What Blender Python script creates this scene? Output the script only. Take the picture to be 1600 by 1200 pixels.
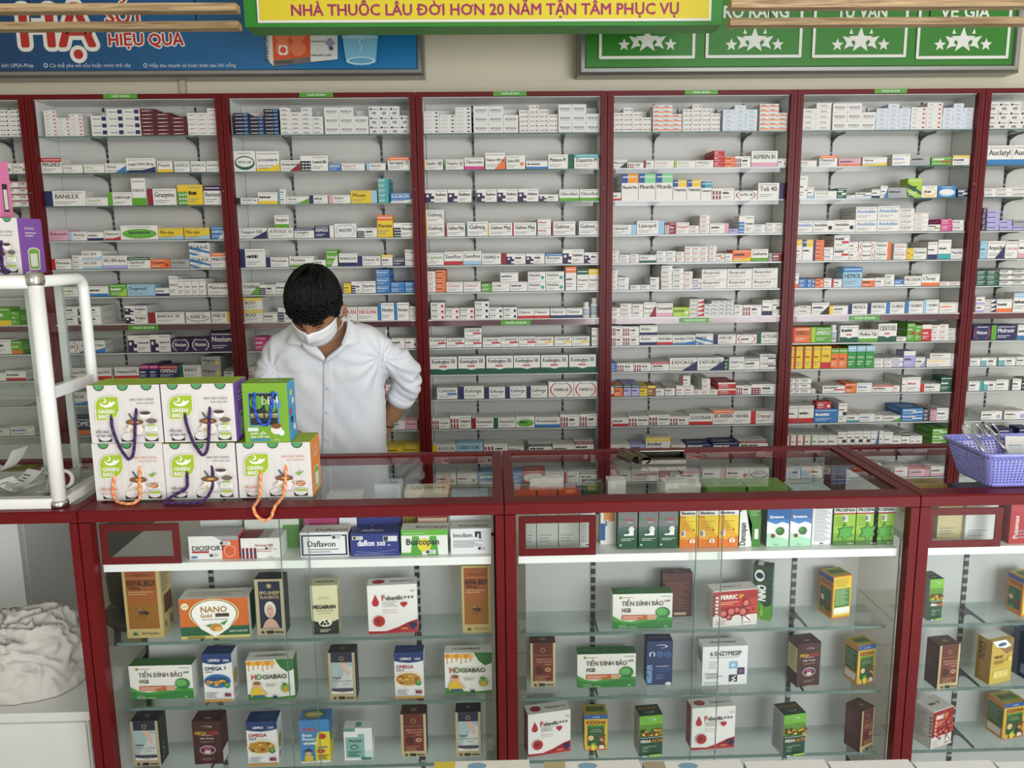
import bpy, math, random
import numpy as np
from mathutils import Vector, Matrix, noise
from mathutils.bvhtree import BVHTree
for _o in list(bpy.data.objects): bpy.data.objects.remove(_o)
R = math.radians
COL = bpy.context.scene.collection
rnd = random.Random(7)
# ------------------------------------------------------------------ camera
F_PX = 1266.163; CAM = (1.9017, 0.0, 1.6108); YAW, PITCH, ROLL = .0243, .1718, .0112
_cy, _sy = math.cos(YAW), math.sin(YAW)
vF = Vector((_sy*math.cos(PITCH), _cy*math.cos(PITCH), -math.sin(PITCH)))
_r = Vector((_cy, -_sy, 0)); _d = vF.cross(_r)
vR = _r*math.cos(ROLL)+_d*math.sin(ROLL); vD = -_r*math.sin(ROLL)+_d*math.cos(ROLL)
vC = Vector(CAM)
def at(px, py, Y=None, Z=None):
    """the place in the shop seen at a point of the photograph, on the plane y=Y or z=Z"""
    v = vF+vR*((px-800)/F_PX)+vD*((py-600)/F_PX)
    t = Y/v.y if Y is not None else (Z-CAM[2])/v.z
    return vC+v*t
def pj(p):
    p = Vector(p)-vC
    return 800+F_PX*p.dot(vR)/p.dot(vF), 600+F_PX*p.dot(vD)/p.dot(vF)
def mpp(p): return (Vector(p)-vC).dot(vF)/F_PX
cd = bpy.data.cameras.new('camera'); cam = bpy.data.objects.new('camera', cd); COL.objects.link(cam)
cd.sensor_width = 36; cd.lens = 36*F_PX/1600; cd.clip_start = .05; cd.clip_end = 60
m3 = Matrix((vR, -vD, -vF)).transposed()
cam.matrix_world = Matrix.Translation(vC) @ m3.to_4x4()
sc = bpy.context.scene; sc.camera = cam
# ------------------------------------------------------------------ light
sc.view_settings.view_transform = 'Standard'; sc.view_settings.look = 'None'
sc.view_settings.gamma = 1; sc.view_settings.use_curve_mapping = False
sc.view_settings.exposure = 0.2
w = bpy.data.worlds.new('daylight'); sc.world = w; w.use_nodes = True
bg = w.node_tree.nodes['Background']; bg.inputs[0].default_value = (.93, .96, 1.0, 1); bg.inputs[1].default_value = .36
def area(name, loc, target, sx, sy, power, col=(1, 1, 1)):
    l = bpy.data.lights.new(name, 'AREA'); l.shape = 'RECTANGLE'; l.size = sx; l.size_y = sy; l.energy = power; l.color = col
    o = bpy.data.objects.new(name, l); COL.objects.link(o); o.location = loc
    o.rotation_euler = (Vector(target)-Vector(loc)).to_track_quat('-Z', 'Y').to_euler(); return o
area('shopfront_daylight', (4.6, -2.6, 1.5), (2.6, 3.5, 1.2), 3.2, 2.3, 200, (.97, .985, 1))
area('shopfront_daylight', (0.4, -2.6, 1.5), (1.4, 3.5, 1.2), 2.6, 2.2, 27, (1, .93, .82))
sc.cycles.transparent_max_bounces = 32; sc.cycles.max_bounces = 8
sc.cycles.use_denoising = True
# ------------------------------------------------------------------ materials
def lin(h):
    h = h.lstrip('#'); h = ''.join(q*2 for q in h) if len(h) == 3 else h; r = []
    for i in (0, 2, 4):
        c = int(h[i:i+2], 16)/255; r.append(c/12.92 if c <= .04045 else ((c+.055)/1.055)**2.4)
    return (*r, 1)
_mats = {}
def M(hx, rough=.55, metal=0., name=None, bump=0., scale=60., coat=0.):
    key = (hx, rough, metal, bump, scale, coat)
    if key in _mats: return _mats[key]
    m = bpy.data.materials.new(name or 'printed_card_'+hx.strip('#')); m.use_nodes = True
    nt = m.node_tree; b = nt.nodes['Principled BSDF']
    b.inputs['Base Color'].default_value = lin(hx); b.inputs['Metallic'].default_value = metal
    b.inputs['Coat Weight'].default_value = coat
    if 'red' in (name or '') or 'hair' in (name or ''): b.inputs['Specular IOR Level'].default_value = .25
    tc = nt.nodes.new('ShaderNodeTexCoord'); n = nt.nodes.new('ShaderNodeTexNoise'); n.inputs['Scale'].default_value = scale; n.inputs['Detail'].default_value = 3
    nt.links.new(tc.outputs['Object'], n.inputs['Vector'])
    mr = nt.nodes.new('ShaderNodeMapRange'); mr.inputs[3].default_value = max(0, rough-.06); mr.inputs[4].default_value = min(1, rough+.06)
    nt.links.new(n.outputs[0], mr.inputs[0]); nt.links.new(mr.outputs[0], b.inputs['Roughness'])
    if bump:
        bp = nt.nodes.new('ShaderNodeBump'); bp.inputs['Strength'].default_value = bump; bp.inputs['Distance'].default_value = .004
        nt.links.new(n.outputs[0], bp.inputs['Height']); nt.links.new(bp.outputs[0], b.inputs['Normal'])
    _mats[key] = m; return m
def glass(name, tint, rough=.01, ior=1.45, base=0.0):
    m = bpy.data.materials.new(name); m.use_nodes = True; nt = m.node_tree; nt.nodes.clear()
    o = nt.nodes.new('ShaderNodeOutputMaterial'); mx = nt.nodes.new('ShaderNodeMixShader')
    t = nt.nodes.new('ShaderNodeBsdfTransparent'); t.inputs[0].default_value = tint
    g = nt.nodes.new('ShaderNodeBsdfGlossy'); g.inputs['Roughness'].default_value = rough
    f = nt.nodes.new('ShaderNodeFresnel'); f.inputs[0].default_value = ior
    ad = nt.nodes.new('ShaderNodeMath'); ad.operation = 'ADD'; ad.inputs[1].default_value = base; ad.use_clamp = True
    ge = nt.nodes.new('ShaderNodeNewGeometry'); iv = nt.nodes.new('ShaderNodeMath'); iv.operation = 'SUBTRACT'; iv.inputs[0].default_value = 1
    mu = nt.nodes.new('ShaderNodeMath'); mu.operation = 'MULTIPLY'; nt.links.new(ge.outputs['Backfacing'], iv.inputs[1])   # a thin pane: one reflecting skin
    nt.links.new(f.outputs[0], ad.inputs[0]); nt.links.new(ad.outputs[0], mu.inputs[0]); nt.links.new(iv.outputs[0], mu.inputs[1]); nt.links.new(mu.outputs[0], mx.inputs[0])
    nt.links.new(t.outputs[0], mx.inputs[1]); nt.links.new(g.outputs[0], mx.inputs[2]); nt.links.new(mx.outputs[0], o.inputs[0])
    return m
GLASS = glass('clear_glass', (.98, .99, .985, 1), ior=1.33)
GLASS_SHELF = glass('green_edged_shelf_glass', (.90, .94, .925, 1), base=.03)
GLASS_EDGE = M('#5d7570', .15, name='glass_edge')
PLASTIC = glass('clear_plastic_film', (.93, .93, .93, 1), .14, 1.45, .02)
RED = M('#640b11', .42, .0, 'red_powder_coated_aluminium')
REDD = M('#4a060a', .45, .0, 'dark_red_rail')
WHITE = M('#e9ebe8', .4, name='white_panel')
WHITEP = M('#f2f3f1', .22, .0, 'white_lacquered_metal', coat=.3)
WALLM = M('#cfc8b2', .5, name='beige_wall_paint', bump=.05, scale=30)
STEEL = M('#9c9c98', .35, .9, 'brushed_aluminium')
CHROME = M('#d8d8d8', .12, 1., 'polished_chrome')
DARK = M('#1c1d20', .45, name='dark_metal')
# ------------------------------------------------------------------ mesh builder
class MB:
    def __init__(s): s.v = []; s.f = []; s.m = []; s.mats = []; s.sm = []
    def mi(s, m):
        if m not in s.mats: s.mats.append(m)
        return s.mats.index(m)
    def face(s, pts, m, smooth=False):
        b = len(s.v); s.v.extend([tuple(p) for p in pts]); s.f.append(tuple(range(b, b+len(pts)))); s.m.append(s.mi(m)); s.sm.append(smooth)
    def mesh(s, vs, fs, m, smooth=False):
        b = len(s.v); s.v.extend([tuple(p) for p in vs]); k = s.mi(m)
        for f in fs: s.f.append(tuple(b+i for i in f)); s.m.append(k); s.sm.append(smooth)
    def box(s, x0, x1, y0, y1, z0, z1, m, top=None, side=None):
        vs = [(x0,y0,z0),(x1,y0,z0),(x1,y1,z0),(x0,y1,z0),(x0,y0,z1),(x1,y0,z1),(x1,y1,z1),(x0,y1,z1)]
        b = len(s.v); s.v.extend(vs)
        for f, mm in (((0,1,5,4),m),((1,2,6,5),side or m),((2,3,7,6),m),((3,0,4,7),side or m),((4,5,6,7),top or m),((3,2,1,0),m)):
            s.f.append(tuple(b+i for i in f)); s.m.append(s.mi(mm)); s.sm.append(False)
    def prism(s, pts, ax, a, b_, m):
        """polygon pts (2-D, in the two other axes, in order) pushed from a to b_ along axis ax"""
        def P(p, t): q = list(p); q.insert(ax, t); return q
        n = len(pts); A = [P(p, a) for p in pts]; B = [P(p, b_) for p in pts]
        s.mesh(A+B, [tuple(range(n))[::-1], tuple(range(n, 2*n))]+[(i, (i+1) % n, n+(i+1) % n, n+i) for i in range(n)], m)
    def tube(s, path, r, m, n=8, caps=True, smooth=True):
        path = [Vector(p) for p in path]; rs = r if isinstance(r, (list, tuple)) else [r]*len(path)
        vs = []; up = None
        for i, p in enumerate(path):
            d = (path[min(i+1, len(path)-1)]-path[max(i-1, 0)]).normalized()
            if up is None: up = Vector((0, 0, 1)) if abs(d.z) < .9 else Vector((1, 0, 0))
            a = d.cross(up).normalized(); up = a.cross(d).normalized()
            for k in range(n):
                t = 2*math.pi*k/n; vs.append(p+(a*math.cos(t)+up*math.sin(t))*rs[i])
        fs = [(i*n+k, i*n+(k+1) % n, (i+1)*n+(k+1) % n, (i+1)*n+k) for i in range(len(path)-1) for k in range(n)]
        if caps: fs += [tuple(range(n))[::-1], tuple(range((len(path)-1)*n, len(path)*n))]
        s.mesh(vs, fs, m, smooth)
    def lathe(s, prof, c, m, n=16, smooth=True):
        c = Vector(c); vs = [c+Vector((r_*math.cos(2*math.pi*k/n), r_*math.sin(2*math.pi*k/n), z)) for r_, z in prof for k in range(n)]
        fs = [(i*n+k, i*n+(k+1) % n, (i+1)*n+(k+1) % n, (i+1)*n+k) for i in range(len(prof)-1) for k in range(n)]
        fs += [tuple(range(n))[::-1], tuple(range((len(prof)-1)*n, len(prof)*n))]
        s.mesh(vs, fs, m, smooth)
    def build(s, name, parent=None, loc=None, rz=0):
        me = bpy.data.meshes.new(name); me.from_pydata(s.v, [], s.f)
        for m in s.mats: me.materials.append(m)
        me.polygons.foreach_set('material_index', s.m); me.polygons.foreach_set('use_smooth', s.sm); me.update()
        o = bpy.data.objects.new(name, me); COL.objects.link(o); o.parent = parent
        if loc is not None: o.location = loc
        o.rotation_euler.z = rz
        return o
def tag(o, label=None, cat=None, group=None, kind=None):
    for k, v in (('label', label), ('category', cat), ('group', group), ('kind', kind)):
        if v: o[k] = v
    return o
def empty(name, loc, label=None, cat=None, group=None, rz=0):
    o = bpy.data.objects.new(name, None); COL.objects.link(o); o.location = loc; o.rotation_euler.z = rz; o.empty_display_size = .05
    return tag(o, label, cat, group)
def copy_tree(o, parent=None):
    c = o.copy(); COL.objects.link(c); c.parent = parent
    for ch in list(o.children): copy_tree(ch, c)
    return c
def part(name, x0, x1, y0, y1, z0, z1, m, parent=None, **k):
    b = MB(); b.box(x0, x1, y0, y1, z0, z1, m, **k); return b.build(name, parent)
# ------------------------------------------------------------------ lettering
GL = {}
CHARS = sorted(set("ùọộòóỏõỗờÙÒÓỎÚÙũụủỨỪỚỞABCDEFGHIJKLMNOPQRSTUVWXYZabcdefghijklmnopqrstuvwxyz0123456789.-+,&'/®ĐẠỐỆẢÀÔÂỜƠĂẬỤÕƯẤỀÁởáểữặướcâyấàấếạÊƠÌỀẢÌếnàhạtnướcyếnchotrẻemđôủửệị%:&!ĂĨŨúấắốồộởỡìíòóẩẳảãạăầẫậẹẻẽêếềểễệỉịọỏôổỗơớờợụủứừựỳỵỷỹđ"))
def load_glyphs():
    objs = []
    def mk(body, off):
        c = bpy.data.curves.new('g', 'FONT'); c.body = body; c.resolution_u = 2; c.offset = off; c.size = 1
        o = bpy.data.objects.new('g', c); COL.objects.link(o); objs.append(o); return o
    todo = []
    for bold, off in ((0, 0.), (1, 0.)):
        ref = mk('||', off)
        for ch in CHARS: todo.append((bold, ch, mk(ch, off), mk('|'+ch+'|', off), ref))
        todo.append((bold, ' ', None, mk('| |', off), ref))
    dg = bpy.context.evaluated_depsgraph_get()
    def md(o):
        e = o.evaluated_get(dg); me = e.to_mesh()
        vs = [(v.co.x, v.co.y) for v in me.vertices]; fs = [tuple(p.vertices) for p in me.polygons]; e.to_mesh_clear(); return vs, fs
    wid = {}
    def width(o):
        if o.name not in wid:
            v = md(o)[0]; wid[o.name] = max(p[0] for p in v)-min(p[0] for p in v)
        return wid[o.name]
    for bold, ch, a, b, ref in todo:
        vs, fs = md(a) if a else ([], [])
        GL[bold, ch] = (vs, fs, width(b)-width(ref))
    def horned(bold, ch, base):
        vs, fs, adv = GL[bold, base]; b_ = GL[bold, {'Ơ': 'O', 'Ờ': 'O', 'Ớ': 'O', 'Ở': 'O', 'ơ': 'o', 'ờ': 'o', 'ớ': 'o', 'ở': 'o', 'ợ': 'o'}.get(ch, 'U' if ch.isupper() else 'u')]
        xs = max(p[0] for p in b_[0]); top = max(p[1] for p in b_[0]); low = 'o' in b_[1:] or False; rnd_ = ch in 'ƠỜỚỞơờớởợ'
        y = top-(.13 if rnd_ else .0); x = xs-(.05 if rnd_ else -.002); k = len(vs)
        q = [(x, y-.09), (x+.09, y-.02), (x+.13, y+.07), (x+.06, y+.07), (x+.05, y+.02), (x, y-.02)]
        GL[bold, ch] = (vs+q, fs+[tuple(range(k, k+6))], adv+.05)
    for bold in (0, 1):
        for ch, base in (('Đ', 'D'), ('đ', 'd')):
            vs, fs, adv = GL[bold, base]; x0 = min(p[0] for p in vs); x1 = max(p[0] for p in vs); k = len(vs)
            if ch == 'Đ': q = [(x0-.07, .33), (x0-.001, .33), (x0-.001, .41), (x0-.07, .41), (x0+.135, .33), (x0+.27, .33), (x0+.27, .41), (x0+.135, .41)]
            else: q = [(x1-.24, .6), (x1-.125, .6), (x1-.125, .67), (x1-.24, .67), (x1+.001, .6), (x1+.06, .6), (x1+.06, .67), (x1+.001, .67)]
            GL[bold, ch] = (vs+q, fs+[(k, k+1, k+2, k+3), (k+4, k+5, k+6, k+7)], adv+.02)
        for ch, base in zip('ƠỜỚỞơờớởợƯỨỪƯưứừữựử', 'OÒÓỎoòóỏọUÚÙUuúùũụủ'): horned(bold, ch, base)
    for o in objs:
        c = o.data; bpy.data.objects.remove(o); bpy.data.curves.remove(c)
load_glyphs()
CAP = .73
class Face:
    """a printed face of a box: origin lower left, U right, V up, N outward; u,v in fractions"""
    def __init__(s, mb, o, U, V, wd, ht):
        s.mb = mb; s.o = Vector(o); s.U = Vector(U).normalized(); s.V = Vector(V).normalized(); s.N = s.U.cross(s.V); s.w = wd; s.h = ht; s.l = 0; s.e = .00025
    def P(s, u, v): return s.o+s.U*(u*s.w)+s.V*(v*s.h)+s.N*(s.e*s.l)
    def rect(s, u0, v0, u1, v1, c): s.l += 1; s.mb.face([s.P(u0,v0),s.P(u1,v0),s.P(u1,v1),s.P(u0,v1)], c if not isinstance(c, str) else M(c))
    def poly(s, pts, c):
        s.l += 1; a = sum(pts[i][0]*pts[(i+1) % len(pts)][1]-pts[(i+1) % len(pts)][0]*pts[i][1] for i in range(len(pts)))
        if a < 0: pts = pts[::-1]
        s.mb.face([s.P(u, v) for u, v in pts], M(c) if isinstance(c, str) else c)
    def ell(s, cu, cv, ru, c, rv=None, n=20, a0=0, a1=360):
        rv = ru*s.w/s.h if rv is None else rv
        s.poly([(cu+ru*math.cos(R(a0+(a1-a0)*k/n)), cv+rv*math.sin(R(a0+(a1-a0)*k/n))) for k in range(n+(a1-a0 < 360))], c)
    def text(s, t, u, v, hgt, c, bold=1, anchor='l', maxw=None, vert=False, sx=1., lift=0.):
        """hgt: cap height as a fraction of the face height"""
        s.l += 1; k = hgt*s.h/CAP; kx = k*sx; W = sum(GL.get((min(bold, 1), ch), GL[0, 'n'])[2] for ch in t)
        span = s.h if vert else s.w
        if maxw and W*kx > maxw*span: kx = maxw*span/W; k = min(k, kx/(.5 if bold == 2 else .66))
        c = M(c) if isinstance(c, str) else c
        if bold >= 2:
            rr = .028 if bold == 2 else .1
            nq = 16 if rr > .05 else 8
            for q in range(nq): s.l -= 1; s.text(t, u+rr*k*math.cos(R(360/nq*q))/s.w, v+rr*k*math.sin(R(360/nq*q))/s.h, hgt, c, 0, anchor, maxw, vert, sx, -(q+1)*1.2e-5)
        elif bold == 1 and hgt*s.h > .0055:
            for q in (-1, 1): s.l -= 1; s.text(t, u+(0 if vert else q*.02*k/s.w), v+(q*.02*k/s.h if vert else 0), hgt, c, 0, anchor, maxw, vert, sx, -(q+2)*2e-5)
        bold = min(bold, 1)
        off = {'l': 0, 'c': -W*kx/2, 'r': -W*kx}[anchor]; o = s.P(u, v)+s.N*lift
        A, B = (s.V, -s.U) if vert else (s.U, s.V)
        for ch in t:
            vs, fs, adv = GL.get((bold, ch), GL[bold, 'n'])
            if vs: s.mb.mesh([o+A*(off+x*kx)+B*(y*k) for x, y in vs], fs, c)
            off += adv*kx
    def bars(s, u, v, hgt, wd_, c, seed=0):
        """print too small to read: a broken bar of word-like blocks"""
        s.l += 1; m = M(c) if isinstance(c, str) else c; x = u; k = seed
        while x < u+wd_-.02:
            L = (.09, .05, .13, .07, .1)[k % 5]; e = min(x+L, u+wd_); hh = hgt*(1, .8, .9, .75, 1)[(k*3) % 5]; k += 1
            s.mb.face([s.P(x, v), s.P(e, v), s.P(e, v+hh), s.P(x, v+hh)], m); x = e+.018
    def lines(s, u0, v0, u1, v1, n, c='#77787a', frac=.35):
        s.l += 1; m = M(c) if isinstance(c, str) else c
        for i in range(n):
            a = v1-(v1-v0)*(i+.5)/n; hh = (v1-v0)/n*frac/2; e = u1-(u1-u0)*((i*37) % 10)/26
            s.mb.face([s.P(u0,a-hh), s.P(e,a-hh), s.P(e,a+hh), s.P(u0,a+hh)], m)
def carton(w_, d_, h_, c, top=None, side=None):
    """closed carton with its front at y=0; returns builder and its front, top, left and right faces"""
    mb = MB(); m = M(c); mb.box(-w_/2, w_/2, 0, d_, 0, h_, m, M(top) if top else None, M(side) if side else None)
    fr = Face(mb, (-w_/2, 0, 0), (1,0,0), (0,0,1), w_, h_); tp = Face(mb, (-w_/2, 0, h_), (1,0,0), (0,1,0), w_, d_)
    lf = Face(mb, (-w_/2, d_, 0), (0,-1,0), (0,0,1), d_, h_); rt = Face(mb, (w_/2, 0, 0), (0,1,0), (0,0,1), d_, h_)
    return mb, fr, tp, lf, rt
ORD = 'first second third fourth fifth sixth seventh eighth ninth tenth eleventh twelfth thirteenth fourteenth fifteenth sixteenth seventeenth eighteenth nineteenth twentieth'.split()

# ------------------------------------------------------------------ the room
YB = 3.5217; WC = .8; ZT = 2.2327; DB = .2; ST = .026
def struct(name, *a, **k): return tag(part(name, *a, **k), kind='structure')
def tile_mat():
    m = bpy.data.materials.new('polished_floor_tiles'); m.use_nodes = True; nt = m.node_tree; b = nt.nodes['Principled BSDF']
    tc = nt.nodes.new('ShaderNodeTexCoord'); br = nt.nodes.new('ShaderNodeTexBrick'); br.offset = 0
    br.inputs['Scale'].default_value = 1; br.inputs['Brick Width'].default_value = .6; br.inputs['Row Height'].default_value = .6; br.inputs['Mortar Size'].default_value = .003
    br.inputs['Color1'].default_value = lin('#d2cfc6'); br.inputs['Color2'].default_value = lin('#cbc8bf'); br.inputs['Mortar'].default_value = lin('#8a877f')
    nt.links.new(tc.outputs['Object'], br.inputs['Vector']); nt.links.new(br.outputs[0], b.inputs['Base Color']); b.inputs['Roughness'].default_value = .15
    return m
struct('floor', -2.2, 7, -3.5, 3.8, -.05, 0, tile_mat())
struct('ceiling', -2.2, 7, -3.5, 3.8, 3.1, 3.15, M('#d9d8d2', .7, name='ceiling_paint'))
struct('wall_back', -2.2, 7, YB+DB+.012, YB+DB+.12, 0, 3.1, WALLM)
struct('wall_left', -2.3, -2.2, -3.5, 3.8, 0, 3.1, WALLM)
struct('wall_right', 7, 7.1, -1.0, 3.8, 0, 3.1, WALLM)
tr = at(286, 130, Y=YB+DB); struct('trim_1', tr.x-.012, tr.x+.012, YB+DB-.012, YB+DB+.013, 2.2, 3.1, M('#b9b3a2', .5, name='wall_joint_strip'))
# ------------------------------------------------------------------ tall wall cabinets
SH = [2.07, 1.921, 1.786, 1.643, 1.522, 1.405, 1.286, 1.161, 1.044, .931, .796, .672, .535]
SY = YB+.022          # front edge of the glass shelves
def rail_mat():
    m = bpy.data.materials.new('slotted_steel_strip'); m.use_nodes = True; nt = m.node_tree; b = nt.nodes['Principled BSDF']
    tc = nt.nodes.new('ShaderNodeTexCoord'); wv = nt.nodes.new('ShaderNodeTexWave'); wv.bands_direction = 'Z'; wv.inputs['Scale'].default_value = 13
    cr = nt.nodes.new('ShaderNodeValToRGB'); cr.color_ramp.interpolation = 'CONSTANT'; cr.color_ramp.elements[0].color = (.02, .02, .025, 1); cr.color_ramp.elements[1].color = (.3, .3, .3, 1); cr.color_ramp.elements[1].position = .72
    nt.links.new(tc.outputs['Object'], wv.inputs['Vector']); nt.links.new(wv.outputs[0], cr.inputs[0]); nt.links.new(cr.outputs[0], b.inputs['Base Color']); b.inputs['Roughness'].default_value = .4
    return m
RAILM = rail_mat()
def arm(parent, x, y_back, y_front, z, hgt=.055, th=.004, name='shelf_bracket', m=None):
    L = y_back-y_front; b = MB()
    pts = [(y_back, z), (y_front, z), (y_front, z-.004), (y_back-L*.45, z-.007), (y_back-L*.2, z-.016), (y_back-L*.07, z-hgt*.5), (y_back-.004, z-hgt), (y_back, z-hgt)]
    b.prism(pts, 0, x-th/2, x+th/2, m or M('#5b5c60', .4, .6, 'grey_steel_bracket')); return b.build(name, parent)
def strip_sign(parent, xc, y, z0, z1, wd=.138):
    b = MB(); g = M('#4c9a2a', .4); b.box(xc-wd/2, xc+wd/2, y-.002, y, z0, z1, g)
    f = Face(b, (xc-wd/2, y-.002, z0), (1,0,0), (0,0,1), wd, z1-z0); f.text('THUỐC KÊ ĐƠN', .5, .3, .42, '#f4f4f0', 1, 'c')
    o = b.build('green_name_strip', parent); o['label'] = 'green strip with white lettering'; return o
EDGE_D = M('#26302e', .2, name='dark_shelf_edge')
def make_cabinet():
    root = empty('wall_cabinet', (0, YB, 0)); P = lambda n, *a, **k: part(n, *a, root, **k)
    P('back_panel', ST, WC-ST, DB-.01, DB, .3, ZT-.02, M('#cac9c4', .45, name='pale_grey_panel'))
    P('side_panel', .004, ST-.002, .03, DB, .3, ZT-.02, WHITE); P('side_panel', WC-ST+.002, WC-.004, .03, DB, .3, ZT-.02, WHITE)
    P('roof_panel', .004, WC-.004, .02, DB, ZT-.02, ZT-.003, WHITE)
    for x in (.0015, WC-ST-.0005): 
        b = MB(); b.box(x, x+ST-.001, 0, .03, .3, ZT-.018, RED); b.box(x+ST*.42, x+ST*.5, -.0012, 0, .3, ZT-.02, REDD); b.build('frame_post', root)
    P('top_rail', .0015, WC-.0015, 0, .03, ZT-.018, ZT, RED)
    P('middle_rail', ST, WC-ST, .012, .03, SH[6]-.028, SH[6]-.004, M('#6b3a40', .3, .1, 'maroon_rail', coat=.4))
    P('shelf_board', ST, WC-ST, .012, DB-.01, SH[6]-.004, SH[6], WHITE)
    b = MB(); b.box(ST+.02, WC-ST-.02, .010, .012, SH[6]-.03, SH[6]-.001, PLASTIC); b.build('clear_tape', root)
    b = MB(); b.box(0.0015, WC-.0015, .0, DB, .0, .3, M('#d6d3cb', .3, name='cream_laminate')); b.box(0, WC, -.004, 0, .3, .315, REDD); b.build('base_cupboard', root)
    b = MB(); b.box(ST, WC-ST, .03, DB, .3, .31, WHITE); b.build('bottom_board', root)
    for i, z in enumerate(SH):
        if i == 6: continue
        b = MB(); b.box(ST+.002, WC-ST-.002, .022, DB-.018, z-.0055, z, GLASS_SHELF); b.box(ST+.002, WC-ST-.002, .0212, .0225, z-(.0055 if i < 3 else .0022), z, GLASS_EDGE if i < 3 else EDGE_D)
        if i > 2: b.box(ST+.002, WC-ST-.002, .0215, .0225, z-.0072, z-.0022, M('#c3cbc9', .25, name='painted_lit_shelf_edge'))  # pale band: light caught by the glass edge, painted in as colour
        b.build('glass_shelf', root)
        if i in (1, 2):
            b = MB(); b.box(ST+.012, WC-ST-.03, .0185, .0205, z-.022, z+.001, PLASTIC); b.build('price_strip', root)
        for x in (.232, .785*WC): arm(root, x, DB-.013, .05, z-.0056, .05 if i < 3 else .04)
    for x in (.232, .785*WC):
        b = MB(); b.box(x-.0045, x+.0045, DB-.013, DB-.0095, .32, ZT-.025, RAILM); b.build('mounting_strip', root)
    b = MB(); b.lathe([(.004, 0), (.004, .002)], (0,0,0), STEEL, 10); o = b.build('lock', root); o.location = (WC-.016, 0, 1.84); o.rotation_euler.x = R(90)
    strip_sign(root, WC*.49, 0, ZT-.0175, ZT-.0005)
    return root
proto = make_cabinet()
CABS = []
cab_txt = ['red framed wall cabinet at the far end behind the white display case', 'red framed wall cabinet with maroon boxes in the middle of its top shelf',
 'red framed wall cabinet directly behind the man in the white shirt', 'red framed wall cabinet with six identical green and white boxes on one shelf',
 'red framed wall cabinet with stacks of turquoise boxes above its middle rail', 'red framed wall cabinet with orange and green flu boxes below its middle rail', 'red framed wall cabinet standing behind the purple basket']
for i in range(7):
    o = proto if i == 0 else copy_tree(proto)
    o.location.x = (i-1)*WC; tag(o, cab_txt[i], 'cabinet', 'red framed wall cabinets'); CABS.append(o)
for i, px in ((1, 222), (3, 806), (4, 1086), (5, 1352)):
    p = at(px, 500, Y=YB); strip_sign(CABS[i], p.x-(i-1)*WC, .0095, SH[6]-.027, SH[6]-.006, .13)
# ------------------------------------------------------------------ medicine boxes on the wall shelves
CC = dict(j='#2f8f3a', w='#e6e4df', W='#e3dcc4', g='#5da32b', G='#12583f', b='#2f78b8', B='#232a5c', r='#c0272d', R='#8a1c2c', o='#e8743a', y='#e8c62e', p='#dba3b4', P='#33204f', t='#3aa3a6',
          k='#26272b', s='#a5a7a8', l='#a6c93a', c='#9cc4dc', m='#cf3f86', n='#8a5a2c', v='#a9a3d6')
CN = dict(j='bright green', w='white', W='cream', g='green', G='dark green', b='blue', B='navy', r='red', R='dark red', o='orange', y='yellow', p='pink', P='purple', t='teal', k='black', s='grey', l='lime green', c='pale blue', m='magenta', n='brown', v='lavender')
PN = {'e': 'with {} edge line', 'T': 'with {} half band', 'l': 'with {} side band', 'r': 'with {} end', 'b': 'with {} bottom band', 't': 'with {} top band', 'd': 'with {} corner', 'c': 'with {} blocks', 'q': 'with {} square', 'o': 'with {} oval', 's': 'with {} bars',
      'w': 'with {} wave', 'x': 'with {} dot', 'h': 'with {} stripe', 'v': 'with {} base', 'a': 'with {} arc', 'f': 'with {} slashes', '-': 'with {} print'}
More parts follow.
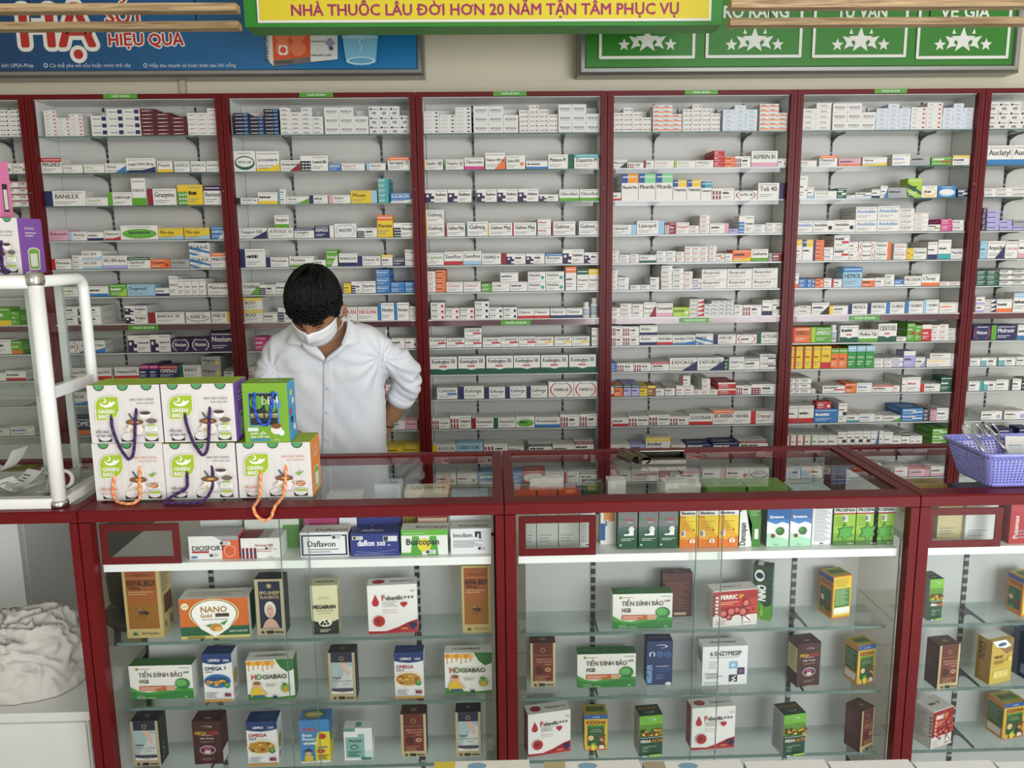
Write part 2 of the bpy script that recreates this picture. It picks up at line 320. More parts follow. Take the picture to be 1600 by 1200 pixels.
def design(fr, base, pat, acc, text, asp):
    wd_key = asp*3.1
    a = CC[acc]; tc = '#26282c' if base in 'wWyclpsvo' else '#eceae4'
    if pat == 'l': fr.rect(0, 0, .2, 1, a); tu = .25
    elif pat == 'c':
        tu = .46
        fr.rect(0, 0, .4, .72, a); fr.rect(.05, .42, .16, .6, CC['w']); fr.rect(.24, .08, .4, .26, CC['w']); fr.rect(.28, .5, .4, .72, CC['w'])
    elif pat == 'q':
        tu = .45; fr.rect(0, 0, .38, .66, a)
        for i in range(3):
            for j in range(3): fr.poly([(.03+.12*i, .1+.2*j), (.09+.12*i, .17+.2*j), (.15+.12*i-.0, .1+.2*j), (.09+.12*i, .04+.2*j)], '#c9ccd4')
    elif pat == 's':
        tu = .48
        for i in range(3): fr.rect(.03+.14*i, .02, .11+.14*i, .78, a); fr.ell(.07+.14*i, .4, .03, '#dfe3ea')
    elif pat == 'e': tu = .1; fr.rect(0, 0, .045, 1, a); fr.ell(.86, .42, .07, '#55606a'); fr.ell(.86, .42, .05, CC['w'])
    else: tu = .06
    if pat == 'r': fr.rect(.78, 0, 1, 1, a)
    if pat == 'b': fr.rect(0, 0, 1, .28, a)
    if pat == 'T': fr.rect(0, .66, .36, 1, '#1f4f9c'); fr.rect(.36, .66, 1, 1, {'l': '#86cf98', 'o': '#e59a2e'}.get(acc, a)); fr.rect(.04, .3, .96, .305, '#c0c0be')
    if pat == 't': fr.rect(0, .74, 1, 1, a)
    if pat == 'd': fr.poly([(.45, 0), (1, 0), (1, .75)], a)
    if pat == 'o': fr.ell(.5, .42, .46, a, .34); fr.ell(.5, .46, .4, CC['w'] if acc != 'g' else '#6cb545', .24)
    if pat == 'w': fr.poly([(0, 0), (1, 0), (1, .42), (.8, .3), (.6, .2), (.4, .17), (.2, .2), (0, .12)], a)
    if pat == 'x': fr.ell(.83, .38, .1, a); 
    if pat == 'h': fr.rect(.5, .36, .97, .54, a)
    if pat == 'v': fr.poly([(0, 0), (1, 0), (1, .3), (.7, .3), (.5, .22), (.3, .3), (0, .3)], a); fr.rect(.34, .4, .62, .48, CC['r'])
    if pat == 'a':
        for s0 in (1, -1): fr.poly([(.5+s0*(.44-.2*((j-5)/5)**2+wd), .05+.09*j) for wd, js in ((0, range(11)), (-.05, range(10, -1, -1))) for j in js], a)
    if pat == 'f': fr.poly([(0, .75), (1, .3), (1, .12), (0, .5)], a); fr.poly([(0, .3), (.55, 0), (.2, 0), (0, .12)], a)
    tw = .94-tu-(.24 if pat in 'rx' else 0); tv = .5
    if pat in 'tT': tv = .44
    if pat in 'hv': tv = .62
    if pat in 'oa': tu = .2; tw = .6; tv = .4
    th = min(.3, .22*asp+.02)
    if text != '~':
        fr.text(text.replace('_', ' '), tu, tv, th, tc if pat != '-' or base not in 'w' else {'k': '#26282c'}.get(acc, CC[acc]), 1, 'l', tw)
    else: fr.bars(tu, tv, th*.62, tw*.66, tc if (pat != '-' or base != 'w') else CC[acc], int(wd_key*7919) % 5)
    if pat not in 'boavT': fr.lines(tu, .12, tu+tw*.75, .34, 2, '#8c8d8f' if base in 'wWcyps' else '#d8d8d8')
    fr.lines(tu, .82, min(.95, tu+tw), .94, 1, '#9a9b9c' if base in 'wWcyps' and pat not in 'tT' else '#e0e0e0')
_dc = {}
def med_box(wd, hg, dp, base, pat, acc, text):
    key = (round(wd, 3), round(hg, 3), round(dp, 3), base, pat, acc, text)
    asp = wd/hg
    if key not in _dc:
        mb, fr, tp, lf, rt = carton(key[0], key[2], key[1], CC[base]); design(fr, base, pat, acc, text, asp)
        dk = base in 'wWs'
        lf.lines(.1, .3, .9, .7, 2, '#9b9c9e' if dk else '#e4e4e4', .25); rt.lines(.1, .3, .9, .7, 2, '#9b9c9e' if dk else '#e4e4e4', .25); tp.lines(.1, .2, .9, .6, 2, '#9b9c9e' if dk else '#e4e4e4', .25)
        o = mb.build('tmp'); _dc[key] = o.data; bpy.data.objects.remove(o)
    return _dc[key]
def bottle(name, x, y, z, r_, h_, label, group=None, band='#b9c4cc'):
    t = empty(name, (x, y, z), label, 'bottle', group)
    b = MB(); b.lathe([(r_*.92, 0), (r_, .004), (r_, h_*.62), (r_*.94, h_*.68), (r_*.6, h_*.73), (r_*.6, h_*.76)], (0,0,0), M('#e9e9e6', .3), 20); b.build('bottle_body', t)
    b = MB(); b.lathe([(r_*1.01, h_*.12), (r_*1.012, h_*.58)], (0,0,0), M(band, .5), 20)
    b.build('paper_label', t)
    b = MB(); b.lathe([(r_*.74, h_*.74), (r_*.78, h_*.76), (r_*.78, h_*.97), (r_*.7, h_)], (0,0,0), M('#dcdcd8', .4), 20); b.build('screw_cap', t)
    return t
cnt = {}
def put_med(mesh, name, x, y, z, label, group, rz=0):
    o = bpy.data.objects.new(name, mesh); COL.objects.link(o); o.location = (x, y, z); o.rotation_euler.z = rz
    cnt[name] = cnt.get(name, 0)+1
    return tag(o, label, 'box', group)
def look(base, pat, acc): return CN[base]+' box '+PN[pat].format(CN[acc])
CABN = ['first', 'second', 'third', 'fourth', 'fifth', 'sixth', 'seventh']
SHN = ['top']+ORD[1:]
ROWS = """
0 0 1|-30 78 62 w x g O.P.Can;82 165 62 w x g O.P.Can
0 0 2|20 130 38 w t R ~ *4;133 188 38 w t R ~ *4
0 0 6|-60 75 110 g b y ~;76 125 85 g x G ~
0 0 7|-60 75 90 w - k ~;76 145 80 g b o ~
0 0 8|-60 38 50 w - k ~;40 165 60 w b r ~
0 0 10|-60 65 50 w - k ~;70 220 60 w - b ~
0 1 1|250 392 92 w t r MAGNESI;398 518 50 w - k Ursus;528 655 52 w - g Ursus;660 790 58 w d b Idotax;793 975 86 w w B Losapin_STADA_200_mg;985 1080 68 w b y Pracet;1092 1188 66 w - G SADAPLUX;1195 1288 66 w - G SADAPLUX;1292 1385 66 w - G SADAPLUX
0 1 2|275 540 92 w l B BANILEX;543 676 52 w - g Spamerin;678 828 82 w l g DUSPATALIN;830 920 165 w b g STEROGYL;925 1105 100 w l R Grazyme;1115 1272 122 y q g ~;1278 1390 115 w t P Banitase
0 1 3|295 433 65 p - R Mebeverin;435 545 55 w l c Bisotop;548 650 50 w b B ~;655 755 58 w w r Mebeverin;758 992 88 w o g Spasmaverine;995 1148 70 y w c No-spa;1155 1312 70 y w c No-spa;1322 1415 75 b d w DOBUTANE
0 1 4|325 448 65 w l r Phezonsmax;455 518 28 w - k ~ *3;520 642 55 w w c NO-SPA *2;645 798 80 w b v NO-SPA_forte;800 943 68 w t G Gaviscol;945 1065 55 o x r Crepana;1068 1188 55 s - k sucralate;1190 1318 75 w f b TORAVE *2;1322 1425 92 w t o MEBEVITA
0 1 5|345 520 60 w - g ~;530 680 64 w b b ~;690 795 72 g d l ~;798 972 72 c - B Dogmatil;975 1060 48 w b B ~;1062 1117 120 w - k Maloxid;1118 1158 100 w - k ~;1160 1203 100 w - k ~;1205 1248 100 w - k ~;1250 1290 100 w - k ~;1300 1440 72 w - k Maldoxan
0 1 6|345 490 55 w c P ~ *2;492 635 55 w c P ~ *2;785 925 55 w c P Vertigoso *2;930 1155 68 w l R BAROLE_20;1165 1318 66 w o s RABE_20;1325 1450 66 w r y RABE_20
0 1 7|380 500 75 w a r ALZOLE;502 660 76 w w b Esomeprazol_STADA;805 943 105 w c P Stadmex_40;945 1070 108 w c P Stadmex_40;1072 1192 82 P a w Nexium;1196 1318 82 P a w Nexium;1320 1462 118 P - w Nexium
0 1 8|390 555 72 w b r Omeprazol_DHG;558 700 72 w b r Omeprazol_DHG;720 872 72 w b r Omeprazol_DHG;875 935 82 B t m ~;937 995 82 B t m ~;998 1118 80 B t r OMERAZ;1120 1262 78 w l G BINO;1265 1385 66 s x y Megraz *2;1400 1475 48 w t k ~
0 1 9|420 575 80 w w b STADA
0 1 10|435 600 108 B b o STOMEX
340 2 1|95 242 125 w o G HEPTAL_1200;245 390 122 w w y ULCOGEN_800_MG;395 518 66 w d R Acetazolamid;520 693 92 w q k Levetral_500;695 772 42 b - w DIAMICRON;775 920 45 w - r Pegaset_75;930 1050 45 w l c Betacam;1065 1205 80 w t o Seroquel_25
340 2 2|112 252 40 w l k OLEALINE_5_mg;255 378 72 w b y ~;382 430 45 w l t ~ *2;432 572 46 w d g Harnol;578 690 52 w l B ~;695 832 52 w l p Risdon;835 998 78 y r c Mosan;1005 1072 29 t - G ~ *5;1080 1228 60 b w w KALBEZIN
340 2 3|135 312 64 w d B Tanganil_500;318 475 64 w - k ATROLEX_10;362 452 75 w b g Hangitor @65;480 605 62 w t B Levagim;608 730 75 B r w KEMOEX;732 870 84 w a c NOOTRY;872 998 58 w q k ~;1000 1098 136 y t o Piracetam;1100 1230 86 w q k Piracetam
340 2 4|140 303 112 w l B ~;305 445 60 w l B Piracetam;450 603 64 w w g Moritius;605 678 40 w - k ~;680 752 100 g d w Davinfort;760 875 78 w b B NORAGLOCK;878 1020 60 w l B Donecin_20;1025 1095 66 w t y ~;1096 1170 48 P - w Lespron;1172 1245 48 w - k POULINE *2
340 2 5|150 263 74 w d g TEVAPRIA;265 365 60 w q k ~;368 450 70 w - k ~;790 836 62 y - k ~;838 906 74 w q B ~;908 990 74 w - k Risperidon;993 1080 48 b - w Betaserc *3;1082 1170 32 b - w Betaserc *2;1172 1250 32 b - w Betaserc *2
340 2 6|162 286 74 w t y BOO *2;288 378 58 w - k ~;380 480 88 w q B ~;760 875 85 w - r NEULAN;878 1002 84 w - r NEULAN;1005 1105 108 w l b Noobys;1107 1198 108 w l b Noobys;1200 1252 42 w - k ~ *2
340 2 7|235 310 84 m - p ~;1090 1170 64 w - k ~;1172 1262 62 w x r ~
340 2 8|195 230 60 w b p ~
340 2 9|1042 1100 95 w l r ~
340 2 10|1060 1172 56 w - k ~;1172 1250 56 p - r Zanedi;1252 1275 56 k - y ~
340 2 11|1040 1162 66 y - k Amoxi;1165 1285 66 y - k Amoxi
640 3 1|92 210 62 w e y Staplex_100;222 340 62 w e g Staplex_10;345 465 72 w b m Glucovan;475 598 100 w d o Negitose_1000_mg;605 722 82 w x o Siofor_850;728 863 50 w b b ~;866 1024 86 w r G Melanov-M;1028 1185 88 w t t Diaserm-M
640 3 2|90 238 78 w c P Stadmex;240 388 78 w c P Stadmex;420 545 78 w c P Stadmex;550 675 78 w c P Stadmex;680 806 78 w c P Stadmex;808 930 42 w c P ~;935 1060 72 w b g Glucofast;1063 1190 72 w b g Glucofast
640 3 3|95 218 82 w e y Galvus *2;230 348 82 w e r Galvus_Met;360 490 88 w e c Galvus;492 642 80 w e y Galvus_Met;645 792 80 w e r Galvus_Met;800 884 49 w - r ~ *2;892 1036 84 w e r Galvus;1052 1192 84 w e B Galvus
640 3 4|105 215 75 w - g Lipitum;218 333 80 w b r SaviAte;335 450 82 w b c SaviAte;452 605 68 w r R DIAPRID_4;607 725 64 w c P ~;727 845 64 w c P ~;848 956 62 w t b Atocare;958 1090 86 w c P Stadmex;1092 1190 66 w c P ~
640 3 5|110 165 32 w - o ~ *4;166 228 33 o - w ~ *4;230 335 62 w - r Concor;338 446 62 w - r Concor;448 514 25 g - w ~ *2;516 628 58 w - B Lodin;568 680 58 w - B ~ @58;630 738 58 w - B ~;740 850 59 w x t Nebilet *2;853 967 59 w x t Nebilet *2;975 1042 148 w t o ~;1046 1117 132 w t G Verospiron;1118 1190 132 w t y Verospiron
640 3 6|133 222 35 w x r ~ *3;225 312 34 w x r ~ *2;316 404 34 w x r ~ *2;408 498 35 w x B ~ *3;500 584 34 w x B ~ *2;586 672 34 w x B ~ *2;676 775 60 w b r Diamor;776 876 60 w b r Diamor;880 978 60 w b B Diamor;980 1080 60 w b B Diamor;BOT 1084 1130 95;BOT 1134 1186 120
640 3 7|120 228 62 w h r Coversyl;232 342 60 w h r Coversyl;344 452 60 w h r Coversyl *2;458 568 60 w h r Coversyl;570 680 62 w h r Coversyl;682 790 62 w h r Coversyl;792 900 60 w h y Coversyl;905 1013 60 w h y Coversyl;1015 1125 60 w h y Coversyl;1127 1188 112 w l k ~
640 3 8|130 298 108 w v G Komboglyze_XR;305 472 108 w v G Komboglyze_XR;480 648 108 w v G Komboglyze_XR;652 816 108 w v G Komboglyze_XR;822 990 108 w v G Komboglyze_XR;998 1164 108 w v G Komboglyze_XR
640 3 9|172 300 70 w h b Coveram;310 465 78 w l B Exforge;472 597 72 w l B Exforge;602 730 74 w l B Exforge;732 862 74 w l B Exforge;868 1024 98 w a r TORMEG-20;1026 1175 98 w a r TORMEG-10
640 3 10|135 252 66 w s R Atorvastatin;254 385 80 w s R Clopistad;388 525 64 w l R Rosuvastatin;527 663 64 w l G Rosuvastatin;665 782 68 w o g ~;785 940 62 w b b Rosuvastatin;942 1060 76 w s R ~;1062 1176 78 w s R ~
640 3 11|140 290 68 w l y ROSTOR;292 460 76 c b w CRESTOR;465 615 66 w s R ~;618 715 48 w s R ~;745 890 65 w t k ~;895 1030 55 w - k ~;1032 1152 76 w t R ~
640 3 12|165 290 65 w x g ~;300 422 65 w x g ~;428 620 80 b w w ~;640 705 75 b - w ~;708 848 85 r o w ~;850 965 70 w - r ~;968 1060 70 w l r ~;1062 1180 70 w t k ~
920 4 1|148 238 52 w d k Nimotop;240 342 34 w s R ~;345 408 45 w l R ~;410 532 45 w - r Concerta;535 550 42 l - k ~;550 668 42 w - g Ricemex;670 778 44 w - k TIVOGG-5;780 847 33 r - w Savi *3;848 911 32 o - r ~ *2;912 1010 66 w s R ~;1014 1178 96 w b p ASPIRIN_81;1180 1242 50 w x R ~
920 4 2|140 200 50 w b r ~;204 308 162 w T o Micardis_Plus;310 415 162 w T l Micardis;417 523 162 w T l Micardis;525 610 122 w T y Twynsta;612 698 122 w T y Twynsta;700 768 110 w T t Telmisartan;770 908 68 w s R ~;910 1052 54 w a R OLPEL_40;1056 1228 98 w r P Teli_40
920 4 3|138 298 60 w r c Lisinopril;300 472 82 w r c Lisinopril;474 544 70 R s w ~;545 627 70 w - r Enalapril;628 690 24 w - r ~ *2;692 754 28 w - r ~ *4;755 874 62 w r p ~;875 935 28 v - r ~;936 1030 105 w q b Amlodipin;1032 1104 26 w - b ~ *2;1106 1165 30 w - k Cardio *2;1166 1222 30 w - k Cardio *2
920 4 4|138 188 24 w - r ~ *3;190 256 24 w - b ~ *2;258 314 26 w - r ~ *2;316 422 46 w b G Lifezar;424 483 34 w - b ~ *2;485 543 34 w - b ~ *2;546 596 31 w - r ~ *2;598 648 32 w - r ~ *3;649 697 32 w - r ~ *3;698 745 32 w - r ~ *3;747 796 32 w - r ~ *3;797 848 50 w h o ~;850 897 50 w - b ~;898 1011 70 o w y ~;1012 1120 74 w b g Candesartan;1122 1145 50 s - k ~;1146 1210 50 R - w ~
920 4 5|133 180 30 w - r ~ *4;182 250 38 w - b ~ *2;258 322 28 w - B ~;324 382 28 w - B ~;384 440 37 w - B ~ *2;452 520 30 w - k ~ *5;522 592 31 w - k ~ *4;594 647 35 w - r ~ *3;648 702 32 w b v ~ *2;704 862 60 w - k Bisoprolol *2;864 1018 60 w - k Bisoprolol *2;1020 1178 61 w - k Bisoprolol *2
920 4 6|133 197 28 w - k ~ *2;198 270 27 w - k ~ *3;272 340 40 w - k ~ *2;342 418 90 w d R Dorotor_40;420 524 82 w b p Furosemid;526 628 56 l x w Savi_Acetin;630 718 26 w d r ~ *4;720 765 24 w h t ~ *3;766 811 23 w h t ~ *4;812 858 23 w h t ~ *4;860 905 23 w h t ~ *4;908 958 33 w - k ~ *2;960 1078 64 w s R ~;1082 1145 92 w b B ~;1146 1198 96 w h k ~
920 4 7|130 210 60 w s R ~ *2;212 314 58 w s R ~ *2;316 427 60 w b B Amlor *2;428 523 60 w b r Amlodipin;525 665 58 w w b Amlodipine_STADA;668 776 64 w f b NAVI;778 918 58 w l B AMLOR;922 1048 56 w a r ~;1050 1185 68 w l G ACTELSAR
920 4 8|130 172 17 b - w ~ *3;174 280 50 w s R ~;282 388 50 w s R ~;390 503 56 w t r ~;505 675 78 w d B EXFORGE;678 842 78 w d B EXFORGE;845 874 70 G - w ~;876 970 78 w - B ZOAMCO-A;972 1066 72 w t s ~;1068 1168 46 w h k Cardilopin *2
920 4 9|122 156 62 w b r ~;158 212 72 o t G ~;216 265 72 v t G ~;267 317 72 v t G ~;318 366 66 y t n ~;367 416 66 n t y ~;418 470 44 w - k ~;475 538 64 w t k ~;545 599 62 w - r ~;576 632 62 w l R ~ @62;600 655 62 w - r ~;656 705 34 w - r ~;706 759 34 w - r ~ *3;760 806 34 w - r ~;807 916 37 r t w Losartan *2;918 1015 56 w s R ~;1016 1168 62 w q R ~
920 4 10|122 147 52 w h R ~;148 246 52 w b r ~;248 372 58 w s R Irbesartan;374 505 64 w s R Irbesartan;506 625 52 w s R ~;627 772 68 w b r DOSTENAR;774 904 92 w t o BICANISIN;905 1040 82 w r r VASTAREL;1042 1162 78 w - R Dapagi
920 4 11|120 258 50 w q o ~;260 352 50 v w B ~;355 508 92 w t y Imdur;515 605 42 w - k ~;606 765 46 B h w ~;768 935 52 B - w ~;938 1118 60 w t R ~
920 4 12|125 185 80 p s R ~;187 268 70 w - b ~;270 435 75 w - r Clopidogrel_STADA;438 500 55 p - R ~;505 570 50 w - k ~;575 690 60 w t r ~;712 850 70 w r p ~;858 1000 72 w x r ~;1003 1125 70 w o k DISICOR
1200 5 1|180 303 36 w - k Fluorine;320 432 66 w t o Patamol;440 580 46 p b o ~;590 742 54 w w y Harmi;775 888 70 w - v ~;890 1012 66 s - R ~;1018 1145 50 g h r ~;1152 1260 60 w t y ~
1200 5 2|192 244 138 w x n ~;245 285 70 w b c ~;288 428 48 w - g VOCFOR;430 489 62 G h w ~;490 544 20 w - b ~;545 645 34 w h b ~;646 698 54 w b B ~;700 745 74 w d b ~;748 866 62 s - B ~;868 956 118 l f G ~;957 1055 72 w o y ~;1060 1172 70 b o c ~;1182 1270 50 B h w ~
1200 5 3|170 277 72 w - b Amoksiklav;279 409 72 w x k Amoksiklav;410 543 74 w x k Amoksiklav;545 678 76 w - b Amoksiklav *2;680 814 77 w - b Amoksiklav *2;815 910 34 w - k CELADXIN *4;912 999 27 w - r Cezimex *4;1000 1075 40 w h g ~;1076 1148 36 m - w Cedixi *2;1152 1224 33 w - k ~ *2
1200 5 4|165 210 128 w t y ~;212 278 128 w T y ~;280 347 24 o l B ~ *5;348 406 40 w - b ~ *2;408 503 75 w h r ~ *2;504 560 56 w x y ~ *2;562 662 55 w a r Voltaren_50 *2;664 765 54 w r o Voltaren *2;783 862 49 w - r Diclofen *2;864 904 70 y x r ~;905 988 70 w - k Duoxium;995 1055 106 w b B ~;1058 1139 118 w b t ~;1140 1235 62 w - B Magrilan
1200 5 5|160 191 90 w b o ~;192 243 26 b - w ~ *2;244 292 26 b x w ~ *2;293 346 26 o x w ~ *2;347 395 55 w - r ~;396 460 50 w l r ~;464 585 124 c t b HEMOL;586 664 52 o t w ~;666 726 56 w - k ~;728 788 37 w - k ~ *2;790 848 42 b b w ~;850 956 62 w - k MELODIUM;958 1070 74 w b o Choay;1072 1138 26 w - r ~;1140 1205 26 w - r ~
1200 5 6|145 188 24 w h p ~ *2;190 268 27 w h p ~ *2;272 380 72 w d k ~;382 498 52 w l y ~;500 618 64 w l B MEDROL;620 735 66 w l B MEDROL;738 850 70 w l b CELEBREX;855 968 74 w l b CELEBREX;970 1064 82 w l c CELEBREX;1068 1196 64 w - o ~
1200 5 7|110 265 96 o l r AMEFLU;267 393 96 g l l AMEFLU;BOT 395 442 108;448 561 104 w v G ~;562 684 76 w b g Medlon-Tab;686 800 112 w v G CIDETUSS;802 864 28 w - k ~;866 914 112 g h r ~;915 957 100 g h r ~;958 1019 102 r t w ~;1020 1069 32 w - r ~ *3;1070 1122 33 w - r ~ *3;1124 1186 25 w - k ~ *3
1200 5 8|110 160 138 y l r TMD;162 214 138 y l r ~;217 269 138 y l r ~;271 325 138 y l r ~;328 389 138 y b r TMD;390 439 124 o t g ~;440 492 124 o t g ~;494 548 140 j t c Com;550 604 140 j t c Com;606 661 140 j t c Com;662 718 28 w - k KETVIN *2;722 773 28 w - k KETVIN *2;774 843 29 w b v ~ *2;844 917 100 v t w ~;918 980 60 w d v ~;990 1139 52 w - y EXEMESTIN;1008 1138 30 w - k ~ @53;1140 1172 80 w - R ~
1200 5 9|128 168 32 w t s ~ *3;169 203 32 w t s ~ *3;204 268 32 w t s ~ *3;270 296 28 w - k ~;340 479 46 w h r ~;480 551 58 o - n ~;552 648 60 w - b ~;650 779 46 w t r ~;780 822 40 w - r ~;824 865 88 w l k ~;866 949 92 w - r ~;950 1074 48 w l r ~;1075 1155 92 G - w ~
1200 5 10|118 185 108 w b r ~;187 283 108 w b r ~;286 432 86 b - w ~;298 388 44 r x w ~ @86;436 490 120 w h k ~;492 568 46 w b t ~;570 665 50 w - b ~;666 715 40 w - k ~;718 828 36 w d g ~;832 968 38 b h w ~ *2;970 1009 24 k - w ~ *3;1010 1048 22 p - B ~ *3;1050 1128 78 w - k ~;1130 1155 50 R - w ~
1200 5 11|104 130 88 w l r ~;132 173 90 w l r ~;175 216 90 w l r ~;218 262 90 w l r ~;264 310 90 w l g ~;312 370 86 w b b ~;372 430 86 w b b ~;432 488 106 w h k ~;490 538 108 w h k ~;540 588 108 w h k ~;590 636 108 w h k ~;638 680 108 w d b ~;682 718 108 w l B ~;720 775 100 w - b ~;776 830 76 w - k ~;832 882 98 w t k ~;884 921 74 w b t ~;922 960 74 w b t ~;1020 1125 38 g h w ~ *3
1200 5 12|110 200 70 w q c ~;205 340 72 w q c ~;350 440 75 w x k ~;445 570 95 w - b ~;575 700 90 w - b ~;790 870 60 w - r ~;880 1010 45 p - w ~;1015 1100 60 w b p ~
1200 6 1|1365 1520 116 w b b Auclatyl;1522 1680 116 w b b Auclatyl
1200 6 2|1350 1425 26 w - k ~ *2;1427 1520 28 w - k ~ *2;1522 1640 28 w - k ~ *2
1200 6 3|1335 1362 34 P - w ~ *4;1364 1442 30 v - w ~ *4;1445 1525 30 v - w ~ *2;1528 1640 28 v - w ~;1528 1640 34 s - k ~ @30
1200 6 4|1320 1366 108 c - w ~;1368 1475 106 w d B Ampicilin;1478 1556 104 w - r CEFALEXIN;1558 1640 112 w b p ~
1200 6 5|1300 1362 30 G - w COXIST *3;1364 1442 30 G - w COXIST *3;1444 1525 32 w t k ~ *3;1526 1620 32 w t k ~ *3
1200 6 6|1293 1350 48 w b v ~ *2;1352 1422 26 w d B ~ *3;1425 1522 78 w b o ~;1528 1640 118 w t c ~
1200 6 7|1278 1390 92 B a r Molravir;1392 1545 92 B l g Molravir;1555 1640 92 w b b ~
1200 6 8|1260 1326 50 w - b ~;1328 1425 52 w q t ~;1438 1545 52 w q t ~;1550 1640 54 w r t ~
1200 6 9|1250 1340 60 w r t ~;1345 1420 60 w q t ~;1422 1500 68 w - k ~;1510 1580 70 w l k ~;1582 1650 72 k - w ~
1200 6 10|1330 1460 54 w x v ~;1475 1610 54 w x v ~
1200 6 11|1435 1520 108 B x y ~;1560 1640 112 B - c ~
"""
def row_boxes():
    for ln in ROWS.strip().splitlines():
        hd, dat = ln.split('|'); ox, cab, si = hd.split(); ox = int(ox); cab = int(cab); si = int(si)
        z = SH[si]; yy = SY+.004; k = 0
        X0 = (cab-1)*WC+ST+.001; X1 = cab*WC-ST-.001; last = {}
        for e in dat.split(';'):
            t = e.split(); n = 1; up = 0
            if t[-1].startswith('*'): n = int(t[-1][1:]); t = t[:-1]
            if t[-1].startswith('@'): up = float(t[-1][1:]); t = t[:-1]
            bot = t[0] == 'BOT'
            if bot: t = t[1:]
            a, b_, h = float(t[0])/4+ox, float(t[1])/4+ox, float(t[2])/4
            py = pj(((cab-.5)*WC, yy, z))[1]-(( (a+b_)/2)-pj(((cab-.5)*WC, yy, z))[0])*.012
            xa, xb = at(a, py, Y=yy).x, at(b_, py, Y=yy).x; s = mpp(((xa+xb)/2, yy, z))
            xa = max(xa, X0); xb = min(xb, X1)
            if xb-xa < .006: continue
            wd = xb-xa-.0008; hg = h*s*1.0; xc = (xa+xb)/2; k += 1
            if bot:
                bottle('pill_bottle', xc, yy+wd/2+.01, z, wd/2, hg, f'white screw capped pill bottle, {ORD[k-1]} along the {SHN[si]} shelf, {CABN[cab]} red cabinet across', 'pill bottles on the wall shelves'); continue
            hmax = (SH[si-1]-.008-z if si else .15)
            if up == 0: hg = min(hg, (hmax-.0015*n)/n)
            base, pat, acc, text = t[3], t[4], t[5], t[6] if len(t) > 6 else '~'
            asp = wd/hg; dp = .15 if (n > 1 or asp < .7) else (.1 if hg < .05 else .075)
            dp = min(dp, .15)
            if up: dp = .05
            nm = 'stacked_medicine_box' if n > 1 else 'slim_medicine_box' if asp > 2.1 else ('upright_medicine_box' if asp < 1 else 'medicine_box')
            me = med_box(wd, hg, dp, base, pat, acc, text)
            zz = z+(up/4*s if up else 0)+.0004
            if up and last: zz = max(last.get('top', zz)+.0004, z) if up > 0 else zz
            for i in range(n):
                lab = look(base, pat, acc)
                pos = '' if n == 1 else ('bottom ' if i == 0 else ('top ' if i == n-1 else ORD[i]+' lowest '))
                lab = (f'{lab}, {ORD[k-1]} along {SHN[si]} shelf, {CABN[cab]} red cabinet' if n == 1 else f'{pos}{lab}, {ORD[k-1]} pile, {SHN[si]} shelf, {CABN[cab]} red cabinet')
                jx = (rnd.random()-.5)*.0012 if n > 1 else 0
                put_med(me, nm, xc+jx, yy+(rnd.random()*.004 if i else 0), zz+i*(round(hg, 3)+.0006), lab, f'medicine boxes in the {CABN[cab]} red cabinet')
            last = {'top': zz+n*(round(hg, 3)+.0006)}
row_boxes()
# top shelves: blocks of stacked boxes.  ox cab | x0 x1 rows,per,column rowheight base kind accent text
BLK = """
0 0|-140 137 6,6,6,6 27 w m k ~
0 1|285 525 7,5,6 22.5 w m r Calosti;575 885 3,4,4 41 w n B Clamentin;886 1175 7,6,5 23 M i w ~;1178 1385 5,5,6 27 w i n ~
340 2|105 388 6,5,7 22 D n b ~;395 662 6,5,6,4 27 w u k ~;672 945 3,3,2 54 w c P INCNGUX;950 1213 3,3,3,2 55 w z k Kamox
640 3|82 388 6,5,7 22.5 w m k Paracetamol;400 680 3,3,2 54 w c P INCNGUX;685 925 5,6,5,4 27.5 w m n ~;930 1200 3,3,2 56 w c P INCNGUX
940 4|75 310 4,5,4,3 29 w m n ~;320 500 6,6,4 26.5 w o o ~;505 740 5,6,5,4 27 w m n ~;755 970 5,6,5 26 c c r Choay;985 1160 6,6,4 27 w o o ~
1200 5|180 390 4,5 33 w c k Acemuc;400 670 3,3,2 54 w c P INCNGUX;672 885 5,6,5 26 c c r Choay;888 1083 5,6 27 w m r Calosti;1085 1290 5,6,5 26 c c r Choay
1200 6|1360 1640 3,3,3,2 54 w z k Kamox
"""
BC = {'w': '#dfdedb', 'M': '#571527', 'D': '#191634', 'c': '#cfd9e2'}; BN = {'w': 'white', 'M': 'maroon', 'D': 'dark navy', 'c': 'pale blue'}
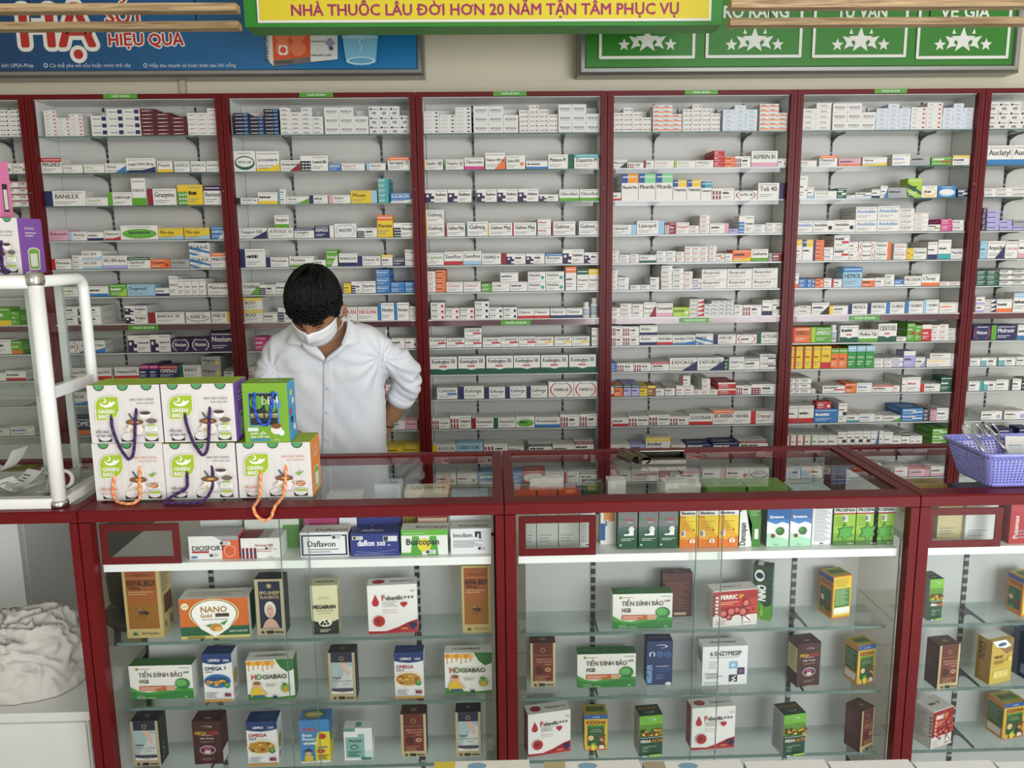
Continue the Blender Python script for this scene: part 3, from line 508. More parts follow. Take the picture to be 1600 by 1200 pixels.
def blocks():
    z = SH[0]; yy = SY+.006
    for ln in BLK.strip().splitlines():
        hd, dat = ln.split('|'); ox, cab = map(int, hd.split())
        for bi, e in enumerate(dat.split(';')):
            x0, x1, rows, rh, base, kd, acc, text = e.split(); rows = [int(q) for q in rows.split(',')]; n = len(rows)
            py = pj(((cab-.5)*WC, yy, z))[1]
            xa, xb = at(float(x0)/4+ox, py, Y=yy).x, at(float(x1)/4+ox, py, Y=yy).x
            xa = max(xa, (cab-1)*WC+ST+.002); xb = min(xb, cab*WC-ST-.002)
            s = mpp(((xa+xb)/2, yy, z)); wd = (xb-xa)/n; hg = float(rh)/4*s-.0004
            hg = min(hg, (.139-.0006*max(rows))/max(rows))
            mb, fr, tp, lf, rt = carton(wd-.0008, .09, hg, BC[base]); tc = '#efece6' if base in 'MD' else {'k': '#26282c', 'P': '#3b2a4a', 'n': '#7b5236', 'B': '#23263c', 'r': '#26282c'}.get(acc, '#26282c')
            FT = (lambda t_, u, v, h_, c_, *a: fr.text(t_, u, v, h_, c_, *a) if t_ != '~' else fr.bars(u, v, h_*.7, .5, c_, 1))
            if kd == 'n': FT(text, .1, .42, .26, tc, 1, 'l', .5); fr.rect(.66, .25, .94, .85, CC['B'] if base == 'w' else '#5b86b8')
            elif kd == 'm': FT(text, .1, .42, .26, tc, 1, 'l', .55); fr.rect(.74, .36, .9, .68, CC[acc])
            elif kd == 'i': FT(text, .1, .4, .26, tc, 1, 'l', .45); fr.text('60', .66, .38, .3, tc, 1)
            elif kd == 'u': FT(text, .12, .42, .24, tc, 1, 'l', .7); fr.rect(.1, .24, .85, .3, tc)
            elif kd == 'c': fr.text(text, .5, .42, .26, '#b02a30' if acc == 'r' else tc, 1, 'c', .74); fr.lines(.2, .24, .8, .34, 1)
            elif kd == 'o': fr.rect(.04, .3, .96, .56, CC['o']); FT(text, .1, .64, .2, tc, 1, 'l', .6)
            elif kd == 'z':
                fr.rect(.1, .6, .3, .82, '#26282c'); fr.text(text, .38, .62, .17, tc, 1, 'l', .5)
                for q in range(8): fr.rect(.28+.055*q, .12, .28+.055*q+(.03 if q % 2 else .018), .4, '#5a5b5d')
            rt.lines(.1, .3, .9, .7, 2, '#9b9c9e', .2); lf.lines(.1, .3, .9, .7, 2, '#9b9c9e', .2)
            o = mb.build('tmp'); me = o.data; bpy.data.objects.remove(o)
            for c in range(n):
                for r_ in range(rows[c]):
                    lab = f'{BN[base]} box, {ORD[c]} column, {ORD[r_]} up, in {ORD[bi]} block, top shelf, {CABN[cab]} red cabinet'
                    put_med(me, 'square_stock_box' if kd in 'cz' else 'stock_box', xa+wd*(c+.5)+(rnd.random()-.5)*.0005, yy+rnd.random()*.002, z+.0004+r_*(hg+.0004), lab, f'stacked stock boxes on top shelf, {CABN[cab]} red cabinet')
            if max(rows) != min(rows) and kd != 'i' or base == 'M' and False:
                m2 = MB(); H = max(rows)*(hg+.0004); m2.box(-wd*n/2+.003, wd*n/2-.003, 0, .055, 0, H-.001, M('#e2e1dd'))
                f2 = Face(m2, (-wd*n/2+.003, 0, 0), (1,0,0), (0,0,1), wd*n-.006, H-.001); f2.rect(.499, 0, .501, 1, '#c9c8c4')
                oo = m2.build('outer_carton', None, ((xa+xb)/2, yy+.0945, z+.0004)); tag(oo, f'plain white carton behind {ORD[bi]} block of boxes, top shelf, {CABN[cab]} red cabinet', 'box', 'plain cartons behind the stacked boxes')
blocks()

# ------------------------------------------------------------------ signs above the cabinets
def wpt(px, py, Y): p = at(px, py, Y=Y); return p.x, p.z
def frame_ring(mb, x0, x1, z0, z1, y0, y1, wd, m, bev=.012):
    """mitred picture-frame moulding, front at y0"""
    for a, b in (((x0,z0),(x1,z0)), ((x1,z0),(x1,z1)), ((x1,z1),(x0,z1)), ((x0,z1),(x0,z0))):
        def inn(p, k): return (p[0]+(k if p[0] == x0 else -k), p[1]+(k if p[1] == z0 else -k))
        prof = [(0, y1), (0, y0+bev), (wd*.35, y0), (wd*.8, y0), (wd, y0+bev*.8)]
        for (k0, ya), (k1, yb) in zip(prof, prof[1:]):
            A, B, C, D = inn(a, k0), inn(b, k0), inn(b, k1), inn(a, k1)
            mb.face([(A[0],ya,A[1]), (B[0],ya,B[1]), (C[0],yb,C[1]), (D[0],yb,D[1])], m)
def star(cx, cz, r_, rot=90):
    return [(cx+(r_ if i % 2 == 0 else r_*.42)*math.cos(R(rot+36*i)), cz+(r_ if i % 2 == 0 else r_*.42)*math.sin(R(rot+36*i))) for i in range(10)]
SG = 3.625
def grad_mat(name, c0, c1, x0, x1, c2=None):
    m = bpy.data.materials.new(name); m.use_nodes = True; nt = m.node_tree; b = nt.nodes['Principled BSDF']
    tc = nt.nodes.new('ShaderNodeTexCoord'); sp = nt.nodes.new('ShaderNodeSeparateXYZ'); mr = nt.nodes.new('ShaderNodeMapRange'); cr = nt.nodes.new('ShaderNodeValToRGB')
    mr.inputs[1].default_value = x0; mr.inputs[2].default_value = x1; cr.color_ramp.elements[0].color = lin(c0); cr.color_ramp.elements[1].color = lin(c1)
    nt.links.new(tc.outputs['Object'], sp.inputs[0]); nt.links.new(sp.outputs[0], mr.inputs[0]); nt.links.new(mr.outputs[0], cr.inputs[0]); nt.links.new(cr.outputs[0], b.inputs['Base Color']); b.inputs['Roughness'].default_value = .28
    return m
def blue_sign():
    root = empty('advertising_sign', (.2, SG, 2.32), 'blue advertising sign in a metal frame with big red outlined letters and a water glass', 'sign')
    x1, z0 = wpt(662.5, 117.5, SG); x0 = -1.7; z1 = 3.0; b = MB()
    b.box(x0+.02, x1-.02, SG+.012, YB+DB+.01, z0+.02, z1-.02, grad_mat('blue_sign_print', '#123c66', '#2279b3', -.2, 1.7))
    f = Face(b, (0, SG+.012, 0), (1,0,0), (0,0,1), 1, 1); f.e = .0004
    def T(t, px, py, pxh, c, bold=1, anchor='l', end=None):
        X, Z = wpt(px, py, SG); h = pxh*mpp((X, SG, Z)); mw = (wpt(end, py, SG)[0]-X) if end else None
        f.text(t, X, Z, h, c, bold, anchor, mw)
    for bo, c in ((3, '#e6e4dc'), (2, '#b3271c')):
        T('HẠ', 27, 71, 62, c, bo, 'l', 163); T('SỐT', 163, 35, 24, c, bo, 'l', 248); T('HIỆU QUẢ', 167, 70, 18, c, bo, 'l', 300)
    T('t bởi UPSA-Pháp', -4, 104.5, 5.8, '#cfd6dc', 0, 'l', 63); T('Có thể pha với sữa hoặc nước trái cây', 76, 104.5, 5.8, '#cfd6dc', 0, 'l', 219); T('Hấp thu nhanh và hoàn toàn sau khi uống', 232, 104.5, 5.8, '#cfd6dc', 0, 'l', 396)
    for px in (70, 226):
        X, Z = wpt(px, 101.5, SG); f.ell(X, Z, .009, '#cfd6dc', .009); f.ell(X, Z, .006, '#2a6391', .006)
    def Q(pts, c): f.poly([wpt(*p, SG) for p in pts], c)
    Q([(414, 40), (424, 38), (427, 103), (416, 92)], '#d8d6d0'); Q([(424, 38), (527, 38), (527, 92), (427, 103)], '#d4542a'); Q([(484, 38), (527, 38), (527, 92), (485, 96)], '#d9dcd6'); Q([(426.5, 94), (485, 88), (485, 96.5), (427, 103)], '#6b6560')
    X, Z = wpt(453, 64, SG)
    for k in range(4): f.ell(X+.045*math.cos(R(45+90*k)), Z+.04*math.sin(R(45+90*k)), .032, '#e07a4e', .032)
    X, Z = wpt(442, 78, SG)
    for k in range(4): f.ell(X+.011*math.cos(R(45+90*k)), Z+.011*math.sin(R(45+90*k)), .012, '#f2e8e0', .012)
    f.ell(X, Z, .013, '#d4542a', .013)
    T('ĐAU VÀ SỐT', 431, 99, 3.4, '#2b2a28', 1, 'l', 460); T('BỘT SỦI BỌT ĐỂ PHA', 487, 50, 3.2, '#33363a', 1, 'l', 523); T('DUNG DỊCH UỐNG', 487, 55.5, 3.2, '#33363a', 1, 'l', 518); T('DÙNG ĐƯỜNG UỐNG', 486, 66, 3, '#33363a', 1, 'l', 507); T('HỘP GỒM 12 GÓI', 487, 88, 3.2, '#33363a', 1, 'l', 518)
    Q([(508, 66), (516, 59), (524, 67), (516, 75)], '#8f8fb4'); Q([(514, 74), (519, 72), (521, 78), (516, 79)], '#3a3a78')
    X, Z = wpt(420, 97, SG); f.text('EFFERALGAN', X+.002, Z, .014, '#2b2a28', 1, 'l', .15, True)
    Q([(532, 38), (592, 38), (588, 98), (575, 102.5), (554, 102.5), (541, 98)], '#4f9ac4'); Q([(535, 58), (590, 58), (587, 92), (540, 92)], '#79b6d2')
    X, Z = wpt(562.5, 58, SG); f.ell(X, Z, .079, '#a5cfe0', .008); X, Z = wpt(564, 95, SG); f.ell(X, Z, .062, '#b9d8e2', .016); f.ell(X, Z, .05, '#5f9fbe', .011)
    X, Z = wpt(564, 65, SG)
    for k in range(16): f.ell(X+(rnd.random()-.5)*.012, Z-k*.0042+.02, .0022, '#dcecf0', .0022, 6)
    b.build('printed_panel', root, -Vector(root.location))
    b = MB(); frame_ring(b, x0, x1, z0, z1, SG, YB+DB+.01, .03, STEEL); b.build('metal_frame', root, -Vector(root.location))
blue_sign()
def green_sign():
    root = empty('promise_sign', (3.2, SG, 2.32), 'green sign in a metal frame with white bordered cards of stars', 'sign')
    x0, z0 = wpt(904, 117, SG); x1 = wpt(1594, 110.5, SG)[0]; z1 = 3.0; b = MB(); G = M('#2c7a1c', .35); W = M('#dedfd8', .4)
    b.box(x0+.02, x1-.02, SG+.012, YB+DB+.01, z0+.02, z1-.02, G); b.build('sign_backing', root, -Vector(root.location))
    b = MB(); frame_ring(b, x0, x1, z0, z1, SG, YB+DB+.01, .033, STEEL); b.build('metal_frame', root, -Vector(root.location))
    for i, (a, e, yb, cx) in enumerate(((936, 1086, 92, 1012), (1102.5, 1252.5, 90.5, 1180), (1269, 1416, 90, 1346), (1431.5, 1576, 92, 1506.5))):
        b = MB(); xa, za = wpt(a, yb, SG); xb = wpt(e, yb, SG)[0]; zt = 2.75; t = .012
        f = Face(b, (0, SG+.0115, 0), (1,0,0), (0,0,1), 1, 1); f.e = .0006
        b.box(xa+.002, xb-.002, SG+.0075, SG+.0118, za+.002, zt-.002, G)
        for q in ((xa, xa+t, za+.006, zt-.006), (xb-t, xb, za+.006, zt-.006), (xa+.006, xb-.006, za, za+t), (xa+.006, xb-.006, zt-t, zt)): b.box(q[0], q[1], SG+.004, SG+.0076, q[2], q[3], W)
        for cx_, cz_ in ((xa+.006, za+.006), (xb-.006, za+.006)): b.prism([(cx_+.006*math.cos(R(k*30)), cz_+.006*math.sin(R(k*30))) for k in range(12)], 1, SG+.0039, SG+.0077, W)
        f = Face(b, (0, SG+.0072, 0), (1,0,0), (0,0,1), 1, 1); f.e = .0004
        X, Z = wpt(cx, 62, SG); s = mpp((X, SG, Z)); f.poly(star(X, Z-.001, 20*s), W)
        for sg in (-1, 1):
            f.poly(star(X+sg*36.5*s, Z-7*s, 10*s), W)
            f.poly([(X+sg*a_*s, Z+b_*s) for a_, b_ in ((11, 2), (29, 6), (22, -4), (26, -13.5), (18, -9.5), (10, -9), (15, -3))], W)
            f.poly([(X+sg*(15.5+a_)*s, Z+b_*s) for a_, b_ in ((-3, 9), (3, 9.5), (.5, 17))], W)
        txt = ('SẢN PHẨM', 'RÕ RÀNG', 'TƯ VẤN', 'VỀ GIÁ')[i]
        if i: X, Z = wpt(cx+2, 27, SG); f.text(txt, X, Z, 18*s, W, 2, 'c', (105 if i == 1 else 80)*s)
        b.build('star_card', root, -Vector(root.location))
green_sign()
def yellow_sign():
    Y = 3.1; x0, z0 = wpt(383, 42.5, Y); x1 = wpt(1128, 34, Y)[0]; root = empty('slogan_sign', ((x0+x1)/2, Y, z0), 'yellow slogan sign with magenta letters in a green box frame hanging from the ceiling', 'sign')
    L = -Vector(root.location); b = MB(); G = M('#2c8a27', .35); b.box(x0, x1, Y, Y+.12, z0, 2.95, G); b.build('green_box', root, L)
    xa, za = wpt(403, 35.5, Y-.012); xb = wpt(1111, 29, Y-.012)[0]; b = MB(); b.box(xa, xb, Y-.012, Y-.001, za, 2.9, M('#e8e8e0', .4)); b.box(xa+.008, xb-.008, Y-.014, Y-.012, za+.008, 2.89, M('#e2cf2e', .35))
    f = Face(b, (0, Y-.014, 0), (1,0,0), (0,0,1), 1, 1); f.e = .0006
    X, Z = wpt(454, 24.5, Y-.014); s = mpp((X, Y, Z)); X2, Z2 = wpt(1062, 18.5, Y-.014)
    f.U = Vector((X2-X, 0, 0)).normalized(); f.text('NHÀ THUỐC LÂU ĐỜI HƠN 20 NĂM TẬN TÂM PHỤC VỤ', X, Z, 17*s, '#a02860', 2, 'l', X2-X, sx=1.2)
    b.build('slogan_panel', root, L)
    b = MB()
    for x in (x0+.3, x1-.3): b.tube([(x, Y+.06, 2.95), (x, Y+.06, 3.1)], .006, DARK)
    b.build('hanging_rod', root, L)
yellow_sign()
# slatted ceiling: timber slats hung on thin black wires
def wood():
    m = bpy.data.materials.new('pale_oak'); m.use_nodes = True; nt = m.node_tree; b = nt.nodes['Principled BSDF']
    tc = nt.nodes.new('ShaderNodeTexCoord'); mp = nt.nodes.new('ShaderNodeMapping'); mp.inputs['Scale'].default_value = (2.5, 30, 60); n = nt.nodes.new('ShaderNodeTexNoise'); n.inputs['Scale'].default_value = 1.5; n.inputs['Detail'].default_value = 5; n.inputs['Distortion'].default_value = 1.5
    cr = nt.nodes.new('ShaderNodeValToRGB'); cr.color_ramp.elements[0].color = lin('#8f7350'); cr.color_ramp.elements[1].color = lin('#c9ad84'); cr.color_ramp.elements[0].position = .35; cr.color_ramp.elements[1].position = .65
    nt.links.new(tc.outputs['Object'], mp.inputs[0]); nt.links.new(mp.outputs[0], n.inputs['Vector']); nt.links.new(n.outputs[0], cr.inputs[0]); nt.links.new(cr.outputs[0], b.inputs['Base Color']); b.inputs['Roughness'].default_value = .6
    return m
WOOD = wood()
for (pxa, pya, pxb, pyb, Y, lab, wires) in ((-30, 18, 369, 16.5, 2.72, 'upper oak ceiling slat crossing the red letters of the blue sign', (46, 305)), (-30, 46, 372, 44, 2.92, 'lower oak ceiling slat crossing the red letters of the blue sign', (46, 306)),
                                     (1143, 8, 1640, 13, 2.72, 'upper oak ceiling slat in front of the green star sign', (1203, 1452)), (1141, 36, 1640, 40, 2.92, 'lower oak ceiling slat in front of the green star sign', (1203, 1453))):
    A, B = at(pxa, pya, Y=Y), at(pxb, pyb, Y=Y); z = (A.z+B.z)/2; t = empty('ceiling_slat', ((A.x+B.x)/2, Y, z), lab, 'slat', 'oak ceiling slats'); L = -Vector(t.location)
    b = MB(); b.box(A.x, B.x, Y, Y+.045, z, z+.0235, WOOD); b.build('timber', t, L)
    for wx in wires:
        q = at(wx, 20, Y=Y+.02); b = MB(); b.tube([(q.x, Y+.02, z+.0225), (q.x, Y+.02, 3.1)], .0022, DARK, 6); b.build('hanging_wire', t, L)
# ------------------------------------------------------------------ the glass display counters
YF = 1.8555; WU = 1.0073; XC = .9192; YR = YF+.5; ZS = [.855, .638, .460, .283]
CUT = M('#66807a', .12, name='polished_glass_edge')
def pane(name, parent, x0, x1, y0, y1, z0, z1, m=None):
    b = MB(); b.box(x0, x1, y0, y1, z0, z1, m or GLASS); return b.build(name, parent)
def make_counter(full=True):
    root = empty('display_counter', (0, YF, 0)); P = lambda n, *a, **k: part(n, *a, root, **k); W_ = WU-.003; D_ = .5
    for x in (.0, W_-.026):
        P('front_post', x if x == 0 else W_-.02, x+.026, 0, .03, 0, .97, RED); P('rear_post', x, x+.026, D_-.03, D_, 0, .97, RED)
        P('side_rail', x, x+.026, .03, D_-.03, .03, .07, RED)
    b = MB(); z0, z1 = .972, 1.0; w1 = .026
    prof = [(0, z0), (0, z1-.004), (.004, z1), (.056, z1), (.056, z1-.01), (.03, z0)]
    b.prism(prof, 0, 0, W_, RED)
    b.build('front_top_rail', root)
    P('rear_top_rail', 0, W_, D_-.034, D_, z0, z1, RED)
    for x in (0, W_-.026): P('side_top_rail', x, x+.026, .056, D_-.034, z0, z1, RED)
    P('bottom_rail', .026, W_-.026, 0, .03, .03, .075, RED)
    pane('top_glass', root, .026, W_-.026, .056, D_-.034, .99, .9965)
    P('plinth_board', .026, W_-.026, .03, D_-.03, .03, .05, WHITE)
    if not full: return root
    gx = at(441, 900, Y=YF+.014).x-XC, at(485, 900, Y=YF+.02).x-XC
    for n, (x0, x1, y) in enumerate(((.027, gx[1], .020), (gx[0], W_-.027, .0125))):
        b = MB(); b.box(x0, x1, y, y+.005, .076, .971, GLASS); e = x1 if n == 0 else x0
        b.box(e-.0007, e+.0007, y-.0002, y+.0052, .076, .971, CUT); b.build('sliding_glass_door', root)
    for x in (.0262, W_-.0265):
        b = MB(); b.box(x, x+.003, .031, D_-.031, .075, .97, GLASS); b.build('side_glass', root)
    P('back_panel', .055, W_-.055, .18, .19, .052, .834, M('#b3b7b5', .45, name='grey_white_panel'))
    P('white_shelf', .032, W_-.032, .031, D_-.04, .835, .855, M('#eceeec', .3, coat=.2))
    for z in ZS[1:]:
        b = MB(); b.box(.034, W_-.034, .056, .178, z-.008, z, GLASS_SHELF); b.box(.034, W_-.034, .0545, .056, z-.008, z, GLASS_EDGE); b.build('glass_shelf', root)
    for x in (.235, .77*WU):
        b = MB(); b.box(x-.006, x+.006, .176, .1795, .06, .833, RAILM); b.build('mounting_strip', root)
        for z in ZS[1:]: arm(root, x, .176, .075, z-.0085, .06, .004)
    b = MB(); x0, x1, z0, z1, y0, y1 = .033, .225, .8555, .957, .024, .034
    x0, x1 = .033, .222
    for q in ((x0, x1, z0, z0+.018), (x0, x1, z1-.018, z1), (x0, x0+.017, z0+.018, z1-.018), (x1-.017, x1, z0+.018, z1-.018)): b.box(q[0], q[1], .0265, .0305, q[2], q[3], RED)
    h = b.build('hatch_frame', root); pane('hatch_pane', h, x0+.017, x1-.017, .0275, .0295, z0+.018, z1-.018, GLASS)
    return root
unit = make_counter()
labs = ['red framed glass counter carrying the stack of bird nest drink boxes', 'red framed glass counter carrying the steel tissue dispenser', 'red framed glass counter carrying the purple basket']
for i in range(3):
    o = unit if i == 0 else copy_tree(unit); o.location.x = XC+i*WU; tag(o, labs[i], 'counter', 'red framed glass counters')
u0 = make_counter(False); u0.location.x = XC-WU; tag(u0, 'empty red framed counter under the white display case', 'counter', 'red framed glass counters')
# ------------------------------------------------------------------ white display case
CX1, CY0, CY1, CZT = .876, 1.878, 2.112, 1.548
def display_case():
    root = empty('display_case', (.4, CY0, 1.0), 'white metal and glass display case with chrome corners holding loose receipts', 'case'); L = -Vector(root.location)
    x0 = -.05; r = .017
    def tb(name, path, rad, m=WHITEP, n=14): b = MB(); b.tube(path, rad, m, n); return b.build(name, root, L)
    tb('corner_post', [(CX1-r, CY0+r, 1.012), (CX1-r, CY0+r, CZT-.01)], r)
    tb('top_rail', [(x0, CY0+r, CZT-.012), (CX1-.03, CY0+r, CZT-.012)], .0155)
    rr = .03; arc = [(CX1-r, CY1-rr+rr*math.sin(R(t)), CZT-.012-rr+rr*math.cos(R(t))) for t in range(0, 91, 15)]
    tb('side_hoop', [(CX1-r, CY0+.03, CZT-.012)]+arc+[(CX1-r, CY1, 1.25), (CX1-r, CY1, 1.0)], .0135)
    b = MB(); b.box(x0, CX1-.02, CY0+.003, CY0+.028, 1.0, 1.024, WHITEP); b.build('front_bottom_rail', root, L)
    b = MB(); b.box(CX1-.028, CX1-.004, CY0+.03, CY1, 1.0, 1.022, WHITEP); b.build('side_bottom_rail', root, L)
    b = MB(); b.box(CX1-.026, CX1-.008, CY0+.03, CY1-.01, 1.262, 1.29, WHITEP); b.build('side_middle_rail', root, L)
    for z, s in ((CZT-.02, 1), (1.0, -1)):
        b = MB(); prof = [(.0185, 0), (.021, .006), (.021, .016), (.0185, .026), (.012, .032)] if s > 0 else [(.0195, .0), (.0205, .004), (.0205, .012), (.0185, .018)]
        b.lathe(prof, (CX1-r, CY0+r, z), CHROME, 20); b.build('chrome_corner', root, L)
    b = MB(); b.box(x0, CX1-.03, CY0+.014, CY0+.018, 1.024, CZT-.028, GLASS); b.build('front_glass', root, L)
    b = MB(); b.box(CX1-.019, CX1-.015, CY0+.03, CY1-.012, 1.022, CZT-.026, GLASS); b.build('side_glass', root, L)
    b = MB(); b.box(x0, CX1-.03, CY0+.03, CY1-.01, CZT-.008, CZT-.004, WHITEP); b.build('top_panel', root, L)
    b = MB(); b.box(x0, CX1-.03, CY0+.03, CY1-.01, 1.0015, 1.006, M('#cfd5d2', .3)); b.build('floor_panel', root, L)
    A = M('#c6ccca', .35, .5, 'satin_aluminium')
    for x in (.72, .795):
        b = MB(); b.box(x, x+.018, CY1-.02, CY1-.008, 1.01, CZT-.02, A); b.build('rear_door_stile', root, L)
    b = MB(); b.box(x0, CX1-.03, CY1-.016, CY1-.012, 1.01, CZT-.02, GLASS); b.build('rear_glass', root, L)
    b = MB(); b.box(x0, CX1-.03, CY0+.06, CY1-.03, 1.262, 1.267, GLASS_SHELF); b.build('inner_glass_shelf', root, L)
display_case()
def paper(name, p, rz, w_, l_, curl, label, tilt=0, lines=14, arch=1):
    """a till receipt: long strip, curled along its length"""
    mb = MB(); n = 10; c = M('#e4e3df', .7); ink = M('#4a4b4e', .7)
    P = lambda u, v, e=0: Vector(((u-.5)*w_, (v-.5)*l_, .002+curl*(abs(v-.5)*2)**2*arch+(math.sin(v*math.pi)*curl*(1-arch))+e))
    for i in range(n):
        a, b_ = i/n, (i+1)/n; mb.face([P(0,a), P(1,a), P(1,b_), P(0,b_)], c, True)
    for i in range(lines):
        v = .06+.88*i/lines; e = .45+.4*rnd.random(); s0 = .1 if i % 3 else .25
        mb.face([P(s0,v,.0006), P(e+s0*.3,v,.0006), P(e+s0*.3,v+.022,.0006), P(s0,v+.022,.0006)], ink)
    o = mb.build(name, None, p, rz); o.rotation_euler.x = tilt; return tag(o, label, 'receipt', 'receipts loose in the white case')
rc = [(.8, 1.99, 1.009, .3, .055, .13, .02, 'till receipt lying nearest the chrome corner in the white case'), (.68, 2.0, 1.009, -.5, .06, .14, .03, 'receipt with a bold heading in the white case'),
      (.73, 1.965, 1.012, 1.2, .05, .11, .02, 'short receipt curled behind the front glass of the white case'), (.58, 1.985, 1.014, .9, .056, .13, .05, 'tightly curled receipt leaning on the pile in the white case'),
      (.795, 2.035, 1.018, -1.2, .05, .09, .015, 'flat receipt at the back corner of the white case'), (.64, 2.035, 1.022, 1.4, .055, .13, .06, 'rolled receipt standing up at the back of the white case'), (.5, 2.0, 1.01, -.3, .06, .14, .04, 'receipt half out of sight at the edge of the white case')]
for i, (x, y, z, a, w_, l_, cu, lb) in enumerate(rc): paper('receipt', (x, y, z+i*.006), a, w_, l_, cu, lb)
t = empty('sticker_roll', (.815, 2.0, 1.0225), 'roll of round white stickers with a red print inside the white case', 'roll')
b = MB(); b.lathe([(.006, -.008), (.026, -.008), (.026, .008), (.006, .008)], (0,0,0), M('#e6e2d8', .6), 24); q = b.build('paper_reel', t, (0, 0, .015)); q.rotation_euler = (R(75), 0, R(25)); 
b = MB(); b.lathe([(.0, .0085), (.018, .0087)], (0,0,0), M('#8e2430', .5), 24); q2 = b.build('red_print', q)
# ------------------------------------------------------------------ rope handles and carry boxes
def rope(name, path, r_, c1, c2, parent, loc, label=None):
    pts = [Vector(p) for p in path]
    # resample with Catmull-Rom
    q = []
    for i in range(len(pts)-1):
        p0, p1, p2, p3 = pts[max(i-1, 0)], pts[i], pts[i+1], pts[min(i+2, len(pts)-1)]
        for k in range(12):
            t_ = k/12; q.append(.5*((2*p1)+(p2-p0)*t_+(2*p0-5*p1+4*p2-p3)*t_*t_+(3*p1-p0-3*p2+p3)*t_**3))
    q.append(pts[-1]); b = MB(); acc = 0
    for s_, c in ((0, c1), (math.pi*2/3, c2), (math.pi*4/3, c1)):
        out = []; acc = 0
        for i, p in enumerate(q):
            d = (q[min(i+1, len(q)-1)]-q[max(i-1, 0)]).normalized(); a = d.cross(Vector((0, 1, .01))).normalized(); u = a.cross(d)
            if i: acc += (p-q[i-1]).length
            # finer sampling along the twist
            out.append((p, a, u, acc))
        fine = []
        for (p, a, u, l), (p2, a2, u2, l2) in zip(out, out[1:]):
            for k in range(3):
                t_ = k/3; an = s_+(l+(l2-l)*t_)*360; fine.append(p.lerp(p2, t_)+(a*math.cos(an)+u*math.sin(an))*r_*.5)
        b.tube(fine, r_*.62, M(c, .6), 6)
    o = b.build(name, parent, loc); return o
GB = '#a3bf2c'
def notch(fr, u, v, ru, lid, upper=True):
    """half-round cut-out in the carton edge with what is behind it"""
    a0, a1 = (180, 360) if upper else (0, 180)
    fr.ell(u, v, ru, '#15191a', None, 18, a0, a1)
    if upper: fr.ell(u, v, ru*.84, lid, None, 18, a0, a1)
def drink_box(px0, px1, yb, yt, z, flavour, label, swing, depth=.105, drop=1.0, y0=None, rope_c=('#4a2168', '#241036')):
    Y = y0 or 1.935; A = at(px0, yb, Y=Y); B = at(px1, yb, Y=Y); wd = B.x-A.x; T_ = at((px0+px1)/2, yt, Y=Y); hg = T_.z-z
    t = empty('bird_nest_drink_box', ((A.x+B.x)/2, Y, z+.0005), label, 'drink box', 'bird nest drink carry boxes')
    side = '#8a55b4' if flavour == 'chia' else '#ee9347'; tc = '#4a2a5e' if flavour == 'chia' else '#cf7038'
    mb, fr, tp, lf, rt = carton(wd, depth, hg, '#dedbd8', GB, side)
    for k in range(7): fr.poly([(.08+.14*k, .0), (.084+.14*k, 0), (.2+.1*k+.004, .7), (.2+.1*k, .7)], '#cfcac8')
    for u in (.17, .5, .83): notch(fr, u, .998, .075, '#4f9a5e'); 
    for u in (.2, .52, .85):
        fr.rect(u-.09, .03, u+.09, .1, '#17181b'); fr.ell(u, .115, .088, '#dedbd8', .07)
    fr.poly([(.1, .4), (.1, .68), (.14, .77), (.22, .82), (.44, .82), (.44, .58), (.4, .48), (.32, .41), (.2, .4)], '#f0f0e8')
    fr.poly([(.112, .41), (.112, .68), (.15, .765), (.225, .81), (.43, .81), (.43, .58), (.39, .485), (.315, .42), (.2, .41)], GB)
    fr.poly([(.17, .72), (.19, .65), (.25, .625), (.33, .64), (.385, .7), (.39, .73), (.34, .71), (.3, .74), (.31, .71), (.27, .67), (.22, .67), (.19, .7)], '#f2f3ec'); fr.ell(.235, .745, .035, '#f2f3ec'); fr.ell(.225, .75, .026, GB)
    fr.text('GREEN', .14, .53, .065, '#f2f3ec', 2, 'l', .28); fr.text('BIRD', .14, .44, .065, '#f2f3ec', 2, 'l', .2)
    fr.text('BIRD NEST DRINK', .93, .74, .036, tc, 1, 'r', .4); fr.text('WITH CHIA SEED' if flavour == 'chia' else 'WITH CORDYCEPS', .93, .68, .028, tc, 1, 'r', .28)
    # cup, seeds
    fr.ell(.63, .24, .14, '#d8d0ca', .06); fr.ell(.64, .25, .1, '#ece7e0', .12); fr.poly([(.54, .36), (.74, .36), (.7, .2), (.58, .2)], '#e9e3da'); fr.ell(.64, .37, .12, '#3c2a20', .05); fr.ell(.64, .37, .105, '#8d5327', .04); fr.ell(.65, .375, .05, '#caa06a', .02)
    fr.poly([(.56, .52), (.58, .53), (.65, .4), (.62, .39)], '#4a4c55'); fr.ell(.59, .22, .03, '#c9b78e', .04)
    if flavour == 'chia': fr.ell(.8, .5, .08, '#e9e5e0', .07); fr.ell(.8, .53, .075, '#4b3a38', .03); fr.ell(.88, .39, .075, '#6c615a', .04)
    fr.poly([(.83, .33), (.92, .34), (.88, .27)], GB) if flavour == 'chia' else fr.poly([(.8, .46), (.92, .5), (.84, .41)], '#7fae3c')
    fr.rect(.78, .22, .95, .3, '#eef0ea'); fr.lines(.8, .23, .93, .29, 2, '#8fae7a')
    fr.rect(.8, .13, .95, .165, GB); fr.text('110 ml', .66, .13, .03, tc, 1, 'l', .12)
    if flavour != 'chia': fr.ell(.86, .27, .07, '#b5622c', .045); fr.lines(.81, .24, .91, .3, 2, '#f0dcc8')
    a, b_ = ('yến sào', 'và hạt chia') if flavour == 'chia' else ('yến sào và', 'đông trùng hạ thảo')
    fr.text(a, .1, .2, .05, tc, 1, 'l', .5); fr.text(b_, .1, .13, .045 if flavour == 'chia' else .03, tc, 1, 'l', .42)
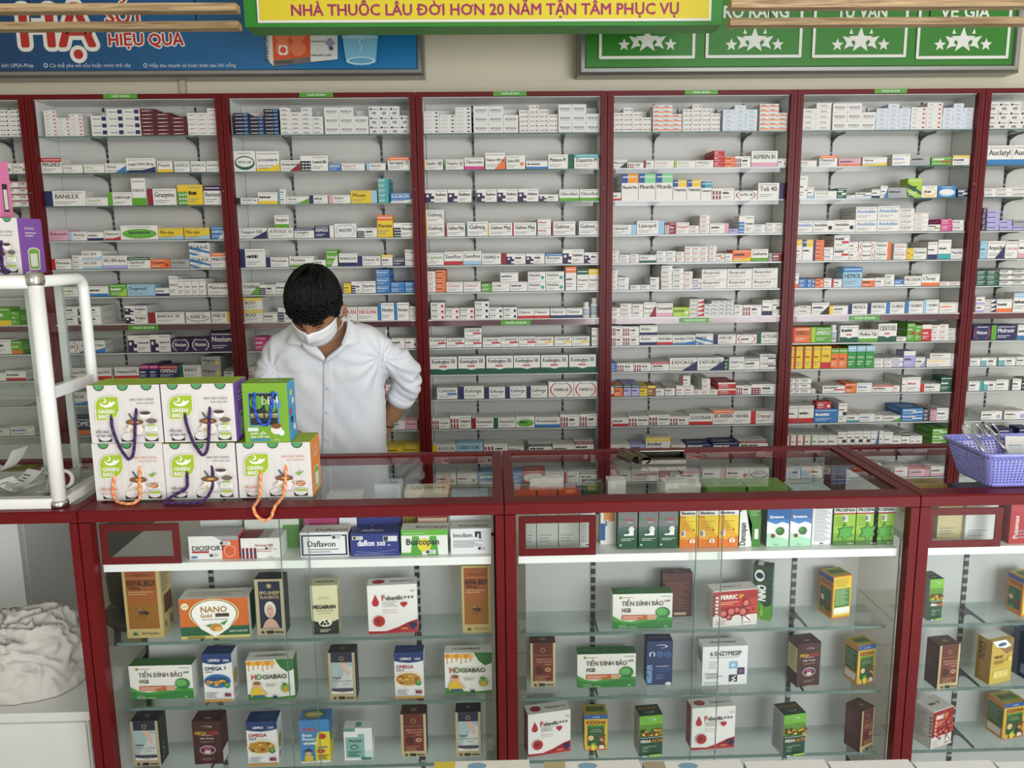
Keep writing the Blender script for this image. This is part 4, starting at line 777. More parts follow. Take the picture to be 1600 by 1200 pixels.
    for k in range(30): u, v = rnd.random(), rnd.random(); tp.poly([(u*.96, v*.9), (u*.96+.02, v*.9+.05), (u*.96+.03, v*.9+.02)], '#8fb02a')
    rt.rect(0, 0, .012, 1, '#efeeea'); rt.poly([(.3, .06), (.75, .06), (.8, .42), (.66, .47), (.42, .47), (.3, .42)], '#efeeea'); rt.poly([(.33, .08), (.72, .08), (.76, .41), (.64, .45), (.44, .45), (.33, .41)], '#7fae4a'); rt.rect(.38, .12, .66, .36, '#e6e8dc'); rt.text('Green bird', .25, .8, .05, '#f2eef4', 1, 'l', .5); rt.lines(.25, .66, .7, .76, 2, '#efe6f2')
    lf.poly([(.3, .06), (.75, .06), (.8, .42), (.3, .42)], '#7fae4a')
    for f_ in (lf,): f_.text('GREEN BIRD', .2, .7, .05, '#f2eef4', 1, 'l', .6)
    mb.build('carton', t)
    sx = wd/1; h = hg
    path = [(-.5+.31, .0, .585)]+swing+[(-.5+.66, .0, .6)]
    pth = [(p[0]*wd, -.004-p[1], p[2]*h) for p in path]; pth[0] = (pth[0][0], .002, pth[0][2]); pth[-1] = (pth[-1][0], .002, pth[-1][2])
    cs = rope_c if flavour == 'chia' else ('#f08a4c', '#e9c2a0'); rope('rope_handle', pth, .0036, cs[0], cs[1], t, (0, 0, 0))
    return t
ZC = 1.0
SW = [(-.17, .006, .3), (-.08, .013, -.02), (.0, .014, -.2), (.04, .014, -.25), (.1, .014, -.18), (.14, .013, .05), (.15, .006, .35)]
d3 = [(-.22, .004, .3), (-.23, .005, .14), (-.15, .02, .04), (0.0, .035, .025), (.12, .035, .03), (.18, .02, .1), (.16, .005, .35)]
d4 = [(-.18, .004, .4), (-.2, .005, .22), (-.34, .012, .12), (-.45, .03, .05), (-.38, .04, .03), (0, .04, .03), (.1, .03, .06), (.17, .005, .25)]
d5 = [(-.185, .006, .35), (-.19, .02, .08), (-.17, .055, .05), (-.165, .082, .05), (-.15, .092, -.02), (-.1, .09, -.14), (-.02, .09, -.19), (.06, .09, -.14), (.1, .092, -.02), (.115, .082, .05), (.12, .055, .05), (.14, .02, .12), (.155, .006, .35)]
drink_box(152, 261, 787, 693, ZC, 'cord', 'bottom tier drink box with orange rope, beside the white display case', d3)
drink_box(262, 373, 786, 693, ZC, 'chia', 'bottom tier white drink box with a purple rope, between the two orange roped boxes', d4)
drink_box(375, 489, 784, 692, ZC, 'cord', 'bottom tier drink box with orange side and rope, under the green toddler box', d5)
zt2 = at(205, 693, Y=1.935).z+.001; zt3 = at(430, 692, Y=1.935).z+.001
drink_box(144, 256, 693, 602, zt2, 'chia', 'upper tier white drink box with a purple rope, next to the white display case', SW)
drink_box(258, 370, 692, 600, zt2, 'chia', 'upper tier white drink box with a purple rope, touching the green toddler drink box', [(p[0]+.01, p[1], p[2]+.05) for p in SW])
def kid_box():
    Y = 1.935; A = at(383.5, 688, Y=Y); B = at(453, 687, Y=Y); wd = B.x-A.x; hg = at(418, 599, Y=Y).z-zt3; dp = .075
    t = empty('toddler_drink_box', ((A.x+B.x)/2, Y, zt3+.0005), 'small green carry box with a blue rope, standing on the orange sided drink box', 'drink box')
    mb, fr, tp, lf, rt = carton(wd, dp, hg, '#78a828', '#82b02e', '#4f9fd0')
    fr.rect(.12, .28, .8, .84, '#4b8fc2'); fr.rect(.14, .3, .76, .83, '#1f2a26'); fr.ell(.3, .68, .15, '#5f9a38', .12); fr.ell(.62, .6, .13, '#5f9a38', .1)
    for u in (.3, .62): fr.rect(u-.14, .42, u+.14, .5, '#8d8458'); fr.rect(u-.14, .47, u+.14, .48, '#d9d0a0')
    fr.text('bibi', .42, .65, .14, '#eef2e4', 2, 'l', .5); fr.text('b', .43, .65, .14, '#79b04a', 1); fr.text('bi', .665, .6, .14, '#5f9ad0', 1, 'l', .25)
    fr.ell(.72, .22, .13, '#e4ded4', .08); fr.ell(.72, .28, .11, '#7d4a26', .045); fr.ell(.83, .17, .07, '#dfe8f0'); fr.rect(.08, .2, .32, .26, '#d6dee2')
    fr.text('nước yến', .13, .145, .05, '#eef2e4', 1, 'l', .4); fr.text('cho trẻ em', .13, .085, .05, '#eef2e4', 1, 'l', .46); fr.rect(.14, .03, .56, .07, '#3f86ac'); fr.text('250 g', .66, .04, .028, '#eef2e4', 1, 'l', .14)
    for k, c in enumerate(('#c9d84a', '#e9e6d0', '#c0483c', '#2b2b30', '#e9f0f4')): rt.ell(.45+.2*math.sin(k*2), .8-.15*k, .15, c, .06)
    tp.text('YẾN', .3, .3, .3, '#dfe8c0', 1)
    mb.build('carton', t)
    p = [(-.22, -.002, .84), (-.24, .004, .7), (-.2, .006, .5), (-.12, .006, .36), (.0, .006, .31), (.1, .006, .4), (.15, .006, .6), (.19, .004, .82), (.2, -.002, .84)]
    rope('rope_handle', [(a*wd, -.003-b_, c*hg) for a, b_, c in p], .0036, '#2a5fd0', '#16308a', t, (0, 0, 0))
kid_box()
# box on top of the white case, pink one beside it
tb_ = drink_box(-46, 35, 426, 341, CZT+.004, 'chia', 'white drink box with a purple side standing on top of the white display case', [(.1, .006, .42), (.25, .03, .2), (.38, .03, .06), (.4, .03, .04), (.3, .03, .05), (.2, .01, .3)], y0=1.96)
def pink_box():
    Y = 1.985; A = at(-60, 345, Y=Y); B = at(3, 345, Y=Y); z = at(0, 342, Y=Y).z+.004
    t = empty('pink_carry_box', ((A.x+B.x)/2, Y, z), 'pink carry box on top of the drink box above the white display case', 'box')
    mb, fr, tp, lf, rt = carton(B.x-A.x, .05, .13, '#e87ab4', '#ee9ac6', '#ea82ba'); rt.rect(.3, .1, .72, .6, '#3a2430'); rt.rect(.36, .14, .66, .5, '#e8e4e0'); fr.text('YẾN SÀO', .1, .6, .12, '#fff4fa', 1, 'l', .8); mb.build('carton', t)
pink_box()
# ------------------------------------------------------------------ steel dispenser on the middle counter
def dispenser():
    p = at(1035, 722, Z=1.0); t = empty('tissue_dispenser', (p.x, p.y, 1.0), 'open polished steel dispenser with two curled clips lying on the middle glass counter', 'dispenser'); s = mpp(p)
    SM = M('#77736b', .2, 1., 'polished_steel'); th = .0012
    w2 = .062; b = MB(); t.scale = (1, .8, .75)
    prof = [(-.03, .001), (-.03, .02), (-.026, .022), (.022, .022+.02), (.03, .045), (.034, .045), (.034, .001)]
    def sheet(pr, x0, x1, m, th=.0012):
        mb = MB(); 
        for (a, b_), (c, d) in zip(pr, pr[1:]):
            n = Vector((-(d-b_), c-a)).normalized()*th
            mb.prism([(a, b_), (c, d), (c+n.x, d+n.y), (a+n.x, b_+n.y)], 0, x0, x1, m)
        return mb
    sheet([(-.026, .001), (-.026, .016), (-.018, .02)], -w2, w2, SM).build('front_lip', t)
    sheet([(.034, .001), (.034, .03), (.02, .04), (.0, .043)], -w2, w2, SM).build('folded_lid', t)
    sheet([(-.026, .0015), (.034, .0015)], -w2, w2, SM).build('tray_floor', t)
    b = MB()
    for x in (w2-.0012, -w2): b.prism([(-.026, .001), (-.026, .016), (.034, .034), (.034, .001)], 0, x, x+.0012, SM)
    b.build('side_cheek', t)
    b = MB(); b.lathe([(0, 0), (.014, .0003)], (0,0,0), M('#d9a3a8', .5), 20); o = b.build('pink_seal', t, (0, .0, .0035))
    for i, (dx, dy, rz, L_, r_) in enumerate(((-.098, -.006, 35, .058, .017), (-.068, -.016, 28, .05, .0155))):
        mb = MB(); pr = [(r_*1.15*math.cos(R(a)), .019+r_*math.sin(R(a))) for a in range(-60, 215, 15)]
        for (a, c), (a2, c2) in zip(pr, pr[1:]):
            k = 1+.0012/r_; mb.prism([(a, c), (a2, c2), (a2*k, .019+(c2-.019)*k), (a*k, .019+(c-.019)*k)], 1, -L_/2, L_/2, SM)
        o = mb.build('curled_clip', t, (dx, dy, .004), R(rz)); o.rotation_euler.x = R(12)
dispenser()
# ------------------------------------------------------------------ purple basket with scissors
def basket():
    A = at(1546, 764, Z=1.0); t = empty('plastic_basket', (A.x+.13, A.y+.085, 1.0), 'purple perforated plastic basket holding two pairs of scissors', 'basket'); V = M('#8f94e0', .3, name='purple_plastic', coat=.2)
    hb = (.125, .075); ht = (.15, .1); H = .088
    def ring(k, r0=.02, off=0.):
        hx = hb[0]+(ht[0]-hb[0])*k+off; hy = hb[1]+(ht[1]-hb[1])*k+off; z = .0015+H*k; out = []
        for cx, cy, a0 in ((hx-r0, hy-r0, 0), (-hx+r0, hy-r0, 90), (-hx+r0, -hy+r0, 180), (hx-r0, -hy+r0, 270)):
            for a in range(0, 91, 15): out.append(Vector((cx+r0*math.cos(R(a0+a)), cy+r0*math.sin(R(a0+a)), z)))
        return out
    # perforated wall
    mb = MB(); n = 92; rows = 9
    def loop(k):
        rg = ring(k); rg.append(rg[0]); d = [0]
        for a, b_ in zip(rg, rg[1:]): d.append(d[-1]+(b_-a).length)
        return rg, d
    def Pt(u, k):
        rg, d = loop(k); s = (u % 1)*d[-1]
        for i in range(len(d)-1):
            if d[i+1] >= s: f_ = (s-d[i])/max(1e-9, d[i+1]-d[i]); return rg[i].lerp(rg[i+1], f_)
        return rg[-1]
    def wall(off):
        k0, k1 = .1, .86
        for j in range(rows):
            for i in range(n):
                u0, u1 = i/n, (i+1)/n; a, b_ = k0+(k1-k0)*j/rows, k0+(k1-k0)*(j+1)/rows
                o4 = [(u0, a), (u1, a), (u1, b_), (u0, b_)]; cu, cv = (u0+u1)/2, (a+b_)/2
                ou = [(u0, a), (cu, a), (u1, a), (u1, cv), (u1, b_), (cu, b_), (u0, b_), (u0, cv)]
                hu, hv = (u1-u0)*.27, (b_-a)*.3
                inn = [(cu+hu*math.cos(R(225+45*q))*1.1, cv+hv*math.sin(R(225+45*q))*1.1) for q in range(8)]
                po = [Pt(*p) for p in ou]; pi = [Pt(*p) for p in inn]
                for q in range(8): mb.face([po[q], po[(q+1) % 8], pi[(q+1) % 8], pi[q]], V)
        for a, b_ in ((0, k0), (k1, 1)):
            for i in range(n): mb.face([Pt(i/n, a), Pt((i+1)/n, a), Pt((i+1)/n, b_), Pt(i/n, b_)], V, True)
    wall(0); o = mb.build('perforated_wall', t); md = o.modifiers.new('s', 'SOLIDIFY'); md.thickness = .0018
    mb = MB(); rg = ring(0); mb.face(rg[::-1], V); mb.face([p+Vector((0, 0, .002)) for p in rg], V); mb.build('bottom', t)
    mb = MB(); rg = ring(1, .022, .003); mb.tube(rg+rg[:2], .0045, V, 8, False); mb.build('rim', t)
    return t
bk = basket(); BL = Vector(bk.location)
def scissors(x, y, z, yaw, tilt, label, sc_=1.):
    t = empty('scissors', (x, y, z), label, 'scissors', 'steel scissors in the basket'); t.rotation_euler = (R(tilt), 0, R(yaw))
    S = M('#c9c9c6', .18, 1., 'scissor_steel')
    for s in (-1, 1):
        b = MB(); lp = [(s*.016+.013*math.cos(R(k*24))*(1 if s > 0 else 1), .085+.02*math.sin(R(k*24)), 0) for k in range(16)]; b.tube(lp, .0022, S, 8, False)
        b.tube([(s*.008, .067, 0), (s*.003, .04, 0), (0, .02, 0)], [.0024, .0028, .0032], S, 8); q = b.build('finger_ring', t)
        b = MB(); b.prism([(0-s*.0, .02), (s*.005, .02), (s*.004, -.02), (s*.0005, -.055), (0, -.055)], 2, -.0008+s*.0009, .0006+s*.0009, S); b.build('blade', t)
    b = MB(); b.lathe([(.003, -.003), (.003, .003)], (0, .01, 0), S, 10); b.build('pivot_screw', t)
scissors(BL.x-.09, BL.y-.005, 1.05, 14, 50, 'steel scissors with wide finger rings over the basket edge nearest the counter seam')
scissors(BL.x-.012, BL.y+.022, 1.048, 30, 48, 'steel scissors with narrow finger rings standing beside the card in the basket')
b = MB(); b.box(-.03, .03, 0, .0015, 0, .05, M('#d8d6cc', .5)); f = Face(b, (-.03, 0, 0), (1,0,0), (0,0,1), .06, .05); f.lines(.15, .4, .7, .6, 1); f.rect(.2, .1, .7, .5, '#c9cfd0')
o = b.build('white_card', None, (BL.x+.03, BL.y+.06, 1.045), R(-6)); o.rotation_euler.x = R(-12); tag(o, 'small white card standing against the far side of the purple basket', 'card')
t = empty('tape_roll', (BL.x+.075, BL.y-.01, 1.04), 'roll of clear tape lying on top in the purple basket', 'tape')
b = MB(); b.lathe([(.012, 0), (.022, 0), (.022, .014), (.012, .014)], (0,0,0), M('#d9cfa8', .3), 24); o = b.build('tape', t); o.rotation_euler.x = R(35)
b = MB(); b.lathe([(.011, -.001), (.0122, .0), (.0122, .014), (.011, .015)], (0,0,0), M('#7a7a78', .5), 24); o = b.build('core', t); o.rotation_euler.x = R(35)
b = MB(); b.box(-.04, .04, -.03, .03, 0, .035, M('#cfcabb', .6)); f = Face(b, (-.04, -.03, .035), (1,0,0), (0,1,0), .08, .06); f.lines(.1, .2, .9, .8, 4)
o = b.build('gauze_packet', None, (BL.x+.03, BL.y-.005, 1.006), R(10)); tag(o, 'pale gauze packet at the bottom of the purple basket', 'packet')
# ------------------------------------------------------------------ behind and inside the first counter
lc = empty('low_cabinet', (.4, 1.95, .0515), 'low white cabinet inside the first counter under the crumpled cloth', 'cabinet')
b = MB(); b.box(-.46, .44, 0, .33, 0, .36, WHITE); b.build('body', lc)
b = MB(); b.box(-.47, .45, -.01, .34, .36, .383, M('#dfe1de', .35)); b.build('worktop', lc)
for x in (-.46, -.008): b = MB(); b.box(x+.004, x+.444, -.008, 0, .01, .352, M('#e2e4e1', .35)); d_ = b.build('door', lc)
ZL = .0515+.383
wf = empty('white_fridge', (.3, 2.62, 0), 'white fridge standing behind the first counter', 'fridge'); fx = at(46, 900, Y=2.62).x-.3
b = MB(); b.box(-.45, fx, 0, .5, 0, .86, M('#dfe3e6', .3, coat=.3)); b.build('body', wf); b = MB(); b.box(-.448, fx-.002, -.03, -.002, .04, .855, M('#e3e7ea', .28, coat=.3)); b.build('door', wf)
def cloth():
    mb = MB(); m = M('#c9c6bf', .85, bump=.1, scale=200); x0, x1 = at(-75, 1080, Z=ZL).x, at(122, 1070, Z=ZL).x
    nx, ny = 150, 60; vs = []; fs = []; cx = (x0+x1)/2; W2 = (x1-x0)/2
    for j in range(ny+1):
        el = math.pi/2*(j/ny)
        for i in range(nx):
            az = 2*math.pi*i/nx; d = Vector((math.cos(el)*math.cos(az), math.cos(el)*math.sin(az), math.sin(el)))
            q = Vector((d.x*1.6+d.z*1.1, d.y*1.6, d.z*1.5-d.x*.9)); wp = Vector((noise.noise(q*1.3+Vector((5, 1, 2))), noise.noise(q*1.3+Vector((1, 8, 3))), noise.noise(q*1.3+Vector((4, 4, 9)))))*.55
            a = q+wp; s1 = Vector((a.x*2.6+a.z*1.2, a.y*1.5, a.z*.9-a.x*.4)); r1 = 1-abs(noise.noise(s1*1.5))*2.2; r2 = 1-abs(noise.noise(s1*2.7+Vector((3, 3, 3))))*2.2
            k = .026*r1+.006*r2+.03*noise.noise(q*1.1+Vector((7, 2, 5)))
            base = Vector((W2*(abs(d.x)**.85)*(1 if d.x > 0 else -1), .118*d.y, .185*d.z**.8 if d.z > 0 else 0)); base.z *= 1+.15*d.x
            p = base+Vector((d.x*.9, d.y*.8, d.z))*k*min(1, .35+el*2); vs.append((cx+p.x, 2.1+max(-.128, min(.15, p.y)), ZL+.002+max(0, p.z)))
    for j in range(ny):
        for i in range(nx): fs.append((j*nx+i, j*nx+(i+1) % nx, (j+1)*nx+(i+1) % nx, (j+1)*nx+i))
    mb.mesh(vs, fs, m, True); o = mb.build('crumpled_cloth'); tag(o, 'crumpled off-white cloth heaped on the low white cabinet', 'cloth')
cloth()
def bag():
    t = empty('handbag', (.78, 2.55, .0), 'dark brown bag on a stool behind the counter', 'bag'); p = at(165, 1050, Y=2.55); q = at(175, 905, Y=2.55)
    mb = MB(); m = M('#2c2422', .5, bump=.1); vs = []; n = 20; ring = []
    zs = [(.0, .8), (.02, .97), (.1, 1), (.22, .93), (.3, .85), (.35, .5)]
    for z, k in zs:
        for i in range(n):
            a = 2*math.pi*i/n; c, s = math.cos(a), math.sin(a); vs.append((.15*k*abs(c)**.6*(1 if c > 0 else -1), .055*k*abs(s)**.6*(1 if s > 0 else -1), z))
    fs = [(j*n+i, j*n+(i+1) % n, (j+1)*n+(i+1) % n, (j+1)*n+i) for j in range(len(zs)-1) for i in range(n)]+[tuple(range(n))[::-1], tuple(range((len(zs)-1)*n, len(zs)*n))]
    mb.mesh(vs, fs, m, True); mb.build('bag_body', t, (0, 0, .4505))
    b = MB(); b.tube([(-.07, 0, .75), (-.06, 0, .85), (0, 0, .9), (.06, 0, .85), (.07, 0, .75)], .008, m); b.build('bag_handle', t)
    s_ = empty('stool', (.78, 2.55, 0), 'plain dark stool under the brown bag behind the counter', 'stool')
    b = MB(); b.lathe([(.15, .42), (.16, .43), (.16, .445), (.15, .45)], (0,0,0), DARK, 24); b.build('seat', s_)
    for k in range(4): a = R(45+90*k); b = MB(); b.tube([(.13*math.cos(a), .13*math.sin(a), .42), (.16*math.cos(a), .16*math.sin(a), 0)], .011, DARK); b.build('leg', s_)
bag()

# ------------------------------------------------------------------ supplement boxes in the counters
def D_royal(fr, tp, lf, rt):
    fr.rect(.08, .13, .9, .97, '#8f4a22'); fr.rect(.09, .14, .89, .6, '#8a5a1a'); fr.rect(.09, .48, .89, .66, '#93531f')
    fr.ell(.5, .92, .06, '#3a2414'); fr.ell(.5, .92, .045, '#a5653a'); fr.text("NATURE'S GOLD", .5, .86, .022, '#33200f', 1, 'c', .6); fr.rect(.1, .83, .88, .834, '#caa26a'); fr.text('ROYAL JELLY', .5, .73, .075, '#33200f', 2, 'c', .76); fr.text('1000mg', .14, .68, .035, '#33200f', 1); fr.lines(.14, .6, .8, .66, 2, '#c9a070')
    fr.ell(.5, .36, .12, '#2a1c10', .02); fr.ell(.44, .37, .06, '#3a2612', .025); fr.ell(.6, .35, .05, '#221608', .02); fr.poly([(.35, .4), (.5, .37), (.42, .44)], '#8a7a50')
    for a in (.4, .48, .56): fr.poly([(a, .35), (a-.04, .28), (a-.03, .28), (a+.01, .35)], '#2a1c10')
    fr.poly([(.17, .05), (.33, .05), (.25, .1)], '#2c5a34'); fr.text('365 Capsules', .42, .06, .03, '#3a2c14', 1, 'l', .5); rt.rect(.2, .3, .9, .55, '#5a3320'); rt.lines(.1, .6, .8, .95, 8, '#5a5040'); rt.rect(.15, .12, .3, .2, '#6a6040'); rt.rect(.6, .1, .8, .22, '#6a6040')
def D_nano(fr, tp, lf, rt):
    fr.rect(0, .3, 1, .999, '#c9672a'); fr.rect(0, .07, 1, .3, '#1d5a38'); fr.rect(0, 0, 1, .07, '#cfc070')
    dr = lambda k: [(.5+.36*k*math.cos(R(a)), .62+.37*k*math.sin(R(a))) for a in range(-20, 201, 10)]+[(.3, .24+.06*(1-k)), (.5, .02+.12*(1-k)), (.7, .24+.06*(1-k))]
    fr.poly(dr(1.0), '#e9dfae'); fr.poly(dr(.95), '#8a6a20'); fr.poly(dr(.9), '#f0f0ec'); fr.text('NANO', .5, .66, .15, '#a87a2c', 2, 'c', .42); fr.text('Gold', .3, .53, .1, '#a87a2c', 2, 'l', .2); fr.rect(.52, .54, .72, .63, '#4a3a22'); fr.lines(.32, .46, .7, .5, 1)
    fr.poly([(.36, .33), (.46, .38), (.44, .28)], '#3f8a3a'); fr.poly([(.58, .38), (.7, .46), (.64, .33)], '#3f8a3a'); fr.ell(.52, .28, .09, '#b8863a', .1); fr.ell(.56, .24, .06, '#e0b060', .06); fr.ell(.09, .83, .055, '#e8e2b8'); fr.text('GMP', .09, .81, .04, '#5a4a20', 1, 'c'); fr.text('NANO-CURCUMIN', .98, .16, .05, '#f0f0ea', 1, 'r', .27); fr.rect(.1, .02, .35, .06, '#8a7a30'); rt.rect(0, .08, .3, .93, '#e6e4dc'); rt.rect(.3, .07, 1, .999, '#174a2e')
    tp.rect(.0, 0, .52, 1, '#dddcd4'); tp.lines(.1, .2, .9, .7, 3, '#9a978c')
def D_epo(fr, tp, lf, rt):
    gold_frame(fr); fr.rect(.12, .12, .88, .96, '#1d2740'); fr.ell(.5, .88, .09, '#8a7a4a'); fr.ell(.5, .88, .07, '#b0a070'); fr.text('EPO-SHEEP', .5, .73, .06, '#b7a878', 2, 'c', .7); fr.text('PLACENTA', .5, .655, .055, '#b7a878', 2, 'c', .66)
    fr.poly([(.2, .13), (.8, .13), (.7, .24), (.56, .3), (.44, .3), (.3, .24)], '#c9a494'); fr.ell(.5, .46, .2, '#dcd8d2', .15); fr.ell(.5, .43, .14, '#cfa898', .12); fr.rect(.44, .47, .48, .48, '#3a2a2a'); fr.rect(.53, .47, .57, .48, '#3a2a2a'); fr.ell(.5, .37, .03, '#a04a4a', .008); lower_marks(fr)
def gold_frame(f): f.rect(0, 0, 1, 1, '#b3a683')
def lower_marks(f): f.ell(.2, .055, .055, '#5a3326'); f.rect(.34, .03, .58, .085, '#26262a'); f.lines(.63, .02, .93, .09, 1, '#4a4234')
def D_mega(fr, tp, lf, rt):
    fr.poly([(0, 0), (1, 0), (1, .3), (.8, .26), (.5, .22), (.2, .26), (0, .3)], '#1f2a20'); fr.ell(.5, .24, .25, '#e6e6cc', .085)
    for x, y in ((.4, .25), (.55, .27), (.48, .21), (.6, .22), (.36, .22)): fr.ell(x, y, .055, '#1d281e', .025)
    fr.ell(.48, .74, .2, '#8a8560', .022, 20); fr.ell(.48, .74, .18, '#d6d3ac', .018); fr.text('MEGABRAIN', .5, .53, .08, '#20241c', 2, 'c', .84); fr.text('Ginkgo Biloba 120mg', .5, .48, .028, '#3a3c2c', 1, 'c', .7); fr.text('Gotu Kola & Thiamine', .5, .43, .02, '#3a3c2c', 1, 'c', .56); fr.lines(.3, .05, .7, .12, 2, '#dcdcc0'); tp.text('MEGABRAIN', .15, .4, .2, '#3a3a2c', 1, 'l', .7); rt.lines(.1, .1, .9, .9, 14, '#6a6850', .3)
def D_feb(fr, tp, lf, rt):
    fr.poly([(0, 0), (1, 0), (1, .28), (.8, .24), (.6, .16), (.35, .08), (0, .1)], '#f0efec'); fr.poly([(0, 0), (1, 0), (1, .27), (.8, .21), (.6, .12), (.35, .045), (0, .06)], '#a3222c'); fr.poly([(0, .0), (1, .0), (1, .13), (.85, .1), (.6, .03), (0, .0)], '#b8343c')
    fr.poly([(0, .085), (.35, .065), (.6, .14), (.8, .23), (1, .3), (1, .285), (.8, .215), (.6, .125), (.35, .05), (0, .07)], '#f4f2f0')
    fr.ell(.16, .64, .07, '#b3202c', .07); fr.poly([(.09, .66), (.23, .66), (.16, .82)], '#b3202c'); fr.text('F', .28, .69, .115, '#b3202c', 2); fr.text('ebavilic+++', .36, .69, .1, '#2a2c33', 1, 'l', .58)
    fr.lines(.3, .55, .62, .67, 4, '#b0b0b0'); fr.ell(.7, .61, .04, '#b3202c'); fr.ell(.76, .61, .04, '#b3202c'); fr.poly([(.66, .6), (.8, .6), (.73, .53)], '#b3202c'); fr.text('ĐẠI BỔ MÁU, HỖ TRỢ', .3, .48, .022, '#a33', 1, 'l', .4); fr.text('Bổ sung Sắt, Acid folic', .3, .43, .022, '#a33', 1, 'l', .6)
    fr.ell(.22, .27, .13, '#dfa8a4'); fr.ell(.22, .27, .115, '#a8242c'); fr.ell(.2, .28, .05, '#7c1218'); fr.ell(.87, .17, .05, '#2a2c58'); fr.ell(.93, .17, .05, '#2a2c58'); fr.poly([(.82, .16), (.98, .16), (.9, .06)], '#2a2c58'); fr.text('GMP', .86, .86, .035, '#222', 1, 'l', .12)
    fr.rect(.66, .09, .8, .12, '#d68a4a'); tp.ell(.22, .5, .13, '#a8242c', .28); tp.text('Febavilic+++', .45, .4, .2, '#3a2c30', 1, 'l', .5); lf.rect(0, 0, 1, 1, '#8f2028'); lf.lines(.1, .2, .9, .8, 6, '#c07a7c', .2)
def D_tdb(fr, tp, lf, rt):
    fr.poly([(0, 0), (1, 0), (1, .3), (.82, .34), (.6, .3), (.3, .2), (.14, .24), (0, .38)], '#4a9a44'); fr.poly([(0, 0), (1, 0), (1, .22), (.7, .24), (.4, .14), (.15, .16), (0, .25)], '#2f7f38')
    fr.ell(.13, .9, .025, '#8a9a30'); fr.lines(.16, .88, .34, .92, 1, '#c05a5a'); fr.lines(.8, .9, .97, .94, 1); fr.text('TIỀN ĐÌNH BẢO', .15, .66, .14, '#5a4638', 1, 'l', .7); fr.text('HGB', .155, .48, .12, '#6a5238', 2, 'l', .15); fr.text('GMP', .86, .76, .06, '#222', 1, 'l', .1)
    fr.rect(.15, .26, .58, .4, '#c0623c'); fr.rect(.58, .26, .72, .4, '#cfa080'); fr.lines(.17, .28, .5, .38, 2, '#f0dccc')
    fr.ell(.84, .46, .12, '#2c7a3c', .16); fr.ell(.82, .48, .09, '#5fae5a', .11); fr.poly([(.8, .4), (.93, .38), (.9, .26)], '#2c7a3c'); fr.text('Công dụng', .1, .1, .035, '#e6f0dc', 1, 'l', .4); fr.text('NGĂN NGỪA - TIỀN ĐÌNH', .1, .04, .035, '#e6f0dc', 1, 'l', .3); fr.text('30v', .86, .05, .05, '#e6f0dc', 0); tp.rect(.48, 0, .5, 1, '#3f8a48'); tp.lines(.1, .3, .4, .7, 3, '#4f9a58')
def D_omega3(fr, tp, lf, rt, v=3):
    fr.rect(0, .82, 1, 1, '#1b3a72'); fr.poly([(0, .82), (1, .82), (.8, .79), (.5, .77), (.2, .79)], '#1b3a72'); fr.text('USPRO', .2, .84, .055, '#eef0f2', 2, 'l', .48); fr.text('USA', .7, .84, .05, '#eef0f2', 1, 'l', .22); fr.text('OMEGA', .06, .65, .08, '#232a4a' if v == 3 else '#a4342c', 2, 'l', .6)
    if v == 3: fr.text('3', .72, .67, .075, '#a4342c', 2); fr.text('1000MG', .06, .6, .035, '#232a4a', 1, 'l', .4); fr.ell(.48, .42, .46, '#2a6fae', .15); fr.ell(.48, .44, .4, '#1a4d80', .08)
    else: fr.text('3.6.9', .06, .585, .06, '#232a4a', 1, 'l', .4); fr.ell(.48, .41, .5, '#e6ddc4', .18); fr.ell(.47, .41, .43, '#b98a3a', .14)
    for k in range(14):
        x, y = .14+.68*rnd.random(), .34+.1*rnd.random()*(1 if v == 3 else 1.6); fr.ell(x, y, .07, ('#c98a2c', '#e0b050', '#8a5a1c')[k % 3], .026)
    fr.ell(.82, .34, .1, '#2f7a3a'); fr.ell(.82, .36, .06, '#6ab04a'); fr.lines(.08, .07, .5, .2, 3, '#8a8e98'); fr.rect(.72, .1, .94, .17, '#a03a3c'); fr.rect(.72, .135, .82, .17, '#2a3a6a'); fr.rect(0, 0, 1, .04, '#c9943a')
    rt.ell(.5, .45, .34, '#b79a5a', .17); rt.lines(.1, .08, .9, .22, 4, '#9a9a98'); rt.rect(0, .84, 1, 1, '#e6e8ea'); tp.text('USPRO', .3, .4, .2, '#4a6aa0', 1)
def D_omega369(*a): D_omega3(*a, v=9)
